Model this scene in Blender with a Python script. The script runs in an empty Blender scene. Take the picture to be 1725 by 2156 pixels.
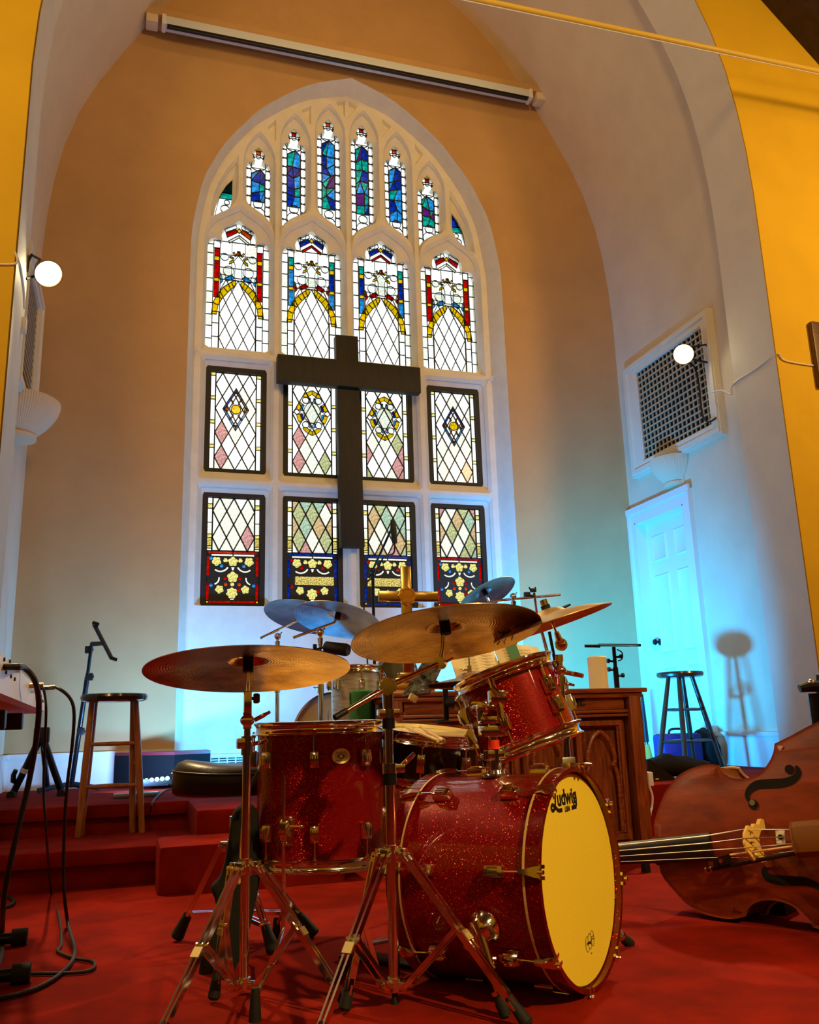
import bpy, bmesh, math, random
from math import sin, cos, pi, radians, sqrt, atan2
from mathutils import Vector as V, Matrix, noise
from mathutils.geometry import tessellate_polygon
random.seed(7)
S = bpy.context.scene
COL = S.collection
# ------------------------------------------------------------------ camera
YAW, PITCH, ROLL, FPX, CAMZ = 0.30975953, 0.23778275, -0.03014331, 1840.0, 0.70
_f = V((sin(YAW)*cos(PITCH), cos(YAW)*cos(PITCH), sin(PITCH)))
_r0 = V((cos(YAW), -sin(YAW), 0)); _u0 = _r0.cross(_f)
CR = cos(ROLL)*_r0 + sin(ROLL)*_u0
CU = -sin(ROLL)*_r0 + cos(ROLL)*_u0
CF = _f
CC = V((0, 0, CAMZ))
cam = bpy.data.objects.new('camera', bpy.data.cameras.new('camera'))
COL.objects.link(cam)
cam.data.sensor_fit = 'AUTO'; cam.data.sensor_width = 36.0
cam.data.lens = FPX*36.0/2156.0
cam.data.clip_start = 0.02
cam.matrix_world = Matrix(((CR.x, CU.x, -CF.x, CC.x), (CR.y, CU.y, -CF.y, CC.y), (CR.z, CU.z, -CF.z, CC.z), (0, 0, 0, 1)))
S.camera = cam
# ------------------------------------------------------------------ world, lights, exposure
S.view_settings.view_transform = 'Standard'; S.view_settings.look = 'None'
S.view_settings.exposure = 0.0; S.view_settings.gamma = 1.0; S.view_settings.use_curve_mapping = False
W = bpy.data.worlds.new('overcast_sky'); S.world = W; W.use_nodes = True
W.node_tree.nodes['Background'].inputs[0].default_value = (1.0, 0.985, 0.94, 1)
W.node_tree.nodes['Background'].inputs[1].default_value = 1.4
def area(name, loc, target, size, power, col, shape='DISK', size_y=None, spread=None):
    l = bpy.data.lights.new(name, 'AREA'); l.shape = shape; l.size = size
    if size_y: l.size_y = size_y
    if spread: l.spread = spread
    l.energy = power; l.color = col
    o = bpy.data.objects.new(name, l); COL.objects.link(o); o.location = loc
    o.rotation_euler = (V(target)-V(loc)).to_track_quat('-Z', 'Y').to_euler()
    return o
def spot(name, loc, target, power, col, ang, blend=.5, rad=.06):
    l = bpy.data.lights.new(name, 'SPOT'); l.energy = power; l.color = col; l.spot_size = ang; l.spot_blend = blend
    l.shadow_soft_size = rad
    o = bpy.data.objects.new(name, l); COL.objects.link(o); o.location = loc
    o.rotation_euler = (V(target)-V(loc)).to_track_quat('-Z', 'Y').to_euler()
    return o
WARM = (1.0, 0.58, 0.18)
# unseen nave lamps aimed at walls, then added fills and a kit spot
area('nave_pendant_light', (-1.8, .8, 5.0), (-2.2, 4.75, 3.6), .7, 22, WARM, spread=radians(110))
area('nave_pendant_light', (5.6, .6, 5.0), (5.7, 4.75, 3.2), .7, 62, WARM, spread=radians(110))
area('nave_pendant_light', (1.8, .8, 5.6), (1.8, 7.0, 6.0), .9, 42, WARM, spread=radians(125))
area('added_chancel_fill', (1.8, 5.05, 7.35), (1.8, 7.0, 5.2), 1.6, 8, WARM, 'RECTANGLE', .2)  # unseen panel added behind the arch top to warm the back wall
for _x, _y in ((-2.2, -1.5), (5.6, -1.5), (-2.2, -4.2), (5.6, -4.2), (1.8, -3.4), (-1.6, 2.4), (5.2, 2.4)):  # unseen points added for chrome highlights and brighter jambs
    _l = bpy.data.lights.new('added_nave_fill', 'POINT'); _l.energy = 24 if _y < 0 else (52 if _x < 0 else 26); _l.color = (1, .72, .36); _l.shadow_soft_size = .16
    _o = bpy.data.objects.new('added_nave_fill', _l); COL.objects.link(_o); _o.location = (_x, _y, 4.3)
spot('unseen_nave_spot', (2.3, -1.5, 3.7), (1.3, 2.2, .35), 900, (1, .68, .22), radians(25), .7, .10)
spot('unseen_nave_spot', (1.2, -2.2, 4.3), (1.95, 4.2, .80), 420, (1, .74, .36), radians(17), .6, .08)  # second spot, added to brighten altar, book and candle
# the two clamp spotlights on the arch
LAMP_L = V((-0.585, 5.2, 3.41)); LAMP_R = V((4.16, 5.59, 3.545))
spot('clamp_lamp_beam', LAMP_L+V((.06, -.12, -.1)), (1.0, 2.5, .3), 380, (1, .70, .34), radians(75), .6, .07)
spot('clamp_lamp_beam', LAMP_R+V((-.06, -.12, -.1)), (1.4, 2.4, .3), 420, (1, .70, .34), radians(75), .6, .07)
# cyan LED washes on the platform, then spots added for the cymbals
CYAN = (0.0, 0.36, 1.0)
area('led_bar_wash', (0.0, 6.15, .42), (0.42, 7.0, 1.1), .25, 22, (.20, .45, 1.0), 'RECTANGLE', .05)
area('led_bar_wash', (1.0, 6.0, .42), (.50, 7.05, .80), .25, 14, (.02, .42, 1.0), 'RECTANGLE', .05, radians(110))
area('led_floor_wash', (2.35, 5.35, .42), (3.9, 6.9, 1.05), .3, 100, CYAN, 'RECTANGLE', .12, radians(105))
area('led_floor_wash', (1.5, 5.9, .40), (1.5, 7.1, 2.6), .3, 13, (.08, .38, 1.0), 'RECTANGLE', .12)
spot('added_cymbal_spot', (1.05, 5.15, .38), (1.08, 4.75, 1.35), 12, (.01, .30, .9), radians(70), .6, .05)  # added to turn the left cymbals' undersides blue
spot('added_cymbal_spot', (1.95, 5.3, .38), (1.85, 5.3, 1.6), 26, (.0, .45, .85), radians(60), .6, .05)  # added to turn the steep cymbal teal
# ------------------------------------------------------------------ helpers
def at(x, y, d): return CC + ((x-862.5)/FPX*CR - (y-1078)/FPX*CU + CF)*d      # point at depth d along a sight line of the photo survey
def ray(x, y): return (x-862.5)/FPX*CR - (y-1078)/FPX*CU + CF
def onz(x, y, z): d = ray(x, y); return CC + d*((z-CAMZ)/d.z)
def onY(x, y, Y): d = ray(x, y); return CC + d*(Y/d.y)
def onX(x, y, X): d = ray(x, y); return CC + d*(X/d.x)
def lerp(a, b, t): return a+(b-a)*t

class MB:
    def __init__(s): s.v = []; s.f = []
    def add(s, vs, fs):
        o = len(s.v); s.v += [V(p) for p in vs]; s.f += [tuple(i+o for i in f) for f in fs]; return s
    def box(s, c, sz, M=None):
        x, y, z = sz[0]/2, sz[1]/2, sz[2]/2
        vs = [V((a*x, b*y, d*z)) for a in (-1, 1) for b in (-1, 1) for d in (-1, 1)]
        c = V(c)
        vs = [(M @ p if M else p)+c for p in vs]
        return s.add(vs, [(0, 1, 3, 2), (4, 6, 7, 5), (0, 4, 5, 1), (2, 3, 7, 6), (0, 2, 6, 4), (1, 5, 7, 3)])
    def bbox(s, c, sz, b, M=None):
        # box with chamfered edges
        bm = bmesh.new(); bmesh.ops.create_cube(bm, size=1)
        for v in bm.verts: v.co = V((v.co.x*sz[0], v.co.y*sz[1], v.co.z*sz[2]))
        bmesh.ops.bevel(bm, geom=bm.edges[:], offset=b, segments=2, profile=.6, affect='EDGES')
        bm.verts.index_update(); c = V(c)
        s.add([(M @ v.co if M else v.co)+c for v in bm.verts], [tuple(v.index for v in f.verts) for f in bm.faces])
        bm.free(); return s
    def tube(s, p0, p1, r0, r1=None, n=12, cap=True):
        return s.path([p0, p1], [r0, r0 if r1 is None else r1], n, cap)
    def path(s, pts, r, n=10, cap=True, closed=False):
        pts = [V(p) for p in pts]; m = len(pts)
        if not hasattr(r, '__len__'): r = [r]*m
        def tan(i):
            if closed: return (pts[(i+1) % m]-pts[i-1]).normalized()
            a = pts[max(i-1, 0)]; b = pts[min(i+1, m-1)]
            t = b-a
            return t.normalized() if t.length > 1e-9 else V((0, 0, 1))
        t = tan(0); x = t.cross(V((0, 0, 1)))
        if x.length < 1e-3: x = t.cross(V((1, 0, 0)))
        x.normalize(); o = len(s.v)
        for i in range(m):
            t = tan(i); x = x-t*x.dot(t)
            x.normalize(); y = t.cross(x)
            for k in range(n):
                a = 2*pi*k/n; s.v.append(pts[i]+(x*cos(a)+y*sin(a))*r[i])
        for i in range(m if closed else m-1):
            j = (i+1) % m
            for k in range(n):
                k2 = (k+1) % n
                s.f.append((o+i*n+k, o+i*n+k2, o+j*n+k2, o+j*n+k))
        if cap and not closed:
            s.f.append(tuple(o+k for k in reversed(range(n)))); s.f.append(tuple(o+(m-1)*n+k for k in range(n)))
        return s
    def lathe(s, prof, F, n=32, a0=0, a1=2*pi, capends=False):
        # prof: (r, z) in frame F (4x4); full turn closes
        full = abs(a1-a0-2*pi) < 1e-6; o = len(s.v); m = len(prof); N = n if full else n+1
        for k in range(N):
            a = a0+(a1-a0)*k/n
            for r, z in prof: s.v.append(F @ V((r*cos(a), r*sin(a), z)))
        for k in range(n):
            k2 = (k+1) % N
            for i in range(m-1):
                a, b, c, d = o+k*m+i, o+k2*m+i, o+k2*m+i+1, o+k*m+i+1
                if prof[i][0] < 1e-7: s.f.append((a, c, d))
                elif prof[i+1][0] < 1e-7: s.f.append((a, b, d))
                else: s.f.append((a, b, c, d))
        return s
    def loft(s, loops, closed=True, cap0=False, cap1=False):
        n = len(loops[0]); o = len(s.v)
        for L in loops: s.v += [V(p) for p in L]
        for i in range(len(loops)-1):
            for k in range(n if closed else n-1):
                k2 = (k+1) % n
                s.f.append((o+i*n+k, o+i*n+k2, o+(i+1)*n+k2, o+(i+1)*n+k))
        if cap0: s.f.append(tuple(o+k for k in reversed(range(n))))
        if cap1: s.f.append(tuple(o+(len(loops)-1)*n+k for k in range(n)))
        return s
    def prism(s, poly, F, h, holes=(), bevel=0):
        # 2D polygon (with holes) in frame F's xy plane, extruded 0..h along z
        loops = [poly]+list(holes); flat = [V((p[0], p[1], 0)) for L in loops for p in L]
        tri = tessellate_polygon([[V((p[0], p[1], 0)) for p in L] for L in loops])
        o = len(s.v); n = len(flat)
        s.v += [F @ p for p in flat]+[F @ (p+V((0, 0, h))) for p in flat]
        for t in tri:
            s.f.append((o+t[0], o+t[2], o+t[1])); s.f.append((o+n+t[0], o+n+t[1], o+n+t[2]))
        k = 0
        for L in loops:
            for i in range(len(L)):
                a = k+i; b = k+(i+1) % len(L); s.f.append((o+a, o+b, o+n+b, o+n+a))
            k += len(L)
        return s
    def sphere(s, c, r, n=16, m=10, sc=(1, 1, 1), M=None):
        o = len(s.v); c = V(c)
        for i in range(m+1):
            t = pi*i/m
            for k in range(n):
                a = 2*pi*k/n; p = V((r*sc[0]*sin(t)*cos(a), r*sc[1]*sin(t)*sin(a), r*sc[2]*cos(t)))
                s.v.append((M @ p if M else p)+c)
        for i in range(m):
            for k in range(n): s.f.append((o+i*n+k, o+(i+1)*n+k, o+(i+1)*n+(k+1) % n, o+i*n+(k+1) % n))
        return s

def frame(o, z, xh=(1, 0, 0)):
    z = V(z).normalized(); x = V(xh)-z*V(xh).dot(z)
    if x.length < 1e-4: x = V((0, 1, 0))-z*z.y
    x.normalize(); y = z.cross(x); o = V(o)
    return Matrix(((x.x, y.x, z.x, o.x), (x.y, y.y, z.y, o.y), (x.z, y.z, z.z, o.z), (0, 0, 0, 1)))
def wloc(o):
    p = V((0, 0, 0))
    while o is not None: p += o.location; o = o.parent
    return p
def build(name, mb, mat, parent=None, smooth=35, loc=None):
    # mb holds world coordinates; the mesh is stored about its own base point
    me = bpy.data.meshes.new(name)
    base = wloc(parent) if parent is not None else (V(loc) if loc is not None else V((0, 0, 0)))
    me.from_pydata([tuple(p-base) for p in mb.v], [], mb.f)
    bm = bmesh.new(); bm.from_mesh(me)
    bmesh.ops.remove_doubles(bm, verts=bm.verts, dist=1e-6)
    bmesh.ops.recalc_face_normals(bm, faces=bm.faces); bm.to_mesh(me); bm.free()
    if smooth:
        me.shade_smooth(); me.set_sharp_from_angle(angle=radians(smooth))
    if mat is not None: me.materials.append(mat)
    o = bpy.data.objects.new(name, me); COL.objects.link(o)
    if parent is not None: o.parent = parent
    elif loc is not None: o.location = loc
    return o
def tag(o, label=None, cat=None, group=None, kind=None):
    if label: o['label'] = label
    if cat: o['category'] = cat
    if group: o['group'] = group
    if kind: o['kind'] = kind
    return o
def thing(name, label, cat, loc, group=None):
    o = bpy.data.objects.new(name, None); COL.objects.link(o); o.location = loc; o.empty_display_size = .05
    return tag(o, label, cat, group)
def copy_tree(o, parent=None):
    c = o.copy(); COL.objects.link(c)
    if parent is not None: c.parent = parent
    for ch in o.children: copy_tree(ch, c)
    return c
def struct(name, mb, mat, parent=None, smooth=35):
    o = build(name, mb, mat, parent, smooth)
    if parent is None: o['kind'] = 'structure'
    return o
def text_mb(body, size, F, ext=.001, align='CENTER', off=0.0, shear=0.0, sx=1.0):
    cu = bpy.data.curves.new('lettering', 'FONT'); cu.body = body; cu.size = size; cu.extrude = ext
    cu.align_x = align; cu.align_y = 'CENTER'; cu.offset = off; cu.shear = shear; cu.resolution_u = 3
    ob = bpy.data.objects.new('lettering', cu); COL.objects.link(ob)
    dg = bpy.context.evaluated_depsgraph_get(); me = ob.evaluated_get(dg).to_mesh()
    mb = MB().add([F @ V((v.co.x*sx, v.co.y, v.co.z)) for v in me.vertices], [tuple(p.vertices) for p in me.polygons])
    ob.evaluated_get(dg).to_mesh_clear(); bpy.data.objects.remove(ob); bpy.data.curves.remove(cu)
    return mb
def clip_poly(poly, x0, z0, x1, z1):
    def cl(P, f, ins):
        out = []
        for i in range(len(P)):
            a, b = P[i-1], P[i]
            if ins(b):
                if not ins(a): out.append(f(a, b))
                out.append(b)
            elif ins(a): out.append(f(a, b))
        return out
    def ix(v): return lambda a, b: (v, a[1]+(b[1]-a[1])*(v-a[0])/(b[0]-a[0]))
    def iz(v): return lambda a, b: (a[0]+(b[0]-a[0])*(v-a[1])/(b[1]-a[1]), v)
    for f, ins in ((ix(x0), lambda p: p[0] >= x0-1e-9), (ix(x1), lambda p: p[0] <= x1+1e-9), (iz(z0), lambda p: p[1] >= z0-1e-9), (iz(z1), lambda p: p[1] <= z1+1e-9)):
        if poly: poly = cl(poly, f, ins)
    return poly
def catmull(P, n=8, closed=False):
    P = [V(p) for p in P]; out = []; m = len(P)
    for i in range(m if closed else m-1):
        if closed: a, b, c, d = P[i-1], P[i], P[(i+1) % m], P[(i+2) % m]
        else: a, b, c, d = P[max(i-1, 0)], P[i], P[i+1], P[min(i+2, m-1)]
        for k in range(n):
            t = k/n
            out.append(.5*((2*b)+(c-a)*t+(2*a-5*b+4*c-d)*t*t+(3*b-a-3*c+d)*t*t*t))
    if not closed: out.append(P[-1])
    return out
def resample(loop, n):
    # closed loop, n points evenly spaced starting at loop[0]
    P = [V((p[0], p[1], 0)) for p in loop]; P.append(P[0]); L = [0]
    for a, b in zip(P, P[1:]): L.append(L[-1]+(b-a).length)
    out = []; j = 0
    for k in range(n):
        s = L[-1]*k/n
        while j < len(L)-2 and L[j+1] < s: j += 1
        t = (s-L[j])/max(L[j+1]-L[j], 1e-9); p = P[j].lerp(P[j+1], t); out.append((p.x, p.y))
    return out
# ------------------------------------------------------------------ materials
MATS = {}
def mat(name, col=(.5, .5, .5), rough=.5, metal=0., noise=None, bump=None, coat=0., stretch=None, spec=None, emit=None, col2=None, sheen=0, trans=0, ior=None, sss=0, aniso=0):
    if name in MATS: return MATS[name]
    m = bpy.data.materials.new(name); m.use_nodes = True; N = m.node_tree.nodes; L = m.node_tree.links; b = N['Principled BSDF']
    b.inputs['Base Color'].default_value = (*col, 1); b.inputs['Roughness'].default_value = rough; b.inputs['Metallic'].default_value = metal
    if coat: b.inputs['Coat Weight'].default_value = coat; b.inputs['Coat Roughness'].default_value = .06
    if spec is not None: b.inputs['Specular IOR Level'].default_value = spec
    if sheen: b.inputs['Sheen Weight'].default_value = sheen
    if trans: b.inputs['Transmission Weight'].default_value = trans
    if ior: b.inputs['IOR'].default_value = ior
    if aniso: b.inputs['Anisotropic'].default_value = aniso
    if sss: b.inputs['Subsurface Weight'].default_value = sss; b.inputs['Subsurface Radius'].default_value = (.02, .012, .006)
    if emit: b.inputs['Emission Color'].default_value = (*emit[:3], 1); b.inputs['Emission Strength'].default_value = emit[3]
    if noise or bump:
        tc = N.new('ShaderNodeTexCoord'); mp = N.new('ShaderNodeMapping'); L.new(tc.outputs['Object'], mp.inputs[0])
        if stretch: mp.inputs['Scale'].default_value = stretch
    if noise:
        nz = N.new('ShaderNodeTexNoise'); nz.inputs['Scale'].default_value = noise[0]; nz.inputs['Detail'].default_value = 5; nz.inputs['Roughness'].default_value = .6
        L.new(mp.outputs[0], nz.inputs[0]); rp = N.new('ShaderNodeValToRGB'); L.new(nz.outputs[0], rp.inputs[0])
        a = noise[1]; c2 = col2 or tuple(c*(1-a) for c in col)
        rp.color_ramp.elements[0].position = .32; rp.color_ramp.elements[1].position = .68
        rp.color_ramp.elements[0].color = (*c2, 1); rp.color_ramp.elements[1].color = (*(col if col2 else tuple(min(c*(1+a), 1) for c in col)), 1)
        L.new(rp.outputs[0], b.inputs['Base Color'])
    if bump:
        nb = N.new('ShaderNodeTexNoise'); nb.inputs['Scale'].default_value = bump[0]; nb.inputs['Detail'].default_value = 4
        L.new(mp.outputs[0], nb.inputs[0]); bp = N.new('ShaderNodeBump'); bp.inputs['Strength'].default_value = bump[1]; bp.inputs['Distance'].default_value = bump[2] if len(bump) > 2 else .005
        L.new(nb.outputs[0], bp.inputs['Height']); L.new(bp.outputs[0], b.inputs['Normal'])
    MATS[name] = m; return m
def wood(name, c1, c2, scale=6, rough=.4, axis=(1, 12, 12), coat=.0, spec=None):
    if name in MATS: return MATS[name]
    m = mat(name, c1, rough, coat=coat, spec=spec); N = m.node_tree.nodes; L = m.node_tree.links; b = N['Principled BSDF']
    tc = N.new('ShaderNodeTexCoord'); mp = N.new('ShaderNodeMapping'); L.new(tc.outputs['Object'], mp.inputs[0]); mp.inputs['Scale'].default_value = axis
    nz = N.new('ShaderNodeTexNoise'); nz.inputs['Scale'].default_value = scale; nz.inputs['Detail'].default_value = 7; nz.inputs['Distortion'].default_value = .8
    L.new(mp.outputs[0], nz.inputs[0]); rp = N.new('ShaderNodeValToRGB'); L.new(nz.outputs[0], rp.inputs[0])
    rp.color_ramp.elements[0].position = .36; rp.color_ramp.elements[1].position = .62
    rp.color_ramp.elements[0].color = (*c2, 1); rp.color_ramp.elements[1].color = (*c1, 1); L.new(rp.outputs[0], b.inputs['Base Color'])
    bp = N.new('ShaderNodeBump'); bp.inputs['Strength'].default_value = .12; bp.inputs['Distance'].default_value = .003
    L.new(nz.outputs[0], bp.inputs['Height']); L.new(bp.outputs[0], b.inputs['Normal'])
    return m
def glass(name, col, dens=.25, scale=60, gloss=.015):
    # stained glass pane: coloured see-through glass with streaks of its own
    if name in MATS: return MATS[name]
    m = bpy.data.materials.new(name); m.use_nodes = True; N = m.node_tree.nodes; L = m.node_tree.links; N.clear()
    out = N.new('ShaderNodeOutputMaterial'); tr = N.new('ShaderNodeBsdfTransparent'); gl = N.new('ShaderNodeBsdfGlossy'); mx = N.new('ShaderNodeMixShader')
    gl.inputs['Roughness'].default_value = .12; gl.inputs['Color'].default_value = (.6, .6, .6, 1)
    tc = N.new('ShaderNodeTexCoord'); nz = N.new('ShaderNodeTexNoise'); nz.inputs['Scale'].default_value = scale; nz.inputs['Detail'].default_value = 3
    L.new(tc.outputs['Object'], nz.inputs[0]); rp = N.new('ShaderNodeValToRGB'); L.new(nz.outputs[0], rp.inputs[0])
    rp.color_ramp.elements[0].position = .3; rp.color_ramp.elements[1].position = .62
    rp.color_ramp.elements[0].color = (*[c*(1-dens) for c in col], 1); rp.color_ramp.elements[1].color = (*col, 1)
    L.new(rp.outputs[0], tr.inputs['Color']); mx.inputs[0].default_value = gloss
    L.new(tr.outputs[0], mx.inputs[1]); L.new(gl.outputs[0], mx.inputs[2]); L.new(mx.outputs[0], out.inputs[0])
    MATS[name] = m; return m
def sparkle(name, deep, flake, scale=420, coat=1.0):
    # glitter lacquer: tilted metal flakes under a clear coat
    m = mat(name, deep, .34, .35, coat=coat); N = m.node_tree.nodes; L = m.node_tree.links; b = N['Principled BSDF']
    b.inputs['Coat Roughness'].default_value = .05; b.inputs['Specular IOR Level'].default_value = .12
    tc = N.new('ShaderNodeTexCoord'); vo = N.new('ShaderNodeTexVoronoi'); vo.inputs['Scale'].default_value = scale; L.new(tc.outputs['Object'], vo.inputs['Vector'])
    sb = N.new('ShaderNodeVectorMath'); sb.operation = 'SUBTRACT'; sb.inputs[1].default_value = (.5, .5, .5); L.new(vo.outputs['Color'], sb.inputs[0])
    sp = N.new('ShaderNodeSeparateColor'); L.new(vo.outputs['Color'], sp.inputs[0]); mk = N.new('ShaderNodeMath'); mk.operation = 'GREATER_THAN'; mk.inputs[1].default_value = .88; L.new(sp.outputs[0], mk.inputs[0])
    m2 = N.new('ShaderNodeMath'); m2.operation = 'MULTIPLY_ADD'; m2.inputs[1].default_value = 1.0; m2.inputs[2].default_value = .06; L.new(mk.outputs[0], m2.inputs[0])
    sc = N.new('ShaderNodeVectorMath'); sc.operation = 'SCALE'; L.new(m2.outputs[0], sc.inputs['Scale']); L.new(sb.outputs[0], sc.inputs[0]); mm = N.new('ShaderNodeMath'); mm.operation = 'MULTIPLY_ADD'; mm.inputs[1].default_value = .6; mm.inputs[2].default_value = .25; L.new(mk.outputs[0], mm.inputs[0]); L.new(mm.outputs[0], b.inputs['Metallic'])
    ge = N.new('ShaderNodeNewGeometry'); ad = N.new('ShaderNodeVectorMath'); ad.operation = 'ADD'; L.new(ge.outputs['Normal'], ad.inputs[0]); L.new(sc.outputs[0], ad.inputs[1])
    nm = N.new('ShaderNodeVectorMath'); nm.operation = 'NORMALIZE'; L.new(ad.outputs[0], nm.inputs[0]); L.new(nm.outputs[0], b.inputs['Normal'])
    rp = N.new('ShaderNodeValToRGB'); L.new(sp.outputs[0], rp.inputs[0])
    rp.color_ramp.elements[0].position = .88; rp.color_ramp.elements[0].color = (*deep, 1); rp.color_ramp.elements[1].position = 1.; rp.color_ramp.elements[1].color = (*flake, 1)
    L.new(rp.outputs[0], b.inputs['Base Color']); return m
def bronze(name, col, col2, rough=.22, rings=240):
    # turned cymbal metal: fine lathe rings about the local z axis and hammer mottling
    if name in MATS: return MATS[name]
    m = mat(name, col, rough, 1.0); N = m.node_tree.nodes; L = m.node_tree.links; b = N['Principled BSDF']
    tc = N.new('ShaderNodeTexCoord'); wv = N.new('ShaderNodeTexWave'); wv.wave_type = 'RINGS'; wv.rings_direction = 'SPHERICAL'
    wv.inputs['Scale'].default_value = rings*.16; wv.inputs['Distortion'].default_value = 1.5; wv.inputs['Detail'].default_value = 2; L.new(tc.outputs['Object'], wv.inputs[0])
    nz = N.new('ShaderNodeTexNoise'); nz.inputs['Scale'].default_value = 9; nz.inputs['Detail'].default_value = 6; L.new(tc.outputs['Object'], nz.inputs[0])
    rp = N.new('ShaderNodeValToRGB'); L.new(nz.outputs[0], rp.inputs[0]); rp.color_ramp.elements[0].position = .35; rp.color_ramp.elements[1].position = .65
    rp.color_ramp.elements[0].color = (*col2, 1); rp.color_ramp.elements[1].color = (*col, 1); L.new(rp.outputs[0], b.inputs['Base Color'])
    bp = N.new('ShaderNodeBump'); bp.inputs['Strength'].default_value = .25; bp.inputs['Distance'].default_value = .002; L.new(wv.outputs[0], bp.inputs['Height'])
    b2 = N.new('ShaderNodeBump'); b2.inputs['Strength'].default_value = .25; b2.inputs['Distance'].default_value = .01
    n2 = N.new('ShaderNodeTexNoise'); n2.inputs['Scale'].default_value = 16; L.new(tc.outputs['Object'], n2.inputs[0]); L.new(n2.outputs[0], b2.inputs['Height'])
    L.new(bp.outputs[0], b2.inputs['Normal']); L.new(b2.outputs[0], b.inputs['Normal']); return m
CARPET = mat('red_carpet', (.235, .0085, .0018), .95, noise=(5, .28), bump=(420, .5, .004), spec=.1)
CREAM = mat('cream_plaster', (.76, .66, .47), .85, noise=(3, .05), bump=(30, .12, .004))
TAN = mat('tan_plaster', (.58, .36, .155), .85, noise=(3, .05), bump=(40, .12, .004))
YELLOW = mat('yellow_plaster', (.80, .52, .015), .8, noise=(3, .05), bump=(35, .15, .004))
JAMB = mat('ivory_paint', (.82, .78, .62), .6, noise=(4, .04), bump=(60, .2, .003))
WHITE = mat('white_paint', (.85, .83, .76), .45)
STONE = mat('painted_stone', (.82, .78, .66), .7, noise=(8, .05), bump=(90, .1, .002))
IRON = mat('black_sash', (.006, .007, .005), .6)
LEAD = mat('lead_came', (.02, .022, .012), .6)
CHROME = mat('chrome', (.93, .91, .86), .11, 1.0)
STEEL = mat('brushed_steel', (.6, .56, .48), .3, 1.0)
BLACK = mat('black_plastic', (.008, .008, .009), .45)
RUBBER = mat('black_rubber', (.006, .006, .006), .75)
SATIN = mat('black_satin_metal', (.012, .012, .013), .3, .5)
LEATHER = mat('black_leather', (.012, .011, .008), .38, bump=(60, .25, .003))
FELT = mat('black_felt', (.008, .007, .006), .95)
REDS = sparkle('red_sparkle_lacquer', (.20, .0008, .003), (.95, .08, .08), 560)
OAK = wood('dark_oak', (.34, .085, .020), (.16, .030, .007), 5, .35, (10, 10, 1), coat=.25)
OAKH = wood('dark_oak_rail', (.38, .095, .022), (.18, .034, .008), 5, .35, (1, 10, 10), coat=.25)
CROSSW = wood('black_brown_wood', (.016, .011, .005), (.007, .005, .0025), 5, .6, (8, 8, 1))
BEECH = wood('pale_stick_wood', (.78, .55, .22), (.62, .40, .13), 8, .5, (6, 6, 1))
# ------------------------------------------------------------------ the setting: chancel shell
CX = 1.79; WB = 7.0; DZ = .32; YJ0, YJ1 = 4.75, 5.21; XV = 2.63; XJ = 2.50
PROF = [(2.63, 4.5), (2.615, 4.85), (2.58, 5.2), (2.52, 5.55), (2.42, 5.9), (2.28, 6.23), (2.08, 6.6), (1.84, 7.02), (1.55, 7.46), (1.25, 7.78), (.9, 8.05), (.45, 8.3), (0, 8.45)]
def prof(x0, k=1.0, base=0.0):
    r = [(x0+p[0]*k, p[1]) for p in PROF]; l = [(x0-p[0]*k, p[1]) for p in reversed(PROF[:-1])]
    return [(x0+PROF[0][0]*k, base)]+r+l+[(x0-PROF[0][0]*k, base)]
KJ = XJ/XV
FWP = lambda Y: frame((0, Y, 0), (0, -1, 0))
# recess of the window bay, outer edge on the wall and inner edge on the stone
ARO = [(1.452, 4.7), (1.441, 4.98), (1.364, 5.415), (1.28, 5.63), (1.175, 5.84), (1.01, 6.07), (.835, 6.28), (.43, 6.60), (0, 6.775)]
ARI = [(1.377, 4.7), (1.37, 4.98), (1.30, 5.42), (1.225, 5.645), (1.125, 5.85), (.97, 6.08), (.805, 6.265), (.415, 6.56), (0, 6.70)]
ARO, ARI = ([(p.x, p.y) for p in catmull([(a, b, 0) for a, b in q], 4)] for q in (ARO, ARI))
ro = [(1.787+d, z) for d, z in [(1.452, .0)]+ARO]+[(1.787-d, z) for d, z in list(reversed(ARO[:-1]))+[(1.452, .0)]]
ri = [(1.777+d, z) for d, z in [(1.377, .0)]+ARI]+[(1.777-d, z) for d, z in list(reversed(ARI[:-1]))+[(1.377, .0)]]
P = prof(CX)
mb = MB()
mb.prism(P[:-1]+[P[-1]]+list(reversed(ro)), FWP(7.2), .2)
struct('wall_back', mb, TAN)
mb = MB(); mb.loft([[(x, 7.0, z) for x, z in ro], [(x, 7.17, z) for x, z in ri], [(x, 7.35, z) for x, z in ri]], closed=False)
struct('trim_1', mb, STONE)
# side walls and the pointed vault are one plastered surface each
mb = MB()
def slab_wall(x0, x1, y0, y1, z0, z1): return MB().box(((x0+x1)/2, (y0+y1)/2, (z0+z1)/2), (abs(x1-x0), y1-y0, z1-z0))
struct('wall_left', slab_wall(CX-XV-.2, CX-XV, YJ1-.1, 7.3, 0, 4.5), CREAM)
# right wall with door opening
DY0, DY1, DTOP = 6.14, 6.90, 2.44
def right_poly(pts, h, x=CX+XV, holes=()):
    mbb = MB(); F = Matrix(((0, 0, 1, x), (1, 0, 0, 0), (0, 1, 0, 0), (0, 0, 0, 1))); return mbb.prism(pts, F, h, holes)
struct('wall_right', right_poly([(YJ1-.1, 0), (DY0, 0), (DY0, DTOP), (DY1, DTOP), (DY1, 0), (7.3, 0), (7.3, 4.5), (YJ1-.1, 4.5)], .2), CREAM)
v0 = prof(CX)[1:-1]; v1 = prof(CX, 1.08)[1:-1]
mb = MB().loft([[(x, YJ1-.1, z) for x, z in v0], [(x, 7.3, z) for x, z in v0]], closed=False)
struct('ceiling_vault', mb, CREAM, smooth=60)
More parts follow.
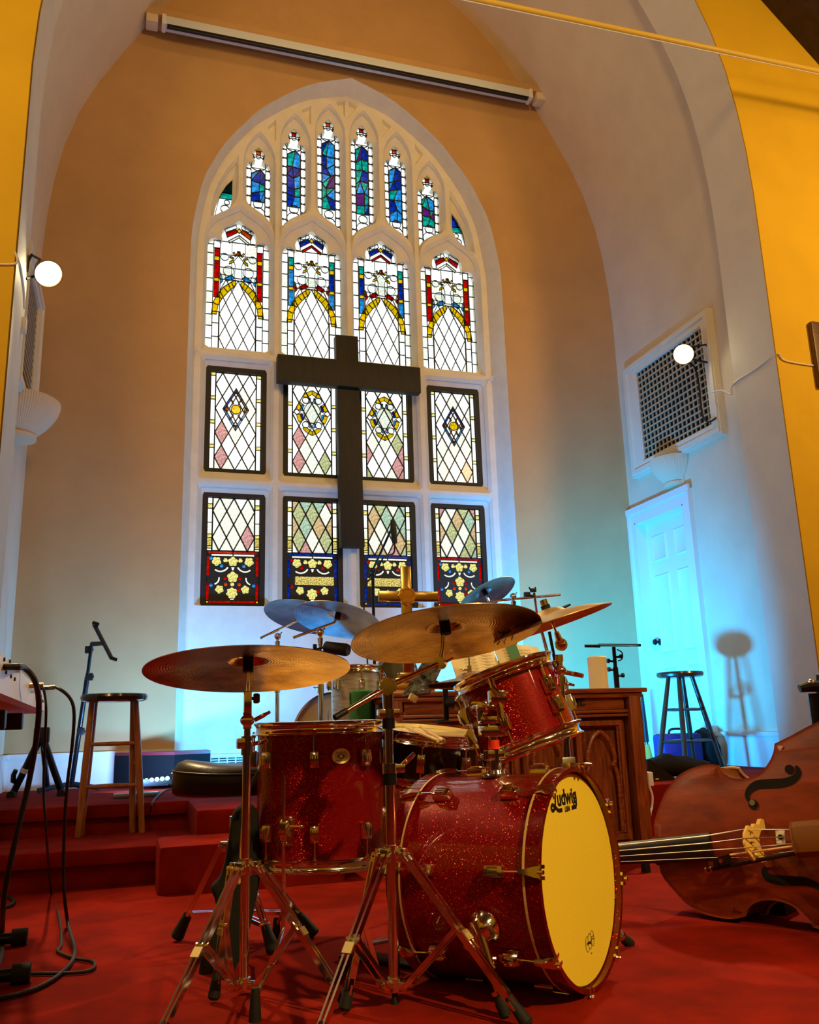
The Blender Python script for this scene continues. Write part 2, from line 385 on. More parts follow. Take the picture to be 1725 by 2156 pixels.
# ivory arch: soffit band, rear return, and the yellow nave wall it is cut through
j0 = prof(CX+.015, KJ); vv = prof(CX)
mb = MB().loft([[(x, YJ0, z) for x, z in j0], [(x, YJ1, z) for x, z in j0], [(x, YJ1, z) for x, z in prof(CX, 1.05)]], closed=False)
struct('trim_2', mb, JAMB, smooth=40)
NX0, NX1, NY0 = -4.0, 7.6, -7.0
R1 = onY(1640, 0, YJ0); R2 = onY(1725, 95, YJ0); SL = (R2.z-R1.z)/(R2.x-R1.x)
def roofz(x): return R1.z+SL*(abs(x-1.8)+1.8-R1.x)+.02
apex = roofz(1.8); eave = roofz(NX1)
mb = MB(); mb.prism([(NX0, 0), (NX0, roofz(NX0)), (1.8, apex), (NX1, roofz(NX1)), (NX1, 0)]+prof(CX+.015, KJ*1.004), FWP(YJ0+.08), .08)
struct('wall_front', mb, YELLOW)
struct('wall_nave_left', slab_wall(NX0-.2, NX0, NY0, YJ0+.08, 0, 9), YELLOW)
struct('wall_nave_right', slab_wall(NX1, NX1+.2, NY0, YJ0+.08, 0, 9), YELLOW)
struct('wall_nave_rear', MB().box((1.8, NY0-.1, 5), (16, .2, 16)), YELLOW)
DARKBAND = wood('dark_band_wood', (.06, .026, .010), (.035, .014, .006), 4, .5, (8, 8, 1))  # unseen dark bands added so the chrome reflects some contrast
struct('added_band_rear', MB().box((1.8, NY0+.03, 0.6), (12, .06, 1.2)), DARKBAND); struct('added_band_left', MB().box((NX0+.03, -1.4, 0.6), (.06, 11, 1.2)), DARKBAND); struct('added_band_right', MB().box((NX1-.03, -1.4, 0.6), (.06, 11, 1.2)), DARKBAND)
mb = MB()
ROOFM = wood('roof_boards', (.16, .085, .03), (.10, .05, .02), 3, .7, (1, 8, 1))
for sx in (-1, 1):
    xe = NX0 if sx < 0 else NX1
    mb.add([(1.8, NY0-.2, apex), (1.8, YJ0+.1, apex), (xe, YJ0+.1, roofz(xe)), (xe, NY0-.2, roofz(xe))], [(0, 1, 2, 3)])
struct('ceiling', mb, ROOFM)
mb = MB()
RAF = wood('dark_rafter', (.050, .022, .010), (.03, .012, .006), 5, .6, (2, 2, 2))
for sx in (-1, 1):
    xe = NX0 if sx < 0 else NX1
    a = V((1.8, YJ0-.12, apex-.03)); b = V((xe, YJ0-.12, roofz(xe)-.03)); n = (b-a).normalized(); u = n.cross(V((0, 1, 0))); u = u if u.z > 0 else -u
    mb.loft([[p-V((0, .11, 0))-u*.16, p+V((0, .11, 0))-u*.16, p+V((0, .11, 0))+u*.02, p-V((0, .11, 0))+u*.02] for p in (a, b)], cap0=True, cap1=True)
struct('trim_3', mb, RAF)
# floor and carpeted platform
struct('floor', MB().box((1.8, .2, -.05), (16, 14.5, .1)), CARPET)
def carpet_block(x0, x1, y0, y1, z0, z1, b=.025): return MB().bbox(((x0+x1)/2, (y0+y1)/2, (z0+z1)/2), (x1-x0, y1-y0, z1-z0), b)
struct('platform', carpet_block(-.95, 4.5, 5.3, 7.3, -.05, DZ), CARPET)
struct('platform_block', carpet_block(.335, 4.27, 4.62, 5.33, -.05, DZ+.001), CARPET)
struct('platform_step', carpet_block(-.66, 1.02, 4.62, 5.34, -.05, .172), CARPET)
struct('platform_step', carpet_block(.15, 1.0, 4.26, 4.66, -.05, .205, .03), CARPET)
# nosings of the step on the left side
struct('step_nosing', carpet_block(-.66, .16, 4.585, 4.66, .10, .176, .02), CARPET)
struct('step_nosing', carpet_block(-.66, .34, 5.265, 5.34, .25, .323, .02), CARPET)
# baseboards
mb = MB().box((CX-XV+.012, 6.25, DZ+.11), (.024, 2.1, .22)); mb.box((CX-XV+.018, 6.25, DZ+.235), (.036, 2.1, .03))
struct('baseboard_left', mb, WHITE)
mb = MB().box(((CX-XV+.335)/2, 6.988, DZ+.11), (.335-CX+XV, .024, .22)); mb.box(((CX-XV+.335)/2, 6.982, DZ+.235), (.335-CX+XV, .036, .03)); mb.box(((CX-XV+.335)/2, 6.985, DZ+.215), (.335-CX+XV, .03, .012))
struct('baseboard_back', mb, WHITE)
mb = MB().box((CX+XV-.012, 5.63, DZ+.11), (.024, .84, .22)); mb.box((CX+XV-.018, 5.63, DZ+.235), (.036, .84, .03))
struct('baseboard_right', mb, WHITE)
# door in the right wall
XW = CX+XV
def yz(y0, y1, z0, z1, x0, x1): return MB().box(((x0+x1)/2, (y0+y1)/2, (z0+z1)/2), (abs(x1-x0), y1-y0, z1-z0))
door = struct('door_1', MB().box((XW+.10, (DY0+DY1)/2, (DZ+DTOP)/2), (.04, DY1-DY0-.012, DTOP-DZ-.01)), WHITE)
cs = MB()
for a, b in ((DY0-.11, DY0), (DY1, DY1+.098)):
    cs.add(*(lambda m: (m.v, m.f))(yz(a, b, DZ, DTOP, XW-.03, XW+.005)))
    cs.add(*(lambda m: (m.v, m.f))(yz(a+.0 if a < DY0-.05 else b-.03, a+.03 if a < DY0-.05 else b, DZ, DTOP+.088, XW-.045, XW-.03)))
cs.add(*(lambda m: (m.v, m.f))(yz(DY0-.11, DY1+.098, DTOP, DTOP+.115, XW-.03, XW+.005)))
cs.add(*(lambda m: (m.v, m.f))(yz(DY0-.125, DY1+.1, DTOP+.09, DTOP+.145, XW-.05, XW-.03)))
cs.add(*(lambda m: (m.v, m.f))(yz(DY0-.001, DY0+.012, DZ, DTOP, XW-.03, XW+.2))); cs.add(*(lambda m: (m.v, m.f))(yz(DY1-.012, DY1+.001, DZ, DTOP, XW-.03, XW+.2)))
cs.add(*(lambda m: (m.v, m.f))(yz(DY0, DY1, DTOP-.012, DTOP+.001, XW-.03, XW+.2)))
build('door_casing', cs, WHITE, door)
dw = (DY1-DY0)
for r, (z0, z1) in enumerate(((DZ+.20, DZ+.80), (DZ+.92, DZ+1.62), (DZ+1.74, DZ+1.98))):
    for c in (0, 1):
        y0 = DY0+.09+c*(dw/2-.03); y1 = y0+dw/2-.15
        m_ = MB(); F = Matrix(((0, 0, 1, XW+.08), (1, 0, 0, 0), (0, 1, 0, 0), (0, 0, 0, 1)))
        m_.loft([[(XW+.08, a, b) for a, b in ((y0, z0), (y1, z0), (y1, z1), (y0, z1))], [(XW+.066, a, b) for a, b in ((y0+.012, z0+.012), (y1-.012, z0+.012), (y1-.012, z1-.012), (y0+.012, z1-.012))], [(XW+.078, a, b) for a, b in ((y0+.03, z0+.03), (y1-.03, z0+.03), (y1-.03, z1-.03), (y0+.03, z1-.03))]], cap1=True)
        build('door_panel', m_, WHITE, door)
kn = MB(); kp = V((XW+.08, DY1-.07, 1.345))
kn.lathe([(0, 0), (.03, 0), (.03, .006), (.012, .012), (.010, .03), (.022, .04), (.028, .052), (.022, .064), (0, .068)], frame(kp, (-1, 0, 0)), 20)
build('door_knob', kn, mat('dark_knob', (.05, .04, .035), .3, 1.0), door)
# lattice vent grilles, one in each side wall, with timber frames
def vent(name, side, y0, y1, z0, z1):
    xs = CX+side*XV; inn = -side
    fr = MB(); VW = .16
    def ring(o, i, x0, x1):
        for a in ((o[0], i[0], o[2], o[3]), (i[1], o[1], o[2], o[3]), (i[0], i[1], o[2], i[2]), (i[0], i[1], i[3], o[3])):
            fr.box((xs+inn*(x0+x1)/2, (a[0]+a[1])/2, (a[2]+a[3])/2), (x1-x0, a[1]-a[0], a[3]-a[2]))
    ring((y0, y1, z0, z1), (y0+.11, y1-.20, z0+.11, z1-.11), 0, .055)
    ring((y0+.012, y1-.03, z0+.02, z1-.02), (y0+.05, y1-.07, z0+.06, z1-.06), .055, .07)
    ring((y0+.09, y1-.17, z0+.09, z1-.09), (y0+.12, y1-.21, z0+.12, z1-.12), .03, .045)
    o = tag(build(name, fr, JAMB, None, loc=(xs, (y0+y1)/2, z0)))
    bk = MB().box((xs+inn*.004, (y0+y1)/2, (z0+z1)/2), (.008, y1-y0-.2, z1-z0-.2)); build('dark_backing', bk, mat('vent_dark', (.02, .013, .007), .9), o)
    gy0, gy1, gz0, gz1 = y0+.11, y1-.20, z0+.11, z1-.11
    SL_ = mat('vent_slats', (.55, .45, .28), .6)
    for k in range(1, 17):
        yy = gy0+(gy1-gy0)*k/17; build('upright_slat', MB().box((xs+inn*.022, yy, (gz0+gz1)/2), (.012, .012, gz1-gz0)), SL_, o)
    for k in range(1, 15):
        zz = gz0+(gz1-gz0)*k/15; build('cross_slat', MB().box((xs+inn*.030, (gy0+gy1)/2, zz), (.012, gy1-gy0, .012)), SL_, o)
    return o
tag(vent('vent_grille', 1, 5.50, 6.825, 2.853, 3.935), 'painted timber framed lattice vent above the door on the right wall', 'vent')
tag(vent('vent_grille', -1, 5.85, 6.90, 2.95, 4.0), 'lattice vent frame seen edge-on on the left chancel wall', 'vent')
# ------------------------------------------------------------------ the stained glass window
YS, YG = 7.17, 7.255
LC = [1.777+(i-1.5)*.671 for i in range(4)]
OG = [(.315, 4.90), (.312, 5.0), (.30, 5.08), (.26, 5.16), (.19, 5.225), (.10, 5.275), (.04, 5.315), (0, 5.345)]
def ogee(d):
    d = abs(d)
    for (a, za), (b, zb) in zip(OG, OG[1:]):
        if b <= d <= a: return zb+(za-zb)*(d-b)/(a-b)
    return OG[0][1]
def mirror(c, half):      # half: right side from top centre down to the bottom; closed loop starting at the top
    r = [(c+d, z) for d, z in half]; l = [(c-d, z) for d, z in reversed(half) if abs(d) > 1e-6]
    return r+l
NL = 72
holes0, holes1, holes2 = [], [], []
for c in LC:
    holes0.append(resample(mirror(c, list(reversed(OG))+[(.315, 3.88)]), NL))
    c2 = c
    holes1.append(resample(mirror(c, [(0, 5.30), (.05, 5.26), (.12, 5.22), (.20, 5.165), (.262, 5.09), (.29, 5.0), (.298, 4.9), (.298, 3.905)]), NL))
    holes2.append(resample(mirror(c, [(0, 5.222), (.05, 5.185), (.11, 5.15), (.15, 5.10), (.158, 5.045), (.146, 4.985), (.165, 5.005), (.20, 5.028), (.245, 5.02), (.272, 4.985), (.278, 4.93), (.278, 3.95)]), NL))
for z0, z1, y0, y1 in ((2.735, 3.845, 2.822, 3.772), (1.672, 2.705, 1.672, 2.632)):
    for c in LC:
        R = lambda h, a, b: resample(mirror(c, [(0, b), (h, b), (h, a)]), NL)
        holes0.append(R(.315, z0, z1)); holes1.append(R(.292, z0+.03 if y0 > z0 else z0, z1-.03)); holes2.append(R(.258, y0, y1))
PK = [6.142, 6.41, 6.585, 6.585, 6.41, 6.142]; TC = [1.777+(k-2.5)*.3355 for k in range(6)]
def lancet(k, hw, pk, sp, up, dlo, dhi, spade=False):
    c = TC[k]; px = LC[[0, 1, 1, 2, 2, 3][k]]; s = 1 if k % 2 == 0 else -1      # ogee peak sits on the low-s side
    low = []
    for i in range(13):
        d = dhi+(dlo-dhi)*i/12; low.append((px+s*d, ogee(d)+up))
    if spade: right = [(0, pk), (.04, pk-.04), (.062, pk-.085), (.052, pk-.125), (.03, pk-.15), (.05, pk-.17), (.08, pk-.165), (.103, pk-.19), (hw, pk-.24)]
    else: right = [(0, pk), (.06, pk-.065), (.11, pk-.15), (.14, pk-.24), (hw, sp)]
    rt = [(c+d, z) for d, z in right]; lt = [(c-d, z) for d, z in reversed(right[1:])]
    if s > 0: return resample(rt+low+lt, NL)
    return resample(rt+list(reversed(low))+lt, NL)
for k in range(6):
    pk = PK[k]
    holes0.append(lancet(k, .150, pk, pk-.33, .055, .022, .316)); holes1.append(lancet(k, .135, pk-.03, pk-.33, .075, .04, .302)); holes2.append(lancet(k, .113, pk-.115, 0, .10, .06, .28, True))
SLV0 = [(.745, 5.86), (.75, 5.48), (.735, 5.40), (.70, 5.325), (.65, 5.26), (.58, 5.21), (.50, 5.175), (.52, 5.37), (.565, 5.53), (.64, 5.69)]
SLV2 = [(.70, 5.64), (.70, 5.46), (.69, 5.38), (.665, 5.30), (.63, 5.255), (.585, 5.225), (.535, 5.205), (.555, 5.35), (.59, 5.46), (.645, 5.57)]
for mir in (0, 1):
    f = (lambda p: (2*1.777-p[0], p[1])) if mir else (lambda p: p)
    for src, dst in ((SLV0, holes0), (SLV2, holes2)): dst.append(resample([f(p) for p in src], NL))
    holes1.append([((a[0]*2+b[0])/3, (a[1]*2+b[1])/3) for a, b in zip(holes0[-1], holes2[-1])])
# sunk spandrels with a closed back
SPN = []
for xa, xb, za, zb, zc in ((1.105, 1.09, 6.33, 6.06, 6.20), (1.43, 1.42, 6.55, 6.35, 6.46), ):
    pass
for k, (x, pts) in enumerate(((1.105, [(-.018, 6.30), (-.018, 6.06), (-.10, 6.20)]), (1.44, [(-.018, 6.52), (-.018, 6.31), (-.115, 6.45)]), (1.777, [(-.018, 6.65), (-.018, 6.46), (-.11, 6.61)]))):
    for mir in (0, 1):
        f = (lambda p: (2*1.777-(x+p[0]), p[1])) if mir else (lambda p: (x+p[0], p[1]))
        SPN.append([f(p) for p in pts])
outer = [(x, max(z, DZ)) for x, z in ri]
mb = MB()
allh = holes0+SPN
tri = tessellate_polygon([[V((x, z, 0)) for x, z in L] for L in [outer]+allh])
flat = [(x, YS, z) for L in [outer]+allh for x, z in L]
mb.add(flat, [tuple(t) for t in tri])
for a, b, c in zip(holes0, holes1, holes2):
    mb.loft([[(x, YS, z) for x, z in a], [(x, YS+.03, z) for x, z in b], [(x, YS+.045, z) for x, z in b], [(x, YG-.005, z) for x, z in c], [(x, YG+.05, z) for x, z in c]])
for s in SPN:
    cx_, cz_ = sum(p[0] for p in s)/3, sum(p[1] for p in s)/3
    mb.loft([[(x, YS, z) for x, z in s], [(cx_+(x-cx_)*.7, YS+.035, cz_+(z-cz_)*.7) for x, z in s]], cap1=True)
win = struct('window_1', mb, STONE, smooth=30)
mb = MB(); mb.prism(outer, FWP(YG+.056), .002, holes2); build('tracery_back', mb, STONE, win)

G = {n: glass('glass_'+n, c, d, s) for n, c, d, s in (
    ('clear', (.97, 1, 1), .10, 40), ('milk', (.93, .96, .90), .2, 70), ('pale_green', (.74, .78, .56), .45, 70), ('pale_pink', (.84, .60, .60), .45, 70), ('pale_amber', (.84, .72, .52), .45, 70),
    ('mint', (.66, .80, .70), .4, 70), ('red', (.70, .02, .01), .5, 25), ('orange', (.85, .22, .03), .5, 25), ('blue', (.02, .16, .62), .7, 25), ('sky', (.14, .55, .92), .6, 25), ('teal', (.03, .62, .56), .6, 25),
    ('yellow', (.88, .70, .02), .3, 40), ('violet', (.30, .10, .40), .4, 25), ('leaf', (.98, .94, .52), .5, 90), ('dark', (.02, .10, .10), .5, 30), ('ribbon', (.95, .86, .45), .75, 120))}
DIA = {}
class Panel:
    def __init__(s, name, label=None):
        s.o = None; s.lead = MB(); s.seen = set(); s.P = []; s.name = name; s.label = label
    def pane(s, poly, g, Y=YG+.02, w=.007, t=.004, lead=True):
        if len(poly) < 3: return
        A = sum(a[0]*b[1]-b[0]*a[1] for a, b in zip(poly, poly[1:]+poly[:1]))/2
        if abs(A) < 1.2e-4: return
        s.P.append((poly, g, Y, t))
        if lead:
            for a, b in zip(poly, poly[1:]+poly[:1]):
                k = tuple(sorted(((round(a[0], 3), round(a[1], 3)), (round(b[0], 3), round(b[1], 3)))))+(round(Y, 3),)
                if k in s.seen: continue
                s.seen.add(k)
                d = V((b[0]-a[0], 0, b[1]-a[1])); l = d.length
                if l < .002: continue
                d /= l; n = V((-d.z, 0, d.x))*w/2; A_ = V((a[0], 0, a[1]))-d*w*.2; B_ = V((b[0], 0, b[1]))+d*w*.2
                y0, y1 = V((0, Y-t-.004, 0)), V((0, Y+.003, 0))
                s.lead.add([A_-n+y0, B_-n+y0, B_+n+y0, A_+n+y0, A_-n+y1, B_-n+y1, B_+n+y1, A_+n+y1], [(0, 1, 2, 3), (4, 7, 6, 5), (0, 4, 5, 1), (2, 6, 7, 3)])
    def done(s):
        s.o = build(s.name, s.lead, LEAD, win, smooth=0)
        if s.label: s.o['label'] = s.label
        for poly, g, Y, t in s.P:
            xs = [p[0] for p in poly]; zs = [p[1] for p in poly]; cx, cz = (min(xs)+max(xs))/2, (min(zs)+max(zs))/2
            key = (g, tuple((round(p[0]-cx, 3), round(p[1]-cz, 3)) for p in poly))
            if key not in DIA:
                m = MB().prism([(p[0]-cx, p[1]-cz) for p in poly], frame((0, 0, 0), (0, -1, 0)), t); me = bpy.data.meshes.new('pane')
                me.from_pydata([tuple(v) for v in m.v], [], m.f); me.materials.append(G[g]); DIA[key] = me
            o = bpy.data.objects.new('pane', DIA[key]); COL.objects.link(o); o.parent = s.o; o.location = (cx, Y, cz)
        return s.o
def lattice(p, x0, x1, z0, z1, nx, nz, pick, **kw):
    w = (x1-x0)/nx; h = (z1-z0)/nz
    for i in range(nx*2+1):
        for j in range(nz*2+1):
            if (i+j) % 2: continue
            cx, cz = x0+i*w/2, z0+j*h/2
            q = clip_poly([(cx, cz-h/2), (cx+w/2, cz), (cx, cz+h/2), (cx-w/2, cz)], x0, z0, x1, z1)
            if len(q) >= 3: p.pane(q, pick(i, j), **kw)
def rect(x0, x1, z0, z1): return [(x0, z0), (x1, z0), (x1, z1), (x0, z1)]
def ngon(cx, cz, r, n=14, sx=1, a0=0): return [(cx+r*sx*cos(a0+2*pi*k/n), cz+r*sin(a0+2*pi*k/n)) for k in range(n)]
def arcband(cx, cz, r0, r1, a0, a1, n=8, sx=1.0, sz=1.0):
    f = lambda r, a: (cx+r*sx*cos(a), cz+r*sz*sin(a))
    return [f(r1, lerp(a0, a1, k/n)) for k in range(n+1)]+[f(r0, lerp(a1, a0, k/n)) for k in range(n+1)]
def sash(p, c, z0, z1, y0, y1):
    m = MB(); m.prism(resample(mirror(c, [(0, z1), (.262, z1), (.262, z0)]), 8) if 0 else rect(c-.262, c+.262, z0-.004, z1+.004), FWP(YG+.025), .035, [rect(c-.219, c+.219, y0, y1)])
    build('sash_frame', m, IRON, p.o)
YO = YG+.012        # overlay glass just in front of the quarries
rnd = random.Random(3)
ORD = ('leftmost', 'second from left', 'third from left', 'rightmost')
# middle tier: quarries with a sun badge or an oval medallion
for i, c in enumerate(LC):
    p = Panel('stained_glass_panel', 'middle-tier diamond pane window light, %s, with a %s' % (ORD[i], 'sun badge' if i in (0, 3) else 'gold oval medallion'))
    z0, z1 = 2.85, 3.728
    tint = {}
    def pick(i_, j_):
        r = rnd.random(); low = j_ < 4
        if low and i > 0: return 'pale_pink' if r < .16 else 'pale_green' if r < .30 else 'milk' if r < .7 else 'clear'
        if low: return 'pale_pink' if r < .08 else 'milk' if r < .3 else 'clear'
        return 'milk' if r < .15 else 'clear'
    lattice(p, c-.175, c+.175, z0, z1, 3, 4, pick, w=.009)
    for sx in (-1, 1):
        a, b = sorted((c+sx*.177, c+sx*.217))
        for k in range(4):
            za, zb = lerp(z0, z1, k/4), lerp(z0, z1, (k+1)/4)
            p.pane(rect(a, b, za, zb-.03), 'clear', w=.006); p.pane(rect(a, b, zb-.03, zb), 'leaf', w=.004)
    if i in (0, 3):
        ez = z1-.333; ew, eh = .112, .195
        for qx, qz in ((1, 1), (1, -1), (-1, 1), (-1, -1)):
            p.pane([(c, ez+qz*eh), (c+qx*ew, ez), (c+qx*(ew-.02), ez), (c, ez+qz*(eh-.035))], 'blue' if qz > 0 else 'sky', Y=YO, w=.006)
        p.pane(ngon(c, ez, .042, 16), 'yellow', Y=YO, w=.006)
        for k in range(12):
            a = 2*pi*k/12; p.pane([(c+.044*cos(a-.15), ez+.044*sin(a-.15)), (c+.06*cos(a), ez+.06*sin(a)), (c+.044*cos(a+.15), ez+.044*sin(a+.15))], 'orange', Y=YO, w=.003)
        for sx in (-1, 1):
            for sz in (-1, 1):
                q = [(c+sx*.018, ez+sz*.05), (c+sx*.028, ez+sz*.075), (c+sx*.05, ez+sz*.1), (c+sx*.055, ez+sz*.088), (c+sx*.036, ez+sz*.07), (c+sx*.028, ez+sz*.045)]
                p.pane(q, 'orange', Y=YO, w=.005)
            p.pane(ngon(c+sx*.085, ez, .02, 8, .7), 'orange', Y=YO, w=.005)
        p.pane([(c-.02, ez+eh-.05), (c+.02, ez+eh-.05), (c, ez+eh-.03)], 'red', Y=YO, w=.004); p.pane([(c-.02, ez-eh+.05), (c+.02, ez-eh+.05), (c, ez-eh+.03)], 'violet', Y=YO, w=.004)
    else:
        ez = z1-.31
        p.pane(ngon(c, ez, .098, 20, .78), 'milk', Y=YO, w=.006)
        for sx in (-1, 1):
            for sz in (-1, 1):
                b0 = (pi/2-1.25, pi/2-.35)
                def fl(poly): return [(c+sx*x, ez+sz*z) for x, z in poly]
                p.pane(fl(arcband(0, 0, .103, .124, .12, .66, 5, .85)), 'sky' if sx*sz < 0 else 'blue', Y=YO, w=.004)
                p.pane(fl(arcband(0, .0, .128, .166, .14, .64, 5, .85)), 'yellow', Y=YO, w=.004)
                p.pane(fl(ngon(.058, .115, .030, 12)), 'clear', Y=YO, w=.006)
                p.pane(fl([(.0, .212), (.035, .196), (.068, .172), (.085, .148), (.055, .140), (.03, .155), (0, .175)]), 'yellow', Y=YO, w=.004)
                p.pane(fl([(.012, .135), (.022, .10), (.034, .102), (.026, .14)]), 'sky', Y=YO, w=.004)
            p.pane([(c+sx*.165, ez), (c+sx*.14, ez+.028), (c+sx*.105, ez), (c+sx*.14, ez-.028)], 'clear', Y=YO, w=.006)
    p.done(); sash(p, c, 2.822, 3.772, z0, z1)
# lower tier: quarries above, painted foliage on dark ground below
def lobed(cx, cz, R, n=5, ph=pi/2, pts=30): return [(cx+R*(.74+.26*abs(cos(n*(a-ph)/2)))*cos(a), cz+R*(.74+.26*abs(cos(n*(a-ph)/2)))*sin(a)) for a in [2*pi*k/pts for k in range(pts)]]
for i, c in enumerate(LC):
    red = i in (0, 3); band = 'red' if red else 'blue'
    p = Panel('stained_glass_panel', 'lowest-tier window light, %s, with painted foliage bordered in %s%s' % (ORD[i], band, '' if red else ' and a lettered ribbon'))
    z0, zm, z1 = 1.705, 2.145, 2.60
    def pick(i_, j_):
        r = rnd.random()
        if i == 0: return 'pale_pink' if r < .1 else 'milk' if r < .75 else 'clear'
        return 'pale_pink' if r < .14 else 'pale_amber' if r < .28 else 'mint' if r < .42 else 'pale_green' if r < .75 else 'milk'
    lattice(p, c-.175, c+.175, zm, z1, 3, 2, pick, w=.011)
    for sx in (-1, 1):
        a, b = sorted((c+sx*.177, c+sx*.217))
        for k, (za, zb, g) in enumerate(((zm, zm+.02, 'milk'), (zm+.02, zm+.04, 'leaf'), (zm+.04, zm+.11, 'ribbon'), (zm+.11, zm+.14, 'leaf'), (zm+.14, zm+.24, 'milk'), (zm+.24, zm+.36, 'clear'), (zm+.36, zm+.40, 'leaf'), (zm+.40, z1, 'clear'))):
            p.pane(rect(a, b, za, zb), g, w=.006)
    H = []
    def put(poly, g):
        xs = [q[0] for q in poly]; zs = [q[1] for q in poly]; bb = (min(xs), max(xs), min(zs), max(zs))
        for h in H:
            hb = h[2]
            if bb[0] < hb[1] and bb[1] > hb[0] and bb[2] < hb[3] and bb[3] > hb[2]:
                if any(inside(q, h[0]) for q in poly) or any(inside(q, poly) for q in h[0]): return
        if bb[0] < c-.216 or bb[1] > c+.216 or bb[2] < z0+.002 or bb[3] > zm-.002: return
        H.append((poly, g, bb))
    def inside(q, P_):
        r = False
        for a, b in zip(P_, P_[1:]+P_[:1]):
            if (a[1] > q[1]) != (b[1] > q[1]) and q[0] < (b[0]-a[0])*(q[1]-a[1])/(b[1]-a[1])+a[0]: r = not r
        return r
    def L(px, py): return (c+(px-565)*.00081, z0+(1300-py)*.000836)
    for sx in (-1, 1):
        a, b = sorted((c+sx*.192, c+sx*.212))
        put(rect(a, b, z0+.03, z0+.165), band); put(rect(a, b, z0+.23, z0+.39), band)
        put(rect(*sorted((c+sx*.005, c+sx*.19)), z0+.006, z0+.022), band); put(rect(*sorted((c+sx*.005, c+sx*.20)), zm-.022, zm-.006), band); put(rect(*sorted((c+sx*.005, c+sx*.175)), zm-.042, zm-.028), 'milk')
        put(ngon(c+sx*.203, z0+.013, .008, 6), 'yellow')
    m_ = lambda px, s: 565+s*(px-565)
    put(lobed(*L(565, 880), .042, 5), 'leaf'); put([L(548, 935), L(582, 935), L(572, 968), L(558, 968)], 'milk')
    if red:
        put(lobed(*L(565, 1035), .047, 5), 'leaf')
    else:
        put(rect(c-.150 if i == 1 else c-.186, c+.186 if i == 1 else c+.17, z0+.165, z0+.238), 'ribbon')
    put(lobed(*L(560, 1195), .048, 7), 'leaf'); put(rect(L(545, 1260)[0], L(580, 1260)[0], L(0, 1262)[1], L(0, 1250)[1]), 'milk'); put(ngon(*L(562, 1108), .017, 8), 'leaf')
    for s in (-1, 1):
        put(lobed(*L(m_(400, s), 880), .040, 5, pi/2+s*.6), 'leaf'); put(lobed(*L(m_(490, s), 868), .020, 3), 'leaf')
        q = arcband(*L(m_(440, s), 900), .062, .075, *((pi*1.15, pi*1.72) if s < 0 else (pi*1.28, pi*1.85)), 6); put(q, 'milk')
        put([L(m_(478, s), 965), L(m_(520, s), 1003), L(m_(512, s), 1015), L(m_(470, s), 982)], 'milk')
        if red: put(lobed(*L(m_(415, s), 1042), .050, 6), 'leaf')
        put(lobed(*L(m_(322, s), 1000), .018, 5), 'leaf')
        put(arcband(*L(m_(365, s), 1050), .046, .058, *((pi*.95, pi*1.4) if s < 0 else (pi*1.6, pi*2.05)), 5), 'milk')
        put(lobed(*L(m_(435, s), 1160), .036, 5, s*.8), 'leaf'); put([L(m_(382, s), 1100), L(m_(398, s), 1105), L(m_(392, s), 1180), L(m_(375, s), 1190)], 'milk')
        put(lobed(*L(m_(362, s), 1215), .034, 5, -s*.5), 'leaf'); put(lobed(*L(m_(455, s), 1252), .026, 5), 'leaf'); put(lobed(*L(m_(405, s), 1262), .016, 4), 'leaf')
        cb = 'sky' if red else 'red'
        for px, py, g in ((452, 925, cb), (520, 950, 'orange'), (345, 850, cb), (350, 1120, cb), (497, 1110, 'orange'), (345, 1262, cb), (490, 1050, 'red' if red else 'sky'), (500, 1165, 'red')):
            put(ngon(*L(m_(px, s), py), .016, 5), g)
    mbp = MB().prism(rect(c-.219, c+.219, z0, zm-.001), FWP(YG+.022), .006, [h[0] for h in H])
    for poly, g, bb in H: p.pane(poly, g, Y=YG+.019, t=.003, lead=False)
    p.done(); build('painted_ground', mbp, IRON, p.o); sash(p, c, 1.672, 2.632, z0, z1)
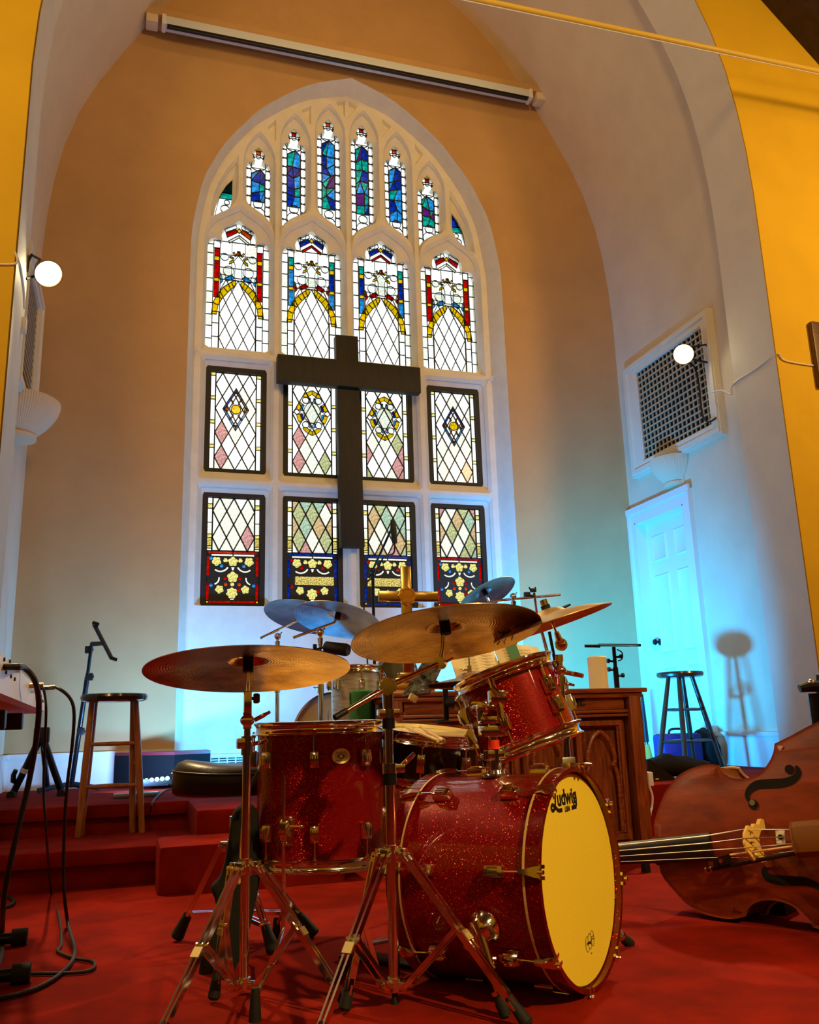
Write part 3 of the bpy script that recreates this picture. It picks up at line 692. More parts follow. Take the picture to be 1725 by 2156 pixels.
# upper tier: canopy work over a quarry field inside the cusped heads
for i, c in enumerate(LC):
    red = i in (0, 3); colm = 'red' if red else 'sky'
    p = Panel('stained_glass_panel', 'tall canopy light with cusped head, %s, with %s side columns' % (ORD[i], 'red' if red else 'blue'))
    zb = 3.945; w = .006
    lattice(p, c-.16, c+.16, zb, zb+.235*2.9, 3, 3, lambda a, b: 'clear', w=.0065)
    for sx in (-1, 1):
        zz = [zb, zb+.10, zb+.22, zb+.33, zb+.44, zb+.55, zb+.68, zb+.81, zb+.93, zb+1.02]
        for k, (a, b) in enumerate(zip(zz, zz[1:])): p.pane(rect(*sorted((c+sx*.222, c+sx*.28)), a, b), 'clear' if rnd.random() < .75 else 'milk', w=w)
        zz = [zb, zb+.12, zb+.25, zb+.36]
        for a, b in zip(zz, zz[1:]): p.pane(rect(*sorted((c+sx*.165, c+sx*.222)), a, b), 'clear', w=w)
        for a, b, g in ((.50, .655, colm), (.655, .69, 'yellow'), (.69, .86, colm if rnd.random() < .6 else ('blue' if not red else 'red')), (.86, .905, 'yellow'), (.905, .985, colm if red else 'teal')):
            p.pane(rect(*sorted((c+sx*.170, c+sx*.214)), zb+a, zb+b), g, w=w)
        p.pane(rect(*sorted((c+sx*.165, c+sx*.222)), zb+.985, zb+1.06), 'clear', w=w)
    # field above the quarries
    fz = [zb+.68, zb+.80, zb+.93, zb+1.06]
    for a, b in zip(fz, fz[1:]):
        for x0, x1 in ((-.165, -.06), (-.06, .06), (.06, .165)): p.pane(rect(c+x0, c+x1, a, b), 'milk' if rnd.random() < .3 else 'clear', w=.004)
    p.pane([(c-.165, zb+1.06), (c+.165, zb+1.06), (c+.165, zb+1.17), (c, zb+1.30), (c-.165, zb+1.17)], 'clear', w=.004)
    # gilded arch
    for s in (-1, 1):
        P0 = [(.23, .33), (.218, .44), (.185, .52), (.13, .60), (.06, .66), (.025, .685)]; P1 = [(.185, .33), (.172, .42), (.14, .485), (.09, .555), (.04, .61), (.022, .64)]
        for k in range(5):
            p.pane([(c+s*P0[k][0], zb+P0[k][1]), (c+s*P0[k+1][0], zb+P0[k+1][1]), (c+s*P1[k+1][0], zb+P1[k+1][1]), (c+s*P1[k][0], zb+P1[k][1])], 'yellow', Y=YO, w=.006)
        p.pane([(c+s*.03, zb+.70), (c+s*.10, zb+.66), (c+s*.12, zb+.69), (c+s*.06, zb+.73)], 'sky' if red else 'red', Y=YO, w=.005)
        p.pane([(c+s*.135, zb+.66), (c+s*.16, zb+.63), (c+s*.16, zb+.74), (c+s*.15, zb+.72)], 'sky' if red else 'red', Y=YO, w=.004)
        p.pane(ngon(c+s*.088, zb+.765, .048, 14), 'clear', Y=YO, w=.004); p.pane(ngon(c+s*.135, zb+.70, .026, 10), 'clear', Y=YO, w=.004); p.pane(ngon(c+s*.125, zb+.90, .036, 10), 'clear', Y=YO, w=.004)
        # star rays
        for a in (.25, .95, 1.45):
            x0, z0_ = c+s*.03*cos(a), zb+.885+.03*sin(a); 
            p.pane([(c+s*(.045*cos(a-.18)), zb+.885+.045*sin(a-.18)), (c+s*.085*cos(a-.05), zb+.885+.085*sin(a-.05)), (c+s*.085*cos(a+.12), zb+.885+.085*sin(a+.12)), (c+s*.045*cos(a+.1), zb+.885+.045*sin(a+.1))], 'yellow', Y=YO, w=.005)
        p.pane([(c+s*.04, zb+.86), (c+s*.085, zb+.835), (c+s*.08, zb+.86), (c+s*.05, zb+.88)], 'yellow', Y=YO, w=.005)
        # chevron in the head
        chv = 'red' if red else 'blue'
        p.pane([(c+s*.016, zb+1.16), (c+s*.105, zb+1.10), (c+s*.118, zb+1.14), (c+s*.03, zb+1.195)], 'orange' if (red and s > 0 and i == 0) else chv, Y=YO, w=.006)
        p.pane([(c, zb+1.11), (c+s*.085, zb+1.045), (c+s*.095, zb+1.065), (c, zb+1.135)], 'red' if not red else 'milk', Y=YO, w=.005)
        p.pane([(c+s*.018, zb+1.205), (c+s*.12, zb+1.15), (c+s*.13, zb+1.18), (c+s*.03, zb+1.24)], 'clear', Y=YO, w=.004)
    p.pane([(c, zb+1.155), (c+.022, zb+1.18), (c, zb+1.205), (c-.022, zb+1.18)], 'yellow', Y=YO, w=.006)
    p.pane([(c-.03, zb+.93), (c+.03, zb+.93), (c, zb+.975)], 'red', Y=YO, w=.005)
    p.pane([(c-.034, zb+.70), (c+.034, zb+.70), (c+.03, zb+.83), (c+.045, zb+.87), (c, zb+.925), (c-.045, zb+.87), (c-.03, zb+.83)], 'clear', Y=YO, w=.004)
    p.done()
# tracery lights
TORD = ('leftmost', 'second', 'third', 'fourth', 'fifth', 'rightmost')
for k, c in enumerate(TC):
    p = Panel('stained_glass_panel', 'narrow tracery light, %s of the six at the top, blue and green mosaic' % TORD[k]); pk = PK[k]; zb = 5.13
    top = pk-.39; mid0 = zb+.36 if k in (2, 3) else zb+.33; r = random.Random(20+k)
    nrow = max(3, int((top-mid0)/.105))
    cols = ['blue', 'teal', 'sky', 'sky', 'teal', 'blue', 'violet']
    xs = [[c-.062]+[c+r.uniform(-.025, .025)]+[c+.062] for _ in range(nrow+1)]
    zs = [[lerp(mid0, top, (q+(r.uniform(-.3, .3) if 0 < q < nrow else 0))/nrow) for _ in range(3)] for q in range(nrow+1)]
    zs[-1][1] = top+.05
    for q in range(nrow):
        for m in range(2):
            quad = [(xs[q][m], zs[q][m]), (xs[q][m+1], zs[q][m+1]), (xs[q+1][m+1], zs[q+1][m+1]), (xs[q+1][m], zs[q+1][m])]
            if r.random() < .35:
                p.pane([quad[0], quad[1], quad[2]], r.choice(cols), w=.008); p.pane([quad[0], quad[2], quad[3]], r.choice(cols), w=.008)
            else: p.pane(quad, r.choice(cols), w=.008)
    n = int((pk-.25-zb)/.09)
    for sx in (-1, 1):
        for q in range(n):
            a, b = lerp(zb, pk-.25, q/n), lerp(zb, pk-.25, (q+1)/n)
            p.pane([(c+sx*.066, a+.008), (c+sx*.084, a), (c+sx*.112, a+.008), (c+sx*.116, (a+b)/2), (c+sx*.112, b-.008), (c+sx*.084, b), (c+sx*.066, b-.008)], 'clear', w=.005)
    for a, b, g in ((zb-.12, zb+.02, 'clear'), (zb+.02, zb+.13, 'sky')): 
        p.pane(rect(c-.062, c-.004, a, b), g if k % 2 else 'clear', w=.006); p.pane(rect(c+.004, c+.062, a, b), 'clear' if k % 2 else g, w=.006)
    p.pane(rect(c-.062, c+.062, zb+.13, mid0), 'clear', w=.003)
    p.pane(ngon(c, zb+.20, .066, 14), 'clear', Y=YO, w=.005); p.pane(ngon(c, zb+.30, .044, 12), 'clear', Y=YO, w=.005)
    p.pane(ngon(c, top+.11, .075, 14, 1.1), 'clear', w=.004); p.pane(rect(c-.062, c+.062, top+.06, top+.20), 'clear', w=.002)
    for sx in (-1, 1): p.pane(ngon(c+sx*.05, top+.165, .014, 6), 'orange', Y=YO, w=.004); p.pane(ngon(c+sx*.075, top+.19, .03, 8), 'clear', w=.004)
    p.pane(ngon(c, pk-.205, .022, 8), 'clear', w=.004); p.pane(rect(c-.02, c+.02, pk-.185, pk-.148), 'red' if k % 2 else 'orange', w=.006)
    p.pane([(c-.065, pk-.145), (c+.065, pk-.145), (c+.06, pk-.17+.09), (c, pk-.10), (c-.06, pk-.08)], 'yellow' if k in (0, 5) else 'milk', w=.004)
    p.done()
for mir in (0, 1):
    f = (lambda x, z: (2*1.777-x, z)) if mir else (lambda x, z: (x, z))
    p = Panel('stained_glass_panel', 'small curved corner light at the %s end of the tracery' % ('right' if mir else 'left'))
    p.pane([f(.53, 5.19), f(.70, 5.19), f(.70, 5.26), f(.56, 5.26)], 'sky', w=.005); p.pane([f(.55, 5.26), f(.71, 5.26), f(.71, 5.44), f(.585, 5.44)], 'clear', w=.005)
    p.pane([f(.585, 5.44), f(.71, 5.44), f(.71, 5.50), f(.61, 5.50)], 'teal', w=.005); p.pane([f(.60, 5.50), f(.71, 5.50), f(.71, 5.66)], 'dark' if not mir else 'blue', w=.005)
    p.pane(ngon(*f(.64, 5.33), .04, 12), 'clear', Y=YO, w=.005); p.pane(ngon(*f(.655, 5.40), .025, 10), 'clear', Y=YO, w=.005)
    p.done()
# ------------------------------------------------------------------ drum kit
ZU = V((0, 0, 1))
def hz(px, py=1490):
    r = ray(px, py); return V((r.x, r.y, 0)).normalized()
def lat(px, py=1490):
    h = hz(px, py); return V((h.y, -h.x, 0))
def zline(X, Y, px, py):
    d = ray(px, py); t = (X*d.x+Y*d.y)/(d.x*d.x+d.y*d.y); return CAMZ+d.z*t
def beam(mb, p0, p1, w, h, side):
    # flat bar of width w (along side) and thickness h
    p0, p1 = V(p0), V(p1); t = (p1-p0).normalized(); s = V(side)-t*V(side).dot(t); s.normalize(); u = t.cross(s)
    mb.loft([[p+s*w/2+u*h/2, p-s*w/2+u*h/2, p-s*w/2-u*h/2, p+s*w/2-u*h/2] for p in (p0, p1)], cap0=True, cap1=True); return mb
def ringmb(F, r0, r1, z0, z1, n=64):
    return MB().lathe([(r0, z0), (r1, z0), (r1, z1), (r0, z1), (r0, z0)], F, n)
def local_obj(name, mb, m, F, parent=None, smooth=35):
    # mesh in its own frame (keeps local axes for turned surfaces)
    me = bpy.data.meshes.new(name); me.from_pydata([tuple(p) for p in mb.v], [], mb.f)
    bm = bmesh.new(); bm.from_mesh(me); bmesh.ops.remove_doubles(bm, verts=bm.verts, dist=1e-6); bmesh.ops.recalc_face_normals(bm, faces=bm.faces); bm.to_mesh(me); bm.free()
    me.shade_smooth(); me.set_sharp_from_angle(angle=radians(smooth)); me.materials.append(m)
    o = bpy.data.objects.new(name, me); COL.objects.link(o); F2 = F.copy()
    if parent is not None: o.parent = parent; F2.translation = F.translation-wloc(parent)
    o.matrix_local = F2; return o
IDM = Matrix.Identity(4)
HEADW = mat('coated_head', (.80, .62, .25), .55)
HEADY = mat('amber_bass_head', (.90, .70, .06), .42, noise=(240, .06))
WOODEDGE = mat('bare_wood_edge', (.62, .40, .16), .5)
HOOPR = sparkle('red_sparkle_hoop', (.13, .001, .002), (.6, .015, .02), 420)

def lug(root, F, r, ang, z, L=.052, w=.030, axial=1, name='lug', rod=None, extra=0):
    # F drum frame; lug stands on the shell at angle ang with its long axis along the drum
    e = V((cos(ang), sin(ang), 0)); p = F @ (e*(r+.002)+V((0, 0, z)))
    n = (F.to_3x3() @ e); ax = F.to_3x3() @ V((0, 0, 1))
    G_ = frame(p, n, ax); m = MB()
    # boat shaped casting with three ribs
    for k in range(1):
        sec = []
        for t, hw, hh in ((-.5, .40, .010), (-.45, .5, .021), (-.2, .5, .025), (.2, .5, .025), (.45, .5, .021), (.5, .4, .010)):
            sec.append([G_ @ V((t*L, a*w*hw, b*hh)) for a, b in ((-1, 0), (-1, .75), (-.78, 1), (0, 1.06), (.78, 1), (1, .75), (1, 0))])
        m.loft(sec, closed=True, cap0=True, cap1=True)
    for q in (-.28, 0, .28): m.box(G_ @ V((0, q*w, .026)), (1, 1, 1), (G_.to_3x3() @ Matrix.Diagonal((L*.55, w*.12, .004))).to_3x3())
    o = build(name, m, CHROME, root)
    if rod:
        z0, z1 = rod; d = (r+.013)
        t = MB().tube(F @ (e*d+V((0, 0, z0))), F @ (e*d+V((0, 0, z1))), .0030, n=8)
        t.tube(F @ (e*d+V((0, 0, z1-.012 if z1 > z0 else z1+.012))), F @ (e*d+V((0, 0, z1+.006 if z1 > z0 else z1-.006))), .006, n=6)
        build('tension_rod', t, CHROME, root)
    return o
def hoop_mb(F, R, z, up=1, h=.038):
    # triple flanged hoop, flange outward at the shell side
    pr_ = [(R+.002, 0), (R+.019, 0), (R+.021, .002), (R+.019, .005), (R+.010, .008), (R+.006, .014), (R+.005, .021), (R+.008, h-.008), (R+.014, h-.003), (R+.014, h+.001), (R+.009, h+.003), (R+.001, h-.004), (R+.002, 0)]
    return MB().lathe([(r, z+up*q) for r, q in pr_], F, 72)
def chrome_drum(root, F, R, L, nl, a0, shellmat, lugz=.055, badge=None):
    # shell from z=0 to L in frame F
    build('shell', MB().lathe([(R-.008, 0), (R, 0), (R, L), (R-.008, L), (R-.008, 0)], F, 72), shellmat, root)
    build('hoop', hoop_mb(F, R, L-.016), CHROME, root); build('hoop', hoop_mb(F, R, .016, -1), CHROME, root)
    build('top_head', MB().lathe([(0, L+.004), (R-.001, L+.004), (R+.0005, L-.004), (0, L+.001)], F, 48), HEADW, root)
    build('bottom_head', MB().lathe([(0, -.004), (R-.001, -.004), (R+.0005, .004), (0, -.001)], F, 48), HEADW, root)
    for k in range(nl):
        a = a0+2*pi*k/nl
        lug(root, F, R, a, L-lugz-.03, rod=(L-lugz-.01, L-.010)); lug(root, F, R, a, lugz+.03, rod=(lugz+.01, .010))
    if badge is not None:
        e = V((cos(badge[0]), sin(badge[0]), 0)); p = F @ (e*(R+.0005)+V((0, 0, badge[1]))); n = F.to_3x3() @ e
        Gb = frame(p, n, F.to_3x3() @ V((0, 0, 1)).cross(e))
        b = MB()
        for r, h in ((.0, .0035), (.014, .0035), (.017, .0025), (.0185, .0035), (.020, .0)): pass
        Gb = Gb @ Matrix.Diagonal((1.55, 1.25, 1, 1)); b.lathe([(0, .0025), (.015, .0025), (.0165, .0035), (.0185, .0035), (.0195, 0)], Gb, 28)
        for v in b.v[:]: pass
        bo = build('badge', b, mat('badge_brass', (.80, .62, .26), .4, .8), root)
        ic = MB().lathe([(.0045, .0026), (.0045, .0038), (.0065, .0038), (.0065, .0026)], Gb, 16)
        for s in (-1, 1):
            for q in (-1, 1): ic.path([Gb @ V((s*.0065, q*.001, .003)), Gb @ V((s*.010, q*.004, .003)), Gb @ V((s*.0135, q*.0025, .003))], .0007, 5)
        for v in text_mb('Ludwig', .0075, Gb @ Matrix.Translation((0, .0095, .0026)), .0006).__dict__.items(): pass
        tm = text_mb('Ludwig', .0075, Gb @ Matrix.Translation((0, .0095, .0026)), .0006); ic.add(tm.v, tm.f)
        tm = text_mb('MADE IN USA', .0042, Gb @ Matrix.Translation((0, -.0095, .0026)), .0006); ic.add(tm.v, tm.f)
        build('badge_print', ic, mat('badge_dark', (.03, .022, .012), .5), bo)

# ---- bass drum
BF = V((1.198, 2.283, .286)); BA = V((cos(-.877)*cos(.04), sin(-.877)*cos(.04), sin(.04)))
FBD = frame(BF, BA, (.769, .639, 0)); RB, RH = .270, .2835
bd = thing('bass_drum', 'red sparkle bass drum with amber front head lying on its spurs', 'drum', (BF.x-.15, BF.y+.18, 0))
build('shell', MB().lathe([(RB-.008, -.425), (RB, -.425), (RB, -.035), (RB-.008, -.035)], FBD, 96), REDS, bd)
for z0, z1, ze in ((-.047, 0, -.047), (-.46, -.413, -.413)):
    h = build('wooden_hoop', MB().lathe([(RB+.001, z0), (RH, z0), (RH, z1), (RB+.001, z1), (RB+.001, z0)], FBD, 96), HOOPR, bd)
    e = MB().lathe([(RB+.0005, ze-.0005), (RH+.0006, ze-.0005), (RH+.0006, ze+(.006 if ze > -.1 else -.006)), (RB+.0005, ze+(.006 if ze > -.1 else -.006)), (RB+.0005, ze-.0005)], FBD, 96)
    tag(build('wood_edge_inlay', e, WOODEDGE, h), 'bare wood edge of the hoop')
fh = build('front_head', MB().lathe([(0, -.018), (RB-.004, -.018), (RB+.0005, -.024), (RB+.0005, -.03), (0, -.022)], FBD, 72), HEADY, bd)
build('batter_head', MB().lathe([(0, -.442), (RB-.002, -.442), (RB+.0005, -.436), (0, -.438)], FBD, 48), HEADW, bd)
# printed logo on the front head: script L with a bar, 'udwig', small USA
INK = mat('black_print', (.006, .006, .012), .5)
GL = FBD @ Matrix.Translation((-.046, .203, -.0178)) @ Matrix.Scale(.92, 4)
lg = MB()
def stroke(pts, w, F, zz=.0004):
    P_ = catmull([(a, b, 0) for a, b in pts], 6); m = len(P_); Lf, Rt = [], []
    for i, p in enumerate(P_):
        t = (P_[min(i+1, m-1)]-P_[max(i-1, 0)]).normalized(); n = V((-t.y, t.x, 0)); ww = w[0]+(w[1]-w[0])*i/(m-1)
        Lf.append(p+n*ww/2); Rt.append(p-n*ww/2)
    poly = Lf+Rt[::-1]; n = m
    lg.add([F @ (q+V((0, 0, zz))) for q in Lf]+[F @ (q+V((0, 0, zz))) for q in Rt], [(i, i+1, n+i+1, n+i) for i in range(m-1)])
stroke([(-.068, .020), (-.078, .028), (-.070, .042), (-.058, .036), (-.060, .010), (-.068, -.018), (-.085, -.026), (-.095, -.018), (-.085, -.010), (-.066, -.018), (-.045, -.029), (-.018, -.029)], (.009, .012), GL)
stroke([(.052, -.030), (.090, -.030)], (.012, .012), GL)
stroke([(.091, .008), (.093, -.012), (.084, -.030)], (.010, .010), GL)
tm = text_mb('udwig', .062, GL @ Matrix.Translation((.022, .003, .0006)), .0003, off=.0018, sx=.98); lg.add(tm.v, tm.f)
tm = text_mb('USA', .021, GL @ Matrix.Translation((.018, -.0305, .0006)), .0003, off=.0008, shear=.2); lg.add(tm.v, tm.f)
tag(build('printed_logo', lg, INK, fh), 'black script logo printed on the head')
G2 = FBD @ Matrix.Translation((.030, -.170, -.0174)); lg = MB()
for k, (cx, cy) in enumerate(((-.018, -.004), (0, .0), (.018, .004))):
    pts = [(cx+.0125*cos(a), cy+.019*sin(a)) for a in [2*pi*i/24 for i in range(25)]]
    if k == 0: pts = pts[4:22]
    if k == 2: pts = pts[14:25]+pts[0:10]
    lg.path([G2 @ V((a, b, 0)) for a, b in pts], .0007, 4)
for s_, t_, yy in (('Ludwig', .0105, -.002),):
    tm = text_mb(s_, t_, G2 @ Matrix.Translation((-.008, yy, .0003)), .0002, off=.0003, shear=.2); lg.add(tm.v, tm.f)
for q, t_ in enumerate(('HEAVY', 'COATED')):
    tm = text_mb(t_, .005, G2 @ Matrix.Translation((.018, .008-.006*q, .0003)), .0002); lg.add(tm.v, tm.f)
tm = text_mb('USA', .005, G2 @ Matrix.Translation((.002, -.03, .0003)), .0002); lg.add(tm.v, tm.f)
tag(build('maker_mark', lg, INK, fh), 'small three-lobed print low on the head')
# lugs, tension rods and claws
for k in range(8):
    a = pi-radians(10+45*k)
    for zl, zc, s in ((-.125, -.02, 1), (-.335, -.44, -1)):
        o = lug(bd, FBD, RB, a, zl, L=.056, w=.030)
        e = V((cos(a), sin(a), 0)); t = MB().tube(FBD @ (e*(RB+.016)+V((0, 0, zl+s*.02))), FBD @ (e*(RB+.019)+V((0, 0, zc))), .0032, n=8)
        build('tension_rod', t, CHROME, bd)
        # claw hook over the hoop
        n = FBD.to_3x3() @ e; Gc = frame(FBD @ (e*(RH+.002)+V((0, 0, zc))), n, FBD.to_3x3() @ V((0, 0, 1))); c = MB()
        c.loft([[Gc @ V((x*s, y*w_, z_)) for y, z_ in ((-1, 0), (-.8, h_), (.8, h_), (1, 0))] for x, w_, h_ in ((-.035, .005, .010), (-.01, .009, .013), (.012, .016, .010), (.024, .018, .006))], cap0=True, cap1=True)
        for y in (-.013, .013): c.box(Gc @ V((.024*s, y, -.006)), (1, 1, 1), (Gc.to_3x3() @ Matrix.Diagonal((.007, .009, .022))).to_3x3())
        c.tube(Gc @ V((-.012*s, 0, .004)), Gc @ V((.034*s, 0, .004)), .0055, n=8)
        build('claw_hook', c, CHROME, bd)
# spurs (one each side) with rubber tips
for side, px, py in ((-1, 1066, 2143), (1, 1330, 1990)):
    a = pi-radians(-18) if side < 0 else radians(-18)
    e = V((cos(a), sin(a), 0)); pb = FBD @ (e*(RB+.003)+V((0, 0, -.175))); n = FBD.to_3x3() @ e
    ft = onz(px, py, 0.0); top = pb+n*.035
    s = MB().lathe([(0, .0), (.042, 0), (.042, .006), (.034, .016), (.030, .034), (.016, .046), (0, .048)], frame(pb, n), 24)
    dr = (ft-top).normalized(); s.tube(top-dr*.03, top+dr*.085, .019, .014, 14); s.tube(top+dr*.02-n.cross(dr)*.05, top+dr*.0+n.cross(dr)*.02, .007, n=8); s.sphere(top+dr*.02-n.cross(dr)*.05, .011, 10, 6)
    sp = build('spur_bracket', s, CHROME, bd)
    t = MB().tube(top+dr*.08, ft-dr*.14, .0125, n=14); t.tube(ft-dr*.15, ft-dr*.11, .014, n=10); t.tube(ft-dr*.11, ft-dr*.055, .008, n=10); t.tube(ft-dr*.135-lat(1066)*.02, ft-dr*.135+lat(1066)*.022, .005, n=8); t.tube(ft-dr*.062, ft-dr*.052, .017, n=14)
    sg = build('spur', t, CHROME, bd)
    r = MB(); L_ = (ft-dr*.052); r.path([L_, lerp(L_, ft, .4), ft+V((0, 0, .004))], [.013, .0165, .014], 14); build('rubber_tip', r, RUBBER, sg)
# tom holder on top of the shell
pt_ = FBD @ V((-.02, RB, -.235)); hd = MB()
hd.lathe([(0, .0), (.045, 0), (.045, .006), (.030, .010), (.026, .020), (0, .020)], frame(pt_+V((0, 0, -.004)), (0, 0, 1)), 24)
TOPZ = zline(pt_.x, pt_.y, 1057, 1524)
hd.tube(pt_, pt_+V((0, 0, .075)), .0185, n=18); hd.tube(pt_, (pt_.x, pt_.y, TOPZ), .0145, n=18); hd.bbox(pt_+V((0, 0, .058)), (.055, .035, .03), .004)
hp = build('tom_post', hd, CHROME, bd)
tm = MB().tube((pt_.x, pt_.y, TOPZ-.075), (pt_.x, pt_.y, TOPZ-.045), .0165, n=18); tag(build('red_tape_band', tm, mat('red_tape', (.75, .03, .01), .5), hp), 'red band round the post')
hd = MB(); hd.bbox((pt_.x, pt_.y, TOPZ-.020), (.078, .05, .032), .004); hd.bbox((pt_.x-.005, pt_.y, TOPZ+.012), (.07, .045, .022), .004)
hd.tube((pt_.x-.045, pt_.y-.01, TOPZ+.01), (pt_.x-.045, pt_.y-.01, TOPZ+.045), .008, n=10); hd.bbox((pt_.x-.035, pt_.y-.01, TOPZ+.05), (.06, .01, .012), .003)
build('clamp_block', hd, CHROME, hp)
# ---- rack tom
TA = (ZU*.948-lat(1090)*.31+hz(1090)*.06).normalized()
TC_ = at(1090, 1495, 2.72); TL, TR = .214, .153
FT = frame(TC_-TA*TL/2, TA, lat(1090))
rt = thing('rack_tom', 'red sparkle rack tom tilted on a post above the bass drum', 'drum', tuple(TC_-TA*TL/2))
chrome_drum(rt, FT, TR, TL, 6, radians(-48), REDS, .045)
arm = MB(); ha = at(1040, 1440, 2.42)
arm.path([at(1057, 1512, 2.49), at(1052, 1488, 2.50), at(1045, 1470, 2.51), at(1040, 1452, 2.53)], [.010, .011, .017, .010], 12); arm.bbox(at(1047, 1468, 2.51), (.05, .03, .04), .006)
arm.tube(at(1040, 1452, 2.53), at(1034, 1430, 2.55), .009, n=10); arm.path([at(1038, 1450, 2.50), at(1052, 1462, 2.48), at(1064, 1464, 2.48)], [.009, .006, .008], 8)
build('tilter_arm', arm, CHROME, rt)
mp = MB().lathe([(0, 0), (.032, 0), (.03, .008), (.018, .014), (0, .014)], frame(at(1012, 1490, 2.60), -hz(1012)*1-lat(1012)*.4, ZU), 24); mp.bbox(at(1024, 1490, 2.55), (.06, .02, .014), .003)
build('mount_plate', mp, CHROME, rt)
# ---- floor tom
ftc = at(675, 1680, 2.84); FTX, FTY = ftc.x, ftc.y; FZ0, FZ1 = zline(FTX, FTY-.2, 675, 1822), zline(FTX, FTY-.2, 675, 1535)
FF = frame((FTX, FTY, FZ0), ZU, lat(675)); FR_ = .204; FL = FZ1-FZ0
flt = thing('floor_tom', 'red sparkle floor tom with round maker badge standing on three legs', 'drum', (FTX, FTY, 0))
chrome_drum(flt, FF, FR_, FL, 8, radians(-94.7), REDS, .06, (radians(-72), FL*.79))
for k, (ang, foot, zt) in enumerate(((-118, onz(537, 2150, 0), .56), (2, None, .50), (122, None, .50))):
    e = FF.to_3x3() @ V((cos(radians(ang)), sin(radians(ang)), 0)); p = V((FTX, FTY, 0))+e*(FR_+.03)
    if foot is None: foot = p+e*.05
    l = MB(); b0 = p+V((0, 0, zt)); l.path([b0, p+V((0, 0, .17)), p+V((0, 0, .13)), lerp(p+V((0, 0, .13)), foot, .35), foot+V((0, 0, .05))], .0058, 10)
    lo = build('leg', l, CHROME, flt)
    r = MB().path([foot+V((0, 0, .075)), foot+V((0, 0, .06)), foot+V((0, 0, .0))], [.009, .012, .016], 14); build('rubber_foot', r, RUBBER, lo)
    bz = FZ0+.10; b = MB(); Gb = frame(V((FTX, FTY, bz))+e*(FR_-.001), e, ZU)
    b.loft([[Gb @ V((t*.085, y*.022*w_, z_)) for y, z_ in ((-1, 0), (-1, h_*.6), (-.5, h_), (.5, h_), (1, h_*.6), (1, 0))] for t, w_, h_ in ((-.5, .6, .012), (-.35, .9, .03), (0, 1, .042), (.35, .9, .036), (.5, .6, .02))], cap0=True, cap1=True)
    b.tube(Gb @ V((.015, -.055, .022)), Gb @ V((.015, -.015, .022)), .004, n=8); b.sphere(Gb @ V((.015, -.055, .022)), .007, 8, 6)
    build('leg_bracket', b, CHROME, flt)
# ---- snare on its stand
sc_ = at(912, 1549, 3.02); SA = (ZU+lat(912)*.12-hz(912)*.10).normalized(); SR, SLn = .178, .14
FS = frame(sc_-SA*SLn, SA, lat(912))
BLKSH = mat('black_lacquer', (.012, .010, .009), .15, coat=.6)
sn = thing('snare_drum', 'black snare drum with yellowed head and two sticks lying across it', 'drum', tuple(FS.translation))
chrome_drum(sn, FS, SR, SLn, 8, radians(-100), BLKSH, .035)
pq_ = FS.inverted() @ (CC+ray(977, 1556)*((FS @ V((0, 0, SLn))-CC).dot(SA)/ray(977, 1556).dot(SA)))
tgm = MB().prism([(x, y) for x, y in [(0, 0), (.035, .018), (.075, .020), (.085, .0), (.07, -.02), (.03, -.02)]], FS @ Matrix.Translation((pq_.x-.03, pq_.y+.0, SLn+.0045)), .004)
tag(build('damper_gel', tgm, mat('red_gel', (.8, .03, .01), .3), sn), 'red gel pad on the head')
CLIP = mat('pale_brass_clip', (.62, .48, .20), .35, .7)
def u_(t, s): u = t.cross(s); return u if u.z < 0 else -u
def tripod(root, base, zc, zb, feet, r=.014, w=.012, mid=.5, foot_l=.07, plain=False, m=CHROME, fr=(.012, .017)):
    base = V(base)
    cl = MB(); cl.tube(base+V((0, 0, zc-.022)), base+V((0, 0, zc+.022)), r+.008, n=18)
    for f in feet:
        d = V((f.x-base.x, f.y-base.y, 0)).normalized(); cl.bbox(base+d*.032+V((0, 0, zc)), (.03, .022, .034), .003, Matrix.Rotation(atan2(d.y, d.x), 3, 'Z'))
    build('upper_collar', cl, m, root)
    cl = MB(); cl.tube(base+V((0, 0, zb-.016)), base+V((0, 0, zb+.016)), r+.006, n=18)
    for f in feet:
        d = V((f.x-base.x, f.y-base.y, 0)).normalized(); cl.bbox(base+d*.03+V((0, 0, zb)), (.03, .018, .022), .003, Matrix.Rotation(atan2(d.y, d.x), 3, 'Z'))
    build('lower_collar', cl, m, root)
    for f in feet:
        d = V((f.x-base.x, f.y-base.y, 0)).normalized(); s = V((-d.y, d.x, 0))
        a = base+d*.045+V((0, 0, zc)); b = V((f.x, f.y, .012)); t = (b-a).normalized(); e = b-t*foot_l*.5
        l = MB()
        for q in (-1, 1): beam(l, a+s*q*w*.72, e+s*q*w*.45, w*.42, .018, s)
        for q in (.02, mid, .97): beam(l, lerp(a, e, q)-t*.012, lerp(a, e, q)+t*.012, w*2.2, .006, s)
        l.tube(lerp(a, e, mid)-s*w*1.4, lerp(a, e, mid)+s*w*1.4, .006, n=8); l.tube(a-s*w*1.5, a+s*w*1.5, .007, n=8)
        lo = build('leg', l, m, root)
        if not plain: build('leg_clip', beam(MB(), lerp(a, e, mid+.03)-u_(t, s)*.010, lerp(a, e, mid+.09)-u_(t, s)*.010, w*1.9, .004, s), CLIP, lo)
        rb = MB(); q0, q1 = b-t*foot_l, b+t*.004
        rb.path([q0, lerp(q0, q1, .25), lerp(q0, q1, .9), q1], [fr[0]*.9, fr[0], fr[1], fr[1]*.7], 14); build('rubber_foot', rb, RUBBER, lo)
        br = MB(); c0 = base+d*.04+V((0, 0, zb)); c1 = lerp(a, e, mid)
        for q in (-1, 1): beam(br, c0+s*q*w*.8, c1+s*q*w*.9, w*.35, .013, s)
        build('brace', br, m, root)
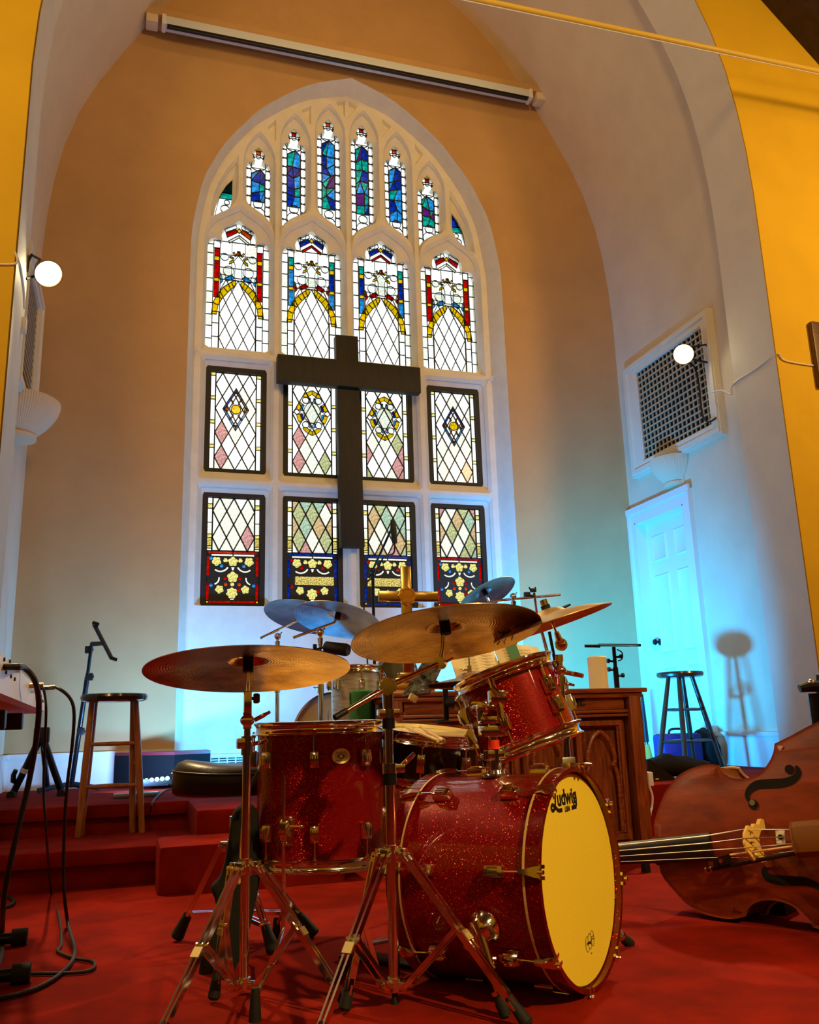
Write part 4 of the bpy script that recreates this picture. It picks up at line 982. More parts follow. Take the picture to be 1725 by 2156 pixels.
def fcirc(c, R, angs): return [V((c.x+R*cos(radians(a)), c.y+R*sin(radians(a)), 0)) for a in angs]
ss = thing('snare_stand', 'low chrome snare stand hidden behind the bass drum', 'stand', (sc_.x, sc_.y, 0))
tripod(ss, (sc_.x, sc_.y, 0), .20, .06, fcirc(sc_, .17, (100, 220, 340)), .011)
t = MB().tube((sc_.x, sc_.y, .03), sc_-SA*(SLn+.075), .011, n=12); build('tube', t, CHROME, ss)
for k in range(3):
    a = radians(30+120*k); e = FS.to_3x3() @ V((cos(a), sin(a), 0)); b0 = FS.translation-SA*.06
    build('basket_arm', MB().path([b0, b0+e*.10-SA*.0, b0+e*(SR+.03)+SA*.03, b0+e*(SR+.03)+SA*.075], .006, 8), CHROME, ss)
def stick(name, p0, p1, label, group=None, L=None):
    # tip at p0, butt at p1
    p0, p1 = V(p0), V(p1); d = (p1-p0).normalized(); m = MB()
    q = [(0, .002), (.004, .005), (.012, .0052), (.017, .003), (.05, .0045), (.10, .0072), ((p1-p0).length-.004, .0074), ((p1-p0).length, .005)]
    m.path([p0+d*a for a, r in q], [r for a, r in q], 10); o = build(name, m, BEECH, None, loc=tuple(p0)); return tag(o, label, 'drumstick', group)
for (bx, by, tx, ty), lb in (((922, 1560, 834, 1522), 'wooden drumstick with printed butt lying across the snare, the left of the pair'), ((934, 1560, 870, 1521), 'plain wooden drumstick lying across the snare, the right of the pair')):
    n_ = FS.to_3x3() @ V((0, 0, 1)); pl = FS @ V((0, 0, SLn+.024))
    def onpl(px, py, up=0):
        d = ray(px, py); return CC+d*((pl+n_*up-CC).dot(n_)/d.dot(n_))
    b_ = onpl(bx, by); t_ = b_+(onpl(tx, ty)-b_).normalized()*.36
    stick('drumstick', t_, b_, lb, 'sticks on the snare')

# ---- cymbals and their stands
def cymbal(name, label, c, n, R, m, cat='cymbal', group=None, hang=None):
    n = V(n).normalized(); F = frame(c, n); t = .0012
    pr_ = [(.006, .030), (.020, .0285), (.036, .024), (.048, .017), (.056, .0105), (.064, .0085)]
    for k in range(1, 9): pr_.append((lerp(.064, R, k/8), lerp(.0085, -.020, (k/8)**1.5)))
    mb = MB().lathe([(r, z+t) for r, z in pr_]+[(r, z-t) for r, z in reversed(pr_)]+[(pr_[0][0], pr_[0][1]+t)], IDM, 96)
    o = local_obj(name, mb, m, F); return tag(o, label, cat, group)
BRZ = bronze('cymbal_bronze', (.80, .46, .10), (.42, .19, .030), .20)
BRZ2 = bronze('cymbal_bronze_worn', (.55, .28, .055), (.30, .13, .02), .24)
def wing(mb, p, ax, s=.012):
    # wing screw: stem along ax and two ears
    p = V(p); ax = V(ax).normalized(); u = ax.cross(ZU); u = u.normalized() if u.length > .1 else V((1, 0, 0))
    mb.tube(p, p+ax*s*2.2, s*.42, n=8)
    for q in (-1, 1): mb.path([p+ax*s*1.6, p+ax*s*2.4+u*q*s*.9, p+ax*s*3.4+u*q*s*1.3], [s*.42, s*.38, s*.3], 8)
# stand 1 with the left ride
b1 = onz(513, 2094, 0); b1 = V((b1.x, b1.y, 0)); z1 = lambda py: zline(b1.x, b1.y, 514, py)
C1 = V((b1.x, b1.y, z1(1399))); H1 = hz(513)
N1 = (ZU+H1*.165).normalized()
st = thing('cymbal_stand', 'chrome tripod cymbal stand in front of the floor tom, carrying the left cymbal', 'cymbal stand', tuple(b1))
tripod(st, b1, z1(1825), z1(2072), [onz(450, 2112, 0), onz(727, 2118, 0), onz(318, 2230, 0)], .013)
build('lower_tube', MB().tube(b1+V((0, 0, z1(2080))), (b1.x, b1.y, z1(1585)), .0125, n=20), CHROME, st)
m_ = MB(); m_.tube((b1.x, b1.y, z1(1590)), (b1.x, b1.y, z1(1550)), .017, n=18); m_.bbox((b1.x-.012, b1.y, z1(1565)), (.035, .03, .03), .004); wing(m_, (b1.x+.012, b1.y, z1(1568)), lat(513)+ZU*.2, .014); build('height_clamp', m_, CHROME, st)
build('upper_tube', MB().tube((b1.x, b1.y, z1(1600)), (b1.x, b1.y, z1(1528)), .0095, n=16), CHROME, st)
m_ = MB(); pz = V((b1.x, b1.y, z1(1517))); m_.sphere(pz, .021, 18, 12, (1, 1, .8)); m_.lathe([(0, -.012), (.024, -.012), (.024, .012), (0, .012)], frame(pz, lat(513)), 24); wing(m_, pz+lat(513)*.02, lat(513)+ZU*.5, .015); m_.tube(pz, (b1.x, b1.y, z1(1535)), .010, n=12)
m_.bbox((b1.x, b1.y, z1(1478)), (.022, .022, z1(1455)-z1(1500)), .003); build('tilter', m_, CHROME, st)
m_ = MB(); kp_ = V((b1.x, b1.y, z1(1471))); m_.tube(kp_, kp_+lat(513)*.018, .005, n=8); m_.lathe([(0, .016), (.012, .016), (.015, .02), (.015, .03), (.011, .035), (0, .035)], frame(kp_, lat(513)), 14); build('knob', m_, mat('dark_red_plastic', (.05, .01, .008), .4), st)
top1 = C1+N1*.040
build('cymbal_rod', MB().path([(b1.x, b1.y, z1(1460)), (b1.x, b1.y, z1(1440)), C1-N1*.02, top1], [.006, .0055, .004, .004], 12), CHROME, st)
build('felt_washer', MB().tube(C1-N1*.022, C1+N1*.028, .0155, n=20), FELT, st)
build('felt_washer', MB().tube(C1+N1*.031, C1+N1*.036, .014, n=20), FELT, st)
m_ = MB(); wing(m_, C1+N1*.036, N1, .0035); build('wing_nut', m_, CHROME, st)
cymbal('ride_cymbal', 'large bronze cymbal with a half-dark underside on the stand by the floor tom', C1, N1, .300, BRZ)
# stand 2 with the boom cymbal
b2 = onz(832, 2114, 0); b2 = V((b2.x, b2.y, 0)); z2 = lambda py: zline(b2.x, b2.y, 828, py)
st = thing('cymbal_stand', 'heavy chrome boom cymbal stand beside the bass drum with a spike at its foot', 'cymbal stand', tuple(b2))
tripod(st, b2, z2(1797), z2(2072), [onz(726, 2135, 0), onz(1112, 2168, 0), onz(655, 2236, 0)], .015, w=.013)
build('lower_tube', MB().tube(b2+V((0, 0, z2(2082))), (b2.x, b2.y, z2(1640)), .0145, n=22), CHROME, st)
m_ = MB(); m_.tube(b2+V((0, 0, .03)), b2+V((0, 0, z2(2080))), .005, n=8); sk = build('spike', m_, CHROME, st); build('rubber_foot', MB().tube(b2, b2+V((0, 0, .032)), .010, .007, 12), RUBBER, sk)
build('lock_sleeve', MB().tube((b2.x, b2.y, z2(1652)), (b2.x, b2.y, z2(1627)), .019, n=20), SATIN, st)
m_ = MB(); m_.tube((b2.x, b2.y, z2(1628)), (b2.x, b2.y, z2(1607)), .021, n=20); m_.bbox((b2.x+.024, b2.y, z2(1618)), (.035, .03, .022), .004); wing(m_, (b2.x+.03, b2.y, z2(1617)), lat(828)+ZU*.9, .016); build('height_clamp', m_, CHROME, st)
build('middle_tube', MB().tube((b2.x, b2.y, z2(1640)), (b2.x, b2.y, z2(1530)), .0118, n=20), CHROME, st)
build('lock_sleeve', MB().tube((b2.x, b2.y, z2(1534)), (b2.x, b2.y, z2(1510)), .0175, n=20), SATIN, st)
m_ = MB(); m_.tube((b2.x, b2.y, z2(1512)), (b2.x, b2.y, z2(1493)), .019, n=20); m_.bbox((b2.x, b2.y, z2(1502)), (.06, .03, .024), .004); wing(m_, (b2.x+.028, b2.y, z2(1503)), lat(828), .008); build('height_clamp', m_, CHROME, st)
build('upper_tube', MB().tube((b2.x, b2.y, z2(1500)), (b2.x, b2.y, z2(1462)), .014, .016, 18), CHROME, st)
pv = V((b2.x, b2.y, z2(1446))); d0 = (pv-CC).dot(CF)
m_ = MB(); m_.lathe([(0, -.02), (.022, -.02), (.024, -.012), (.024, .012), (.022, .02), (0, .02)], frame(pv, hz(828)), 24)
for k in range(12): m_.box(pv-hz(828)*.02+(lat(828)*cos(k*pi/6)+ZU*sin(k*pi/6))*.022, (.006, .006, .006))
m_.tube((b2.x, b2.y, z2(1465)), pv, .014, .012, 14); wing(m_, pv+hz(828)*.02+ZU*.008, -lat(828)*.4+ZU, .012); build('boom_tilter', m_, CHROME, st)
C2 = at(938, 1325, d0+.14); N2 = (ZU+hz(938)*.19-lat(938)*.10).normalized()
e1 = at(927, 1396, d0+.125); e0 = pv+(pv-e1)*1.0; e0 = at(712, 1507, d0-.12)
build('boom_arm', MB().path([e0, lerp(e0, pv, .5), lerp(e0, pv, .52), pv, e1], [.0075, .0075, .0090, .0085, .0065], 14), CHROME, st)
m_ = MB(); m_.tube(e0-(pv-e0).normalized()*.012, e0+(pv-e0).normalized()*.03, .0085, n=14); build('boom_end_cap', m_, BLACK, st)
m_ = MB(); m_.lathe([(0, -.012), (.018, -.012), (.02, 0), (.018, .012), (0, .012)], frame(e1, hz(927)+lat(927)*.4), 22); wing(m_, e1+lat(927)*.012, lat(927)+ZU*.5, .009); build('cymbal_tilter', m_, CHROME, st)
build('cymbal_rod', MB().path([e1, lerp(e1, C2, .4), C2+N2*.040], [.007, .0055, .004], 12), CHROME, st)
build('felt_washer', MB().tube(C2-N2*.014, C2+N2*.027, .016, n=20), FELT, st); build('felt_washer', MB().tube(C2+N2*.031, C2+N2*.036, .014, n=20), FELT, st)
m_ = MB(); wing(m_, C2+N2*.036, N2, .0035); build('wing_nut', m_, CHROME, st)
cr = cymbal('ride_cymbal', 'dark bronze cymbal with black scrawl on its underside, on the boom stand', C2, N2, .282, BRZ2)
# worn ink scrawl on the underside
sg = MB(); FC2 = frame(C2, N2); rr = random.Random(5)
loc_ = lambda px, py: FC2.inverted() @ (CC+ray(px, py)*((C2-N2*.016-CC).dot(N2)/ray(px, py).dot(N2)))
def uz(p):
    r = sqrt(p.x*p.x+p.y*p.y); k = max(0, (r-.064)/(.282-.064)); return .0085-.0285*k**1.5-.0022
for seg in ([(1040, 1350), (1052, 1338), (1060, 1350), (1072, 1332), (1076, 1345), (1088, 1328)], [(1046, 1352), (1066, 1338), (1082, 1338), (1100, 1322)], [(1062, 1322), (1082, 1318), (1102, 1316)], [(1058, 1330), (1084, 1326), (1104, 1326)]):
    ps = [loc_(*q) for q in seg]; ps = [V((p.x, p.y, uz(p))) for p in ps]; sg.path([FC2 @ p for p in ps], .0022, 6)
build('ink_scrawl', sg, INK, cr)
# hi-hat
hc = at(990, 1439, 3.36); hb = V((hc.x, hc.y, 0))
hh = thing('hi_hat_stand', 'chrome hi-hat stand rising behind the rack tom with a wing clutch', 'cymbal stand', tuple(hb))
tripod(hh, hb, .26, .06, fcirc(hc, .17, (70, 190, 310)), .011)
build('tube', MB().tube(hb+V((0, 0, .02)), (hc.x, hc.y, hc.z-.03), .011, n=14), CHROME, hh)
build('pull_rod', MB().tube((hc.x, hc.y, hc.z-.05), (hc.x, hc.y, zline(hc.x, hc.y, 990, 1384)), .0035, n=10), CHROME, hh)
m_ = MB(); m_.tube((hc.x, hc.y, zline(hc.x, hc.y, 990, 1424)), (hc.x, hc.y, zline(hc.x, hc.y, 990, 1402)), .009, n=14); m_.tube((hc.x, hc.y, zline(hc.x, hc.y, 990, 1428)), (hc.x, hc.y, zline(hc.x, hc.y, 990, 1424)), .014, n=14); wing(m_, (hc.x, hc.y, zline(hc.x, hc.y, 990, 1410)), -lat(990), .011); build('clutch', m_, CHROME, hh)
build('footboard', MB().bbox((hc.x+.02, hc.y+.18, .05), (.09, .26, .012), .004, Matrix.Rotation(radians(-10), 3, 'X')), STEEL, hh)
NH = (ZU-hz(990)*.03+lat(990)*(-.04)).normalized()
cymbal('hi_hat_cymbal', 'upper thin cymbal of the hi-hat pair behind the rack tom', hc+NH*.012, (NH-hz(990)*.03), .188, BRZ, group=None)
hl = cymbal('hi_hat_cymbal', 'lower cymbal of the hi-hat pair, its bell facing down', hc-NH*.012, -NH, .188, BRZ2)
# small cymbal on a post clamped to the bass drum hoop
PB = FBD @ V((.165, .21, -.092)); pxy = V((PB.x, PB.y, 0)); zp = lambda py: zline(PB.x, PB.y, 1192, py)
cs_ = thing('cymbal_mount', 'chrome post with a wing-nut clamp rising from the bass drum shell behind the rack tom', 'cymbal mount', (PB.x, PB.y, zp(1622)))
m_ = MB(); m_.bbox((PB.x, PB.y, zp(1612)), (.045, .035, .05), .004); m_.bbox((PB.x, PB.y, zp(1630)), (.03, .03, .05), .004); wing(m_, (PB.x+.022, PB.y, zp(1612)), lat(1192), .016); build('base_block', m_, STEEL, cs_)
build('lower_tube', MB().tube((PB.x, PB.y, zp(1620)), (PB.x, PB.y, zp(1545)), .0135, n=18), CHROME, cs_)
m_ = MB(); m_.tube((PB.x, PB.y, zp(1556)), (PB.x, PB.y, zp(1538)), .017, n=18); build('lock_sleeve', m_, CHROME, cs_)
build('upper_tube', MB().tube((PB.x, PB.y, zp(1545)), (PB.x, PB.y, zp(1388)), .0095, n=16), CHROME, cs_)
m_ = MB(); m_.tube((PB.x, PB.y, zp(1441)), (PB.x, PB.y, zp(1424)), .015, n=16); m_.tube((PB.x, PB.y, zp(1422)), (PB.x, PB.y, zp(1402)), .013, n=16); m_.sphere((PB.x, PB.y, zp(1411)), .020, 14, 10, (1, 1, .8)); wing(m_, (PB.x+.01, PB.y, zp(1414)), lat(1192)-ZU*.25, .018); wing(m_, (PB.x+.004, PB.y, zp(1436)), lat(1192)-ZU*.3, .011); build('wing_clamp', m_, CHROME, cs_)
dS = (V((PB.x, PB.y, zp(1400)))-CC).dot(CF)
bl = at(1182, 1357, dS); m_ = MB(); m_.tube((PB.x, PB.y, zp(1392)), (PB.x, PB.y, zp(1378)), .012, n=14); m_.sphere(bl, .020, 18, 12); m_.tube(bl, at(1172, 1331, dS), .014, .008, 14); m_.lathe([(0, -.014), (.018, -.014), (.018, .014), (0, .014)], frame(bl, hz(1182)), 18); build('ball_tilter', m_, CHROME, cs_)
C3 = at(1158, 1302, dS-.01); N3 = (at(1150, 1280, dS)-at(1172, 1333, dS)).normalized()
N3 = (ZU-lat(1158)*.30+hz(1158)*-.035).normalized()
build('cymbal_rod', MB().tube(at(1172, 1333, dS), C3+N3*.06, .004, n=10), CHROME, cs_)
build('felt_sleeve', MB().tube(C3+N3*.028, C3+N3*.042, .0145, n=18), FELT, cs_)
build('topper', MB().tube(C3+N3*.042, C3+N3*.060, .0125, n=18), CHROME, cs_)
cymbal('splash_cymbal', 'thin bright cymbal seen almost edge-on against the blue wall', C3, N3, .192, bronze('cymbal_bronze_bright', (.95, .74, .36), (.75, .48, .16), .38))
# throne
th_ = V((.372, 3.31, 0)); dzt = zline(.372, 3.31, 490, 1607)-.497
tr = thing('drum_throne', 'black leather saddle drum throne behind the floor tom on a chrome tripod', 'stool', tuple(th_))
tripod(tr, th_, .30, .085, [onz(372, 1982, 0), onz(662, 1976, 0), V((.47, 3.02, 0))], .014, foot_l=.085, fr=(.017, .023), mid=.86)
build('tube', MB().tube(th_+V((0, 0, .03)), th_+V((0, 0, .40)), .0165, n=18), CHROME, tr)
s = []; nS = 48
def sad(z, k, dz=0.0):
    out = []
    for i in range(nS):
        a = 2*pi*i/nS; rx, ry = .235*k, .20*k
        out.append((th_.x+.015+rx*cos(a), th_.y+ry*sin(a), dzt+z+dz*(cos(2*a)*.5+.2)))
    return out
mb = MB().loft([sad(.392, .55), sad(.394, .93), sad(.405, .985), sad(.44, 1.0), sad(.472, .985, .012), sad(.49, .92, .022), sad(.499, .80, .024), sad(.497, .55, .016), sad(.493, .2, .004)], cap0=True, cap1=True)
st_ = build('seat', mb, LEATHER, tr, smooth=50)
build('seam_piping', MB().path(sad(.470, .993, .012), .0035, 8, closed=True), LEATHER, st_)
# stick bag hung on the floor tom's left side
dB = 2.66; bagp = [(497, 1702), (520, 1690), (541, 1705), (546, 1760), (548, 1840), (538, 1900), (518, 1985), (500, 2030), (478, 2062), (455, 2074), (428, 2070), (419, 2052), (424, 2010), (440, 1960), (455, 1905), (444, 1868), (462, 1846), (474, 1810), (482, 1760), (488, 1720)]
Fb = frame(at(490, 1880, dB), -hz(490)); pl2 = []
for q in catmull([(a, b, 0) for a, b in bagp], 3, True):
    d = ray(q.x, q.y); n_ = -hz(490); p = CC+d*((Fb.translation-CC).dot(n_)/d.dot(n_)); l_ = Fb.inverted() @ p; pl2.append((l_.x, l_.y))
bg = thing('stick_bag', 'black cloth stick bag hanging down the left side of the floor tom', 'bag', tuple(Fb.translation))
cx_ = sum(p[0] for p in pl2)/len(pl2); cy_ = sum(p[1] for p in pl2)/len(pl2)
sh = lambda k, z: [Fb @ V((cx_+(x-cx_)*k, cy_+(y-cy_)*k, z)) for x, y in pl2]
build('pouch', MB().loft([sh(.6, -.035), sh(.93, -.028), sh(1, -.010), sh(1, .006), sh(.93, .020), sh(.6, .026)], cap0=True, cap1=True), mat('black_cloth', (.006, .006, .006), .9, bump=(200, .4, .003)), bg, smooth=60)
strap = MB().path([at(520, 1700, dB), at(524, 1660, dB+.02), at(545, 1625, dB+.05)], .006, 8); build('strap', strap, mat('black_cloth'), bg)
stick('drumstick', at(503, 1862, dB-.045), at(514, 1730, dB-.04), 'wooden drumstick poking out of the black bag beside the floor tom')
# bass drum pedal
pd0 = FBD @ V((0, -RB, -.52)); pd0 = V((pd0.x, pd0.y, 0)); ba = V((BA.x, BA.y, 0)).normalized(); bs = V((-ba.y, ba.x, 0))
pe = thing('bass_pedal', 'chrome and black bass drum pedal behind the bass drum', 'pedal', tuple(pd0)); RZ = Matrix.Rotation(atan2(ba.y, ba.x), 3, 'Z')
build('base_plate', MB().bbox(pd0-ba*.13+V((0, 0, .008)), (.34, .085, .012), .003, RZ), SATIN, pe)
build('footboard', MB().bbox(pd0-ba*.16+V((0, 0, .06)), (.28, .075, .010), .004, RZ @ Matrix.Rotation(radians(-14), 3, 'Y')), STEEL, pe)
m_ = MB()
for q in (-1, 1): m_.bbox(pd0+bs*q*.055+V((0, 0, .11)), (.02, .014, .22), .003, RZ)
m_.tube(pd0-bs*.07+V((0, 0, .21)), pd0+bs*.07+V((0, 0, .21)), .008, n=12); m_.bbox(pd0+ba*.03+V((0, 0, .022)), (.06, .07, .03), .004, RZ); build('frame', m_, CHROME, pe)
m_ = MB().tube(pd0+V((0, 0, .21)), pd0-ba*.03+V((0, 0, .36)), .0045, n=10); bt = build('beater_rod', m_, CHROME, pe); build('beater', MB().sphere(pd0-ba*.03+V((0, 0, .37)), .026, 14, 10, (.8, .8, 1)), FELT, bt)
# ------------------------------------------------------------------ altar and what stands on it
AY, AX0, AX1 = 4.12, 1.185, 2.565
AT = onY(1355, 1445, AY).z; AB = 0.0
al = thing('altar_table', 'carved dark oak altar table with gothic arched panels and raised lettering', 'altar', ((AX0+AX1)/2, AY+.2, 0))
AD = .40; ax = (AX0+AX1)/2; aw = AX1-AX0
if True:
    m = MB().bbox((ax, AY+.02+AD/2, AT-.018), (aw+.07, AD+.07, .024), .006); m.bbox((ax, AY+.02+AD/2, AT-.042), (aw+.03, AD+.04, .026), .010); build('table_top', m, OAKH, al)
    m = MB().box((ax, AY+.05+AD/2, (AT-.05+.03)/2+.02), (aw-.04, AD-.06, AT-.10)); build('carcass', m, OAK, al)
    for x in (AX0+.035, AX1-.035): build('corner_post', MB().bbox((x, AY+.035, AT/2-.02), (.07, .07, AT-.05), .006), OAK, al)
    build('plinth', MB().bbox((ax, AY+.02+AD/2, .045), (aw+.03, AD+.03, .09), .008), OAKH, al)
    fx0, fx1 = AX0+.085, AX1-.085
    zt, zf = onY(1300, 1462, AY).z, onY(1300, 1493, AY).z
    fr_ = build('frieze', MB().bbox(((fx0+fx1)/2, AY+.045, (zt+zf)/2), (fx1-fx0, .03, zt-zf), .004), OAKH, al)
    zc_ = onY(1225, 1476, AY).z; lw = onY(1243, 1476, AY).x-.0
    tm = text_mb('IN REMEMBRANCE OF ME', .075, frame((2*ax-lw+(lw-ax), AY+.031, zc_), (0, -1, 0)), .007, off=.0012, sx=(2*(lw-ax))/(.075*11.9))
    tag(build('lettering', tm, mat('carved_shadow_wood', (.03, .008, .003), .7), fr_), 'raised gothic lettering, dark to suggest carved shadow')  # letter colour darkened to stand for shadow in the carving
    for z, h, p in ((zf-.010, .016, .05), (zf-.030, .014, .042)): build('moulding', MB().bbox(((fx0+fx1)/2, AY+.04, z), (fx1-fx0+.03, p, h), .004), OAKH, al)
    zb0, zb1 = .10, zf-.055; nb = 4; bw = (fx1-fx0)/nb
    for k in range(nb):
        x0, x1 = fx0+k*bw+.012, fx0+(k+1)*bw-.012; xc = (x0+x1)/2
        fm = MB().prism([(x0, zb0), (x1, zb0), (x1, zb1), (x0, zb1)], FWP(AY+.058), .022, [[(x0+.025, zb0+.03), (x1-.025, zb0+.03), (x1-.025, zb1-.025), (x0+.025, zb1-.025)]])
        pn = build('panel_frame', fm, OAK, al)
        build('moulding', MB().path([(x0+.03, AY+.05, zb0+.035), (x1-.03, AY+.05, zb0+.035), (x1-.03, AY+.05, zb1-.03), (x0+.03, AY+.05, zb1-.03)], .007, 8, closed=True), OAKH, pn)
        w = (x1-x0)/2-.05; zs = zb1-.255
        for s in (-1, 1):
            q = catmull([(xc, AY+.046, zb1-.055), (xc+s*w*.45, AY+.046, zb1-.085), (xc+s*w*.80, AY+.046, zb1-.15), (xc+s*w*.88, AY+.046, zb1-.195), (xc+s*w*.72, AY+.046, zb1-.225)], 6)
            m = MB().path(q, [.012]*(len(q)-3)+[.009, .006, .003], 8)
            q = catmull([(xc+s*w*.62, AY+.046, zb1-.222), (xc+s*w*.84, AY+.046, zb1-.232), (xc+s*w*1.0, AY+.046, zb1-.285), (xc+s*w*1.02, AY+.046, zb1-.40), (xc+s*w*1.02, AY+.046, zb0+.04)], 6)
            m.path(q, .010, 8); build('arch_moulding', m, OAKH, pn)
def rest(name, label, cat, loc, group=None): return thing(name, label, cat, loc, group)
# white candle
p = onY(1261, 1440, AY+.20); cz = AT-.006
o = build('pillar_candle', MB().lathe([(0, 0), (.051, 0), (.052, .01), (.0515, .16), (.053, .172), (.048, .178), (.036, .170), (0, .166)], frame((p.x, AY+.20, cz), ZU), 32), mat('candle_wax', (1.0, .92, .60), .5, sss=.3), None, loc=(p.x, AY+.20, cz))
tag(o, 'thick cream pillar candle on the right end of the altar', 'candle')
wk = MB().tube((p.x, AY+.20, cz+.166), (p.x+.002, AY+.20, cz+.176), .0015, n=6); build('wick', wk, BLACK, o)
# brass cross with monogram
by_ = AY+.27; bx_ = onY(860, 1400, by_).x; Z = lambda px, py: onY(px, py, by_).z
BRS = mat('polished_brass', (.80, .52, .14), .18, 1.0)
bc = thing('altar_cross', 'polished brass altar cross with a round monogram boss on the altar', 'cross', (bx_, by_, AT-.006))
ztop = Z(859, 1193); za = Z(859, 1256)
m = MB().bbox((bx_, by_, (ztop+AT+.10)/2), (.058, .016, ztop-AT-.10), .003); build('upright', m, BRS, bc)
xa, xb = onY(797, 1256, by_).x, onY(922, 1256, by_).x
build('crossbar', MB().bbox(((xa+xb)/2, by_-.002, za), (xb-xa, .018, .055), .003), BRS, bc)
m = MB().bbox((bx_, by_, AT+.020), (.24, .13, .05), .006); m.bbox((bx_, by_, AT+.058), (.17, .09, .03), .006); m.bbox((bx_, by_, AT+.086), (.11, .06, .03), .006); build('stepped_base', m, BRS, bc)
m = MB()
quat = [(bx_+(.046+.004*cos(8*a))*cos(a), za+(.046+.004*cos(8*a))*sin(a)) for a in [2*pi*k/48 for k in range(48)]]
m.prism(quat, FWP(by_-.010), .012); bo = build('boss', m, mat('gilt_boss', (.75, .36, .04), .3, 1.0), bc)
m = text_mb('IHS', .042, frame((bx_, by_-.0225, za), (0, -1, 0)), .002, off=.0006); 
m.path([V((bx_+.036*cos(a), by_-.022, za+.036*sin(a))) for a in [2*pi*k/32 for k in range(32)]], .0022, 6, closed=True)
build('monogram', m, mat('gilt_boss'), bo)
# open service book on a wooden rest
bk = V((onY(1062, 1410, AY+.16).x, AY+.16, AT-.006)); PAPER = mat('cream_paper', (.86, .72, .40), .7); 
br_ = thing('open_book', 'open cream-paged service book with green ribbon on a wooden rest on the altar', 'book', tuple(bk))
def bp(px, py, dy=0): return onY(px, py, AY+.13+dy)
m = MB().prism([(-.24, 0), (.24, 0), (.24, .03), (-.24, .03)], frame(bk+V((0, .02, .0)), (0, -1, 0)), .06); m.loft([[bk+V((x, -.03, .02)), bk+V((x, -.01, .02)), bk+V((x, .13, .16)), bk+V((x, .11, .165))] for x in (-.22, .22)], cap0=True, cap1=True); build('wooden_rest', m, OAKH, br_)
Fk = Matrix(((1, 0, 0, bk.x), (0, .62, .78, bk.y-.02), (0, .78, -.62, bk.z+.035), (0, 0, 0, 1)))
for s, nm in ((-1, 'left_pages'), (1, 'right_pages')):
    L_ = []
    for k in range(9):
        t = k/8; x = s*(.004+.262*t); b = .022*sin(pi*min(t*1.15, 1))*(1-t*.3)+.006
        L_.append([Fk @ V((x, 0, -b)), Fk @ V((x, .26, -b)), Fk @ V((x, .26, .0)), Fk @ V((x, 0, .0))])
    pg = build(nm, MB().loft(L_, cap0=True, cap1=True), PAPER, br_)
    tx = MB()
    for c in range(2):
        for r in range(9): tx.box(Fk @ V((s*(.07+.098*c), .05+.021*r, -.0285+.004*c)), (1, 1, 1), Fk.to_3x3() @ Matrix.Diagonal((.066, .006, .0006)))
    build('printed_lines', tx, mat('faded_print', (.62, .50, .26), .8), pg)
rbm = MB().loft([[Fk @ V((x, y, z)) for x in (.060, .125)] for y, z in ((-.01, -.0), (-.008, -.035), (.10, -.0345), (.262, -.034), (.268, -.01))], closed=False); 
build('ribbon', rbm, mat('green_ribbon', (.02, .16, .04), .7), br_)
# green cloth roll at the left end
gp = onY(763, 1490, 4.40); gz1 = zline(gp.x, 4.40, 763, 1452)
m = MB(); prg = [(0, .205), (.062, .206), (.066, .22)]+[(.066, gz1-.03), (.060, gz1-.010), (.045, gz1-.001), (0, gz1)]
m.lathe(prg, frame((gp.x, 4.40, 0), ZU), 32)
o = build('green_cloth_roll', m, mat('green_felt', (.008, .085, .013), .85, noise=(8, .25)), None, loc=(gp.x, 4.40, .205)); tag(o, 'dark green upright cloth roll at the left end of the altar', 'cloth')
build('loose_flap', MB().loft([[(gp.x-.066, 4.36, gz1-.02), (gp.x-.080, 4.35, gz1-.012)], [(gp.x-.066, 4.36, gz1-.08), (gp.x-.074, 4.352, gz1-.07)]], closed=False), mat('green_felt'), o)
# ------------------------------------------------------------------ big wooden cross on the window
cr0 = thing('wall_cross', 'big dark wooden cross fixed to the middle mullion of the window', 'cross', (1.74, 7.08, 3.1))
rt_ = Matrix.Rotation(radians(-.9), 3, 'Y')
P0 = V((1.740, 7.125, 3.145))
build('upright', MB().bbox(P0, (.205, .088, 1.94), .004, rt_), CROSSW, cr0)
build('crossbar', MB().bbox((1.745, 7.075, 3.728), (1.30, .09, .245), .004, Matrix.Rotation(radians(0), 3, 'Y')), CROSSW, cr0)
for sx in (-1, 1):
    e = MB(); pp = V((1.777+sx*1.355, 7.15, 3.86)); e.tube(pp, pp-V((0, .05, 0)), .008, n=8); e.path([pp-V((0, .05, 0)), pp-V((0, .06, .01)), pp-V((0, .055, .028)), pp-V((0, .04, .03))], .006, 8)
    tag(build('wall_hook', e, WHITE, None, loc=tuple(pp)), 'small white hook on the %s jamb of the window' % ('left' if sx < 0 else 'right'), 'hook')
# ------------------------------------------------------------------ screen housing on its plank, tie rod
pk_ = thing('mounting_plank', 'painted plank spanning the vault above the window', 'shelf', (CX, 6.9, 6.86))
build('board', MB().bbox((1.835, 6.895, 6.905), (3.97, .20, .07), .006), TAN, pk_)
for x in (-.07, 3.71): build('end_cleat', MB().bbox((x, 6.86, 6.835), (.10, .12, .09), .006), CREAM, pk_)
sh_ = thing('screen_housing', 'long white rolled projection screen housing hung under the plank', 'screen', (1.81, 6.84, 6.78))
build('tube', MB().bbox((1.81, 6.835, 6.822), (3.57, .10, .09), .012), mat('blue_white_enamel', (.70, .80, .92), .35), sh_)
for x in (.03, 3.59): build('end_cap', MB().bbox((x, 6.835, 6.822), (.035, .115, .105), .006), WHITE, sh_)
build('slot', MB().box((1.81, 6.81, 6.774), (3.5, .05, .012)), BLACK, sh_); build('bottom_bar', MB().tube((.08, 6.80, 6.762), (3.54, 6.80, 6.762), .012, n=10), BLACK, sh_)
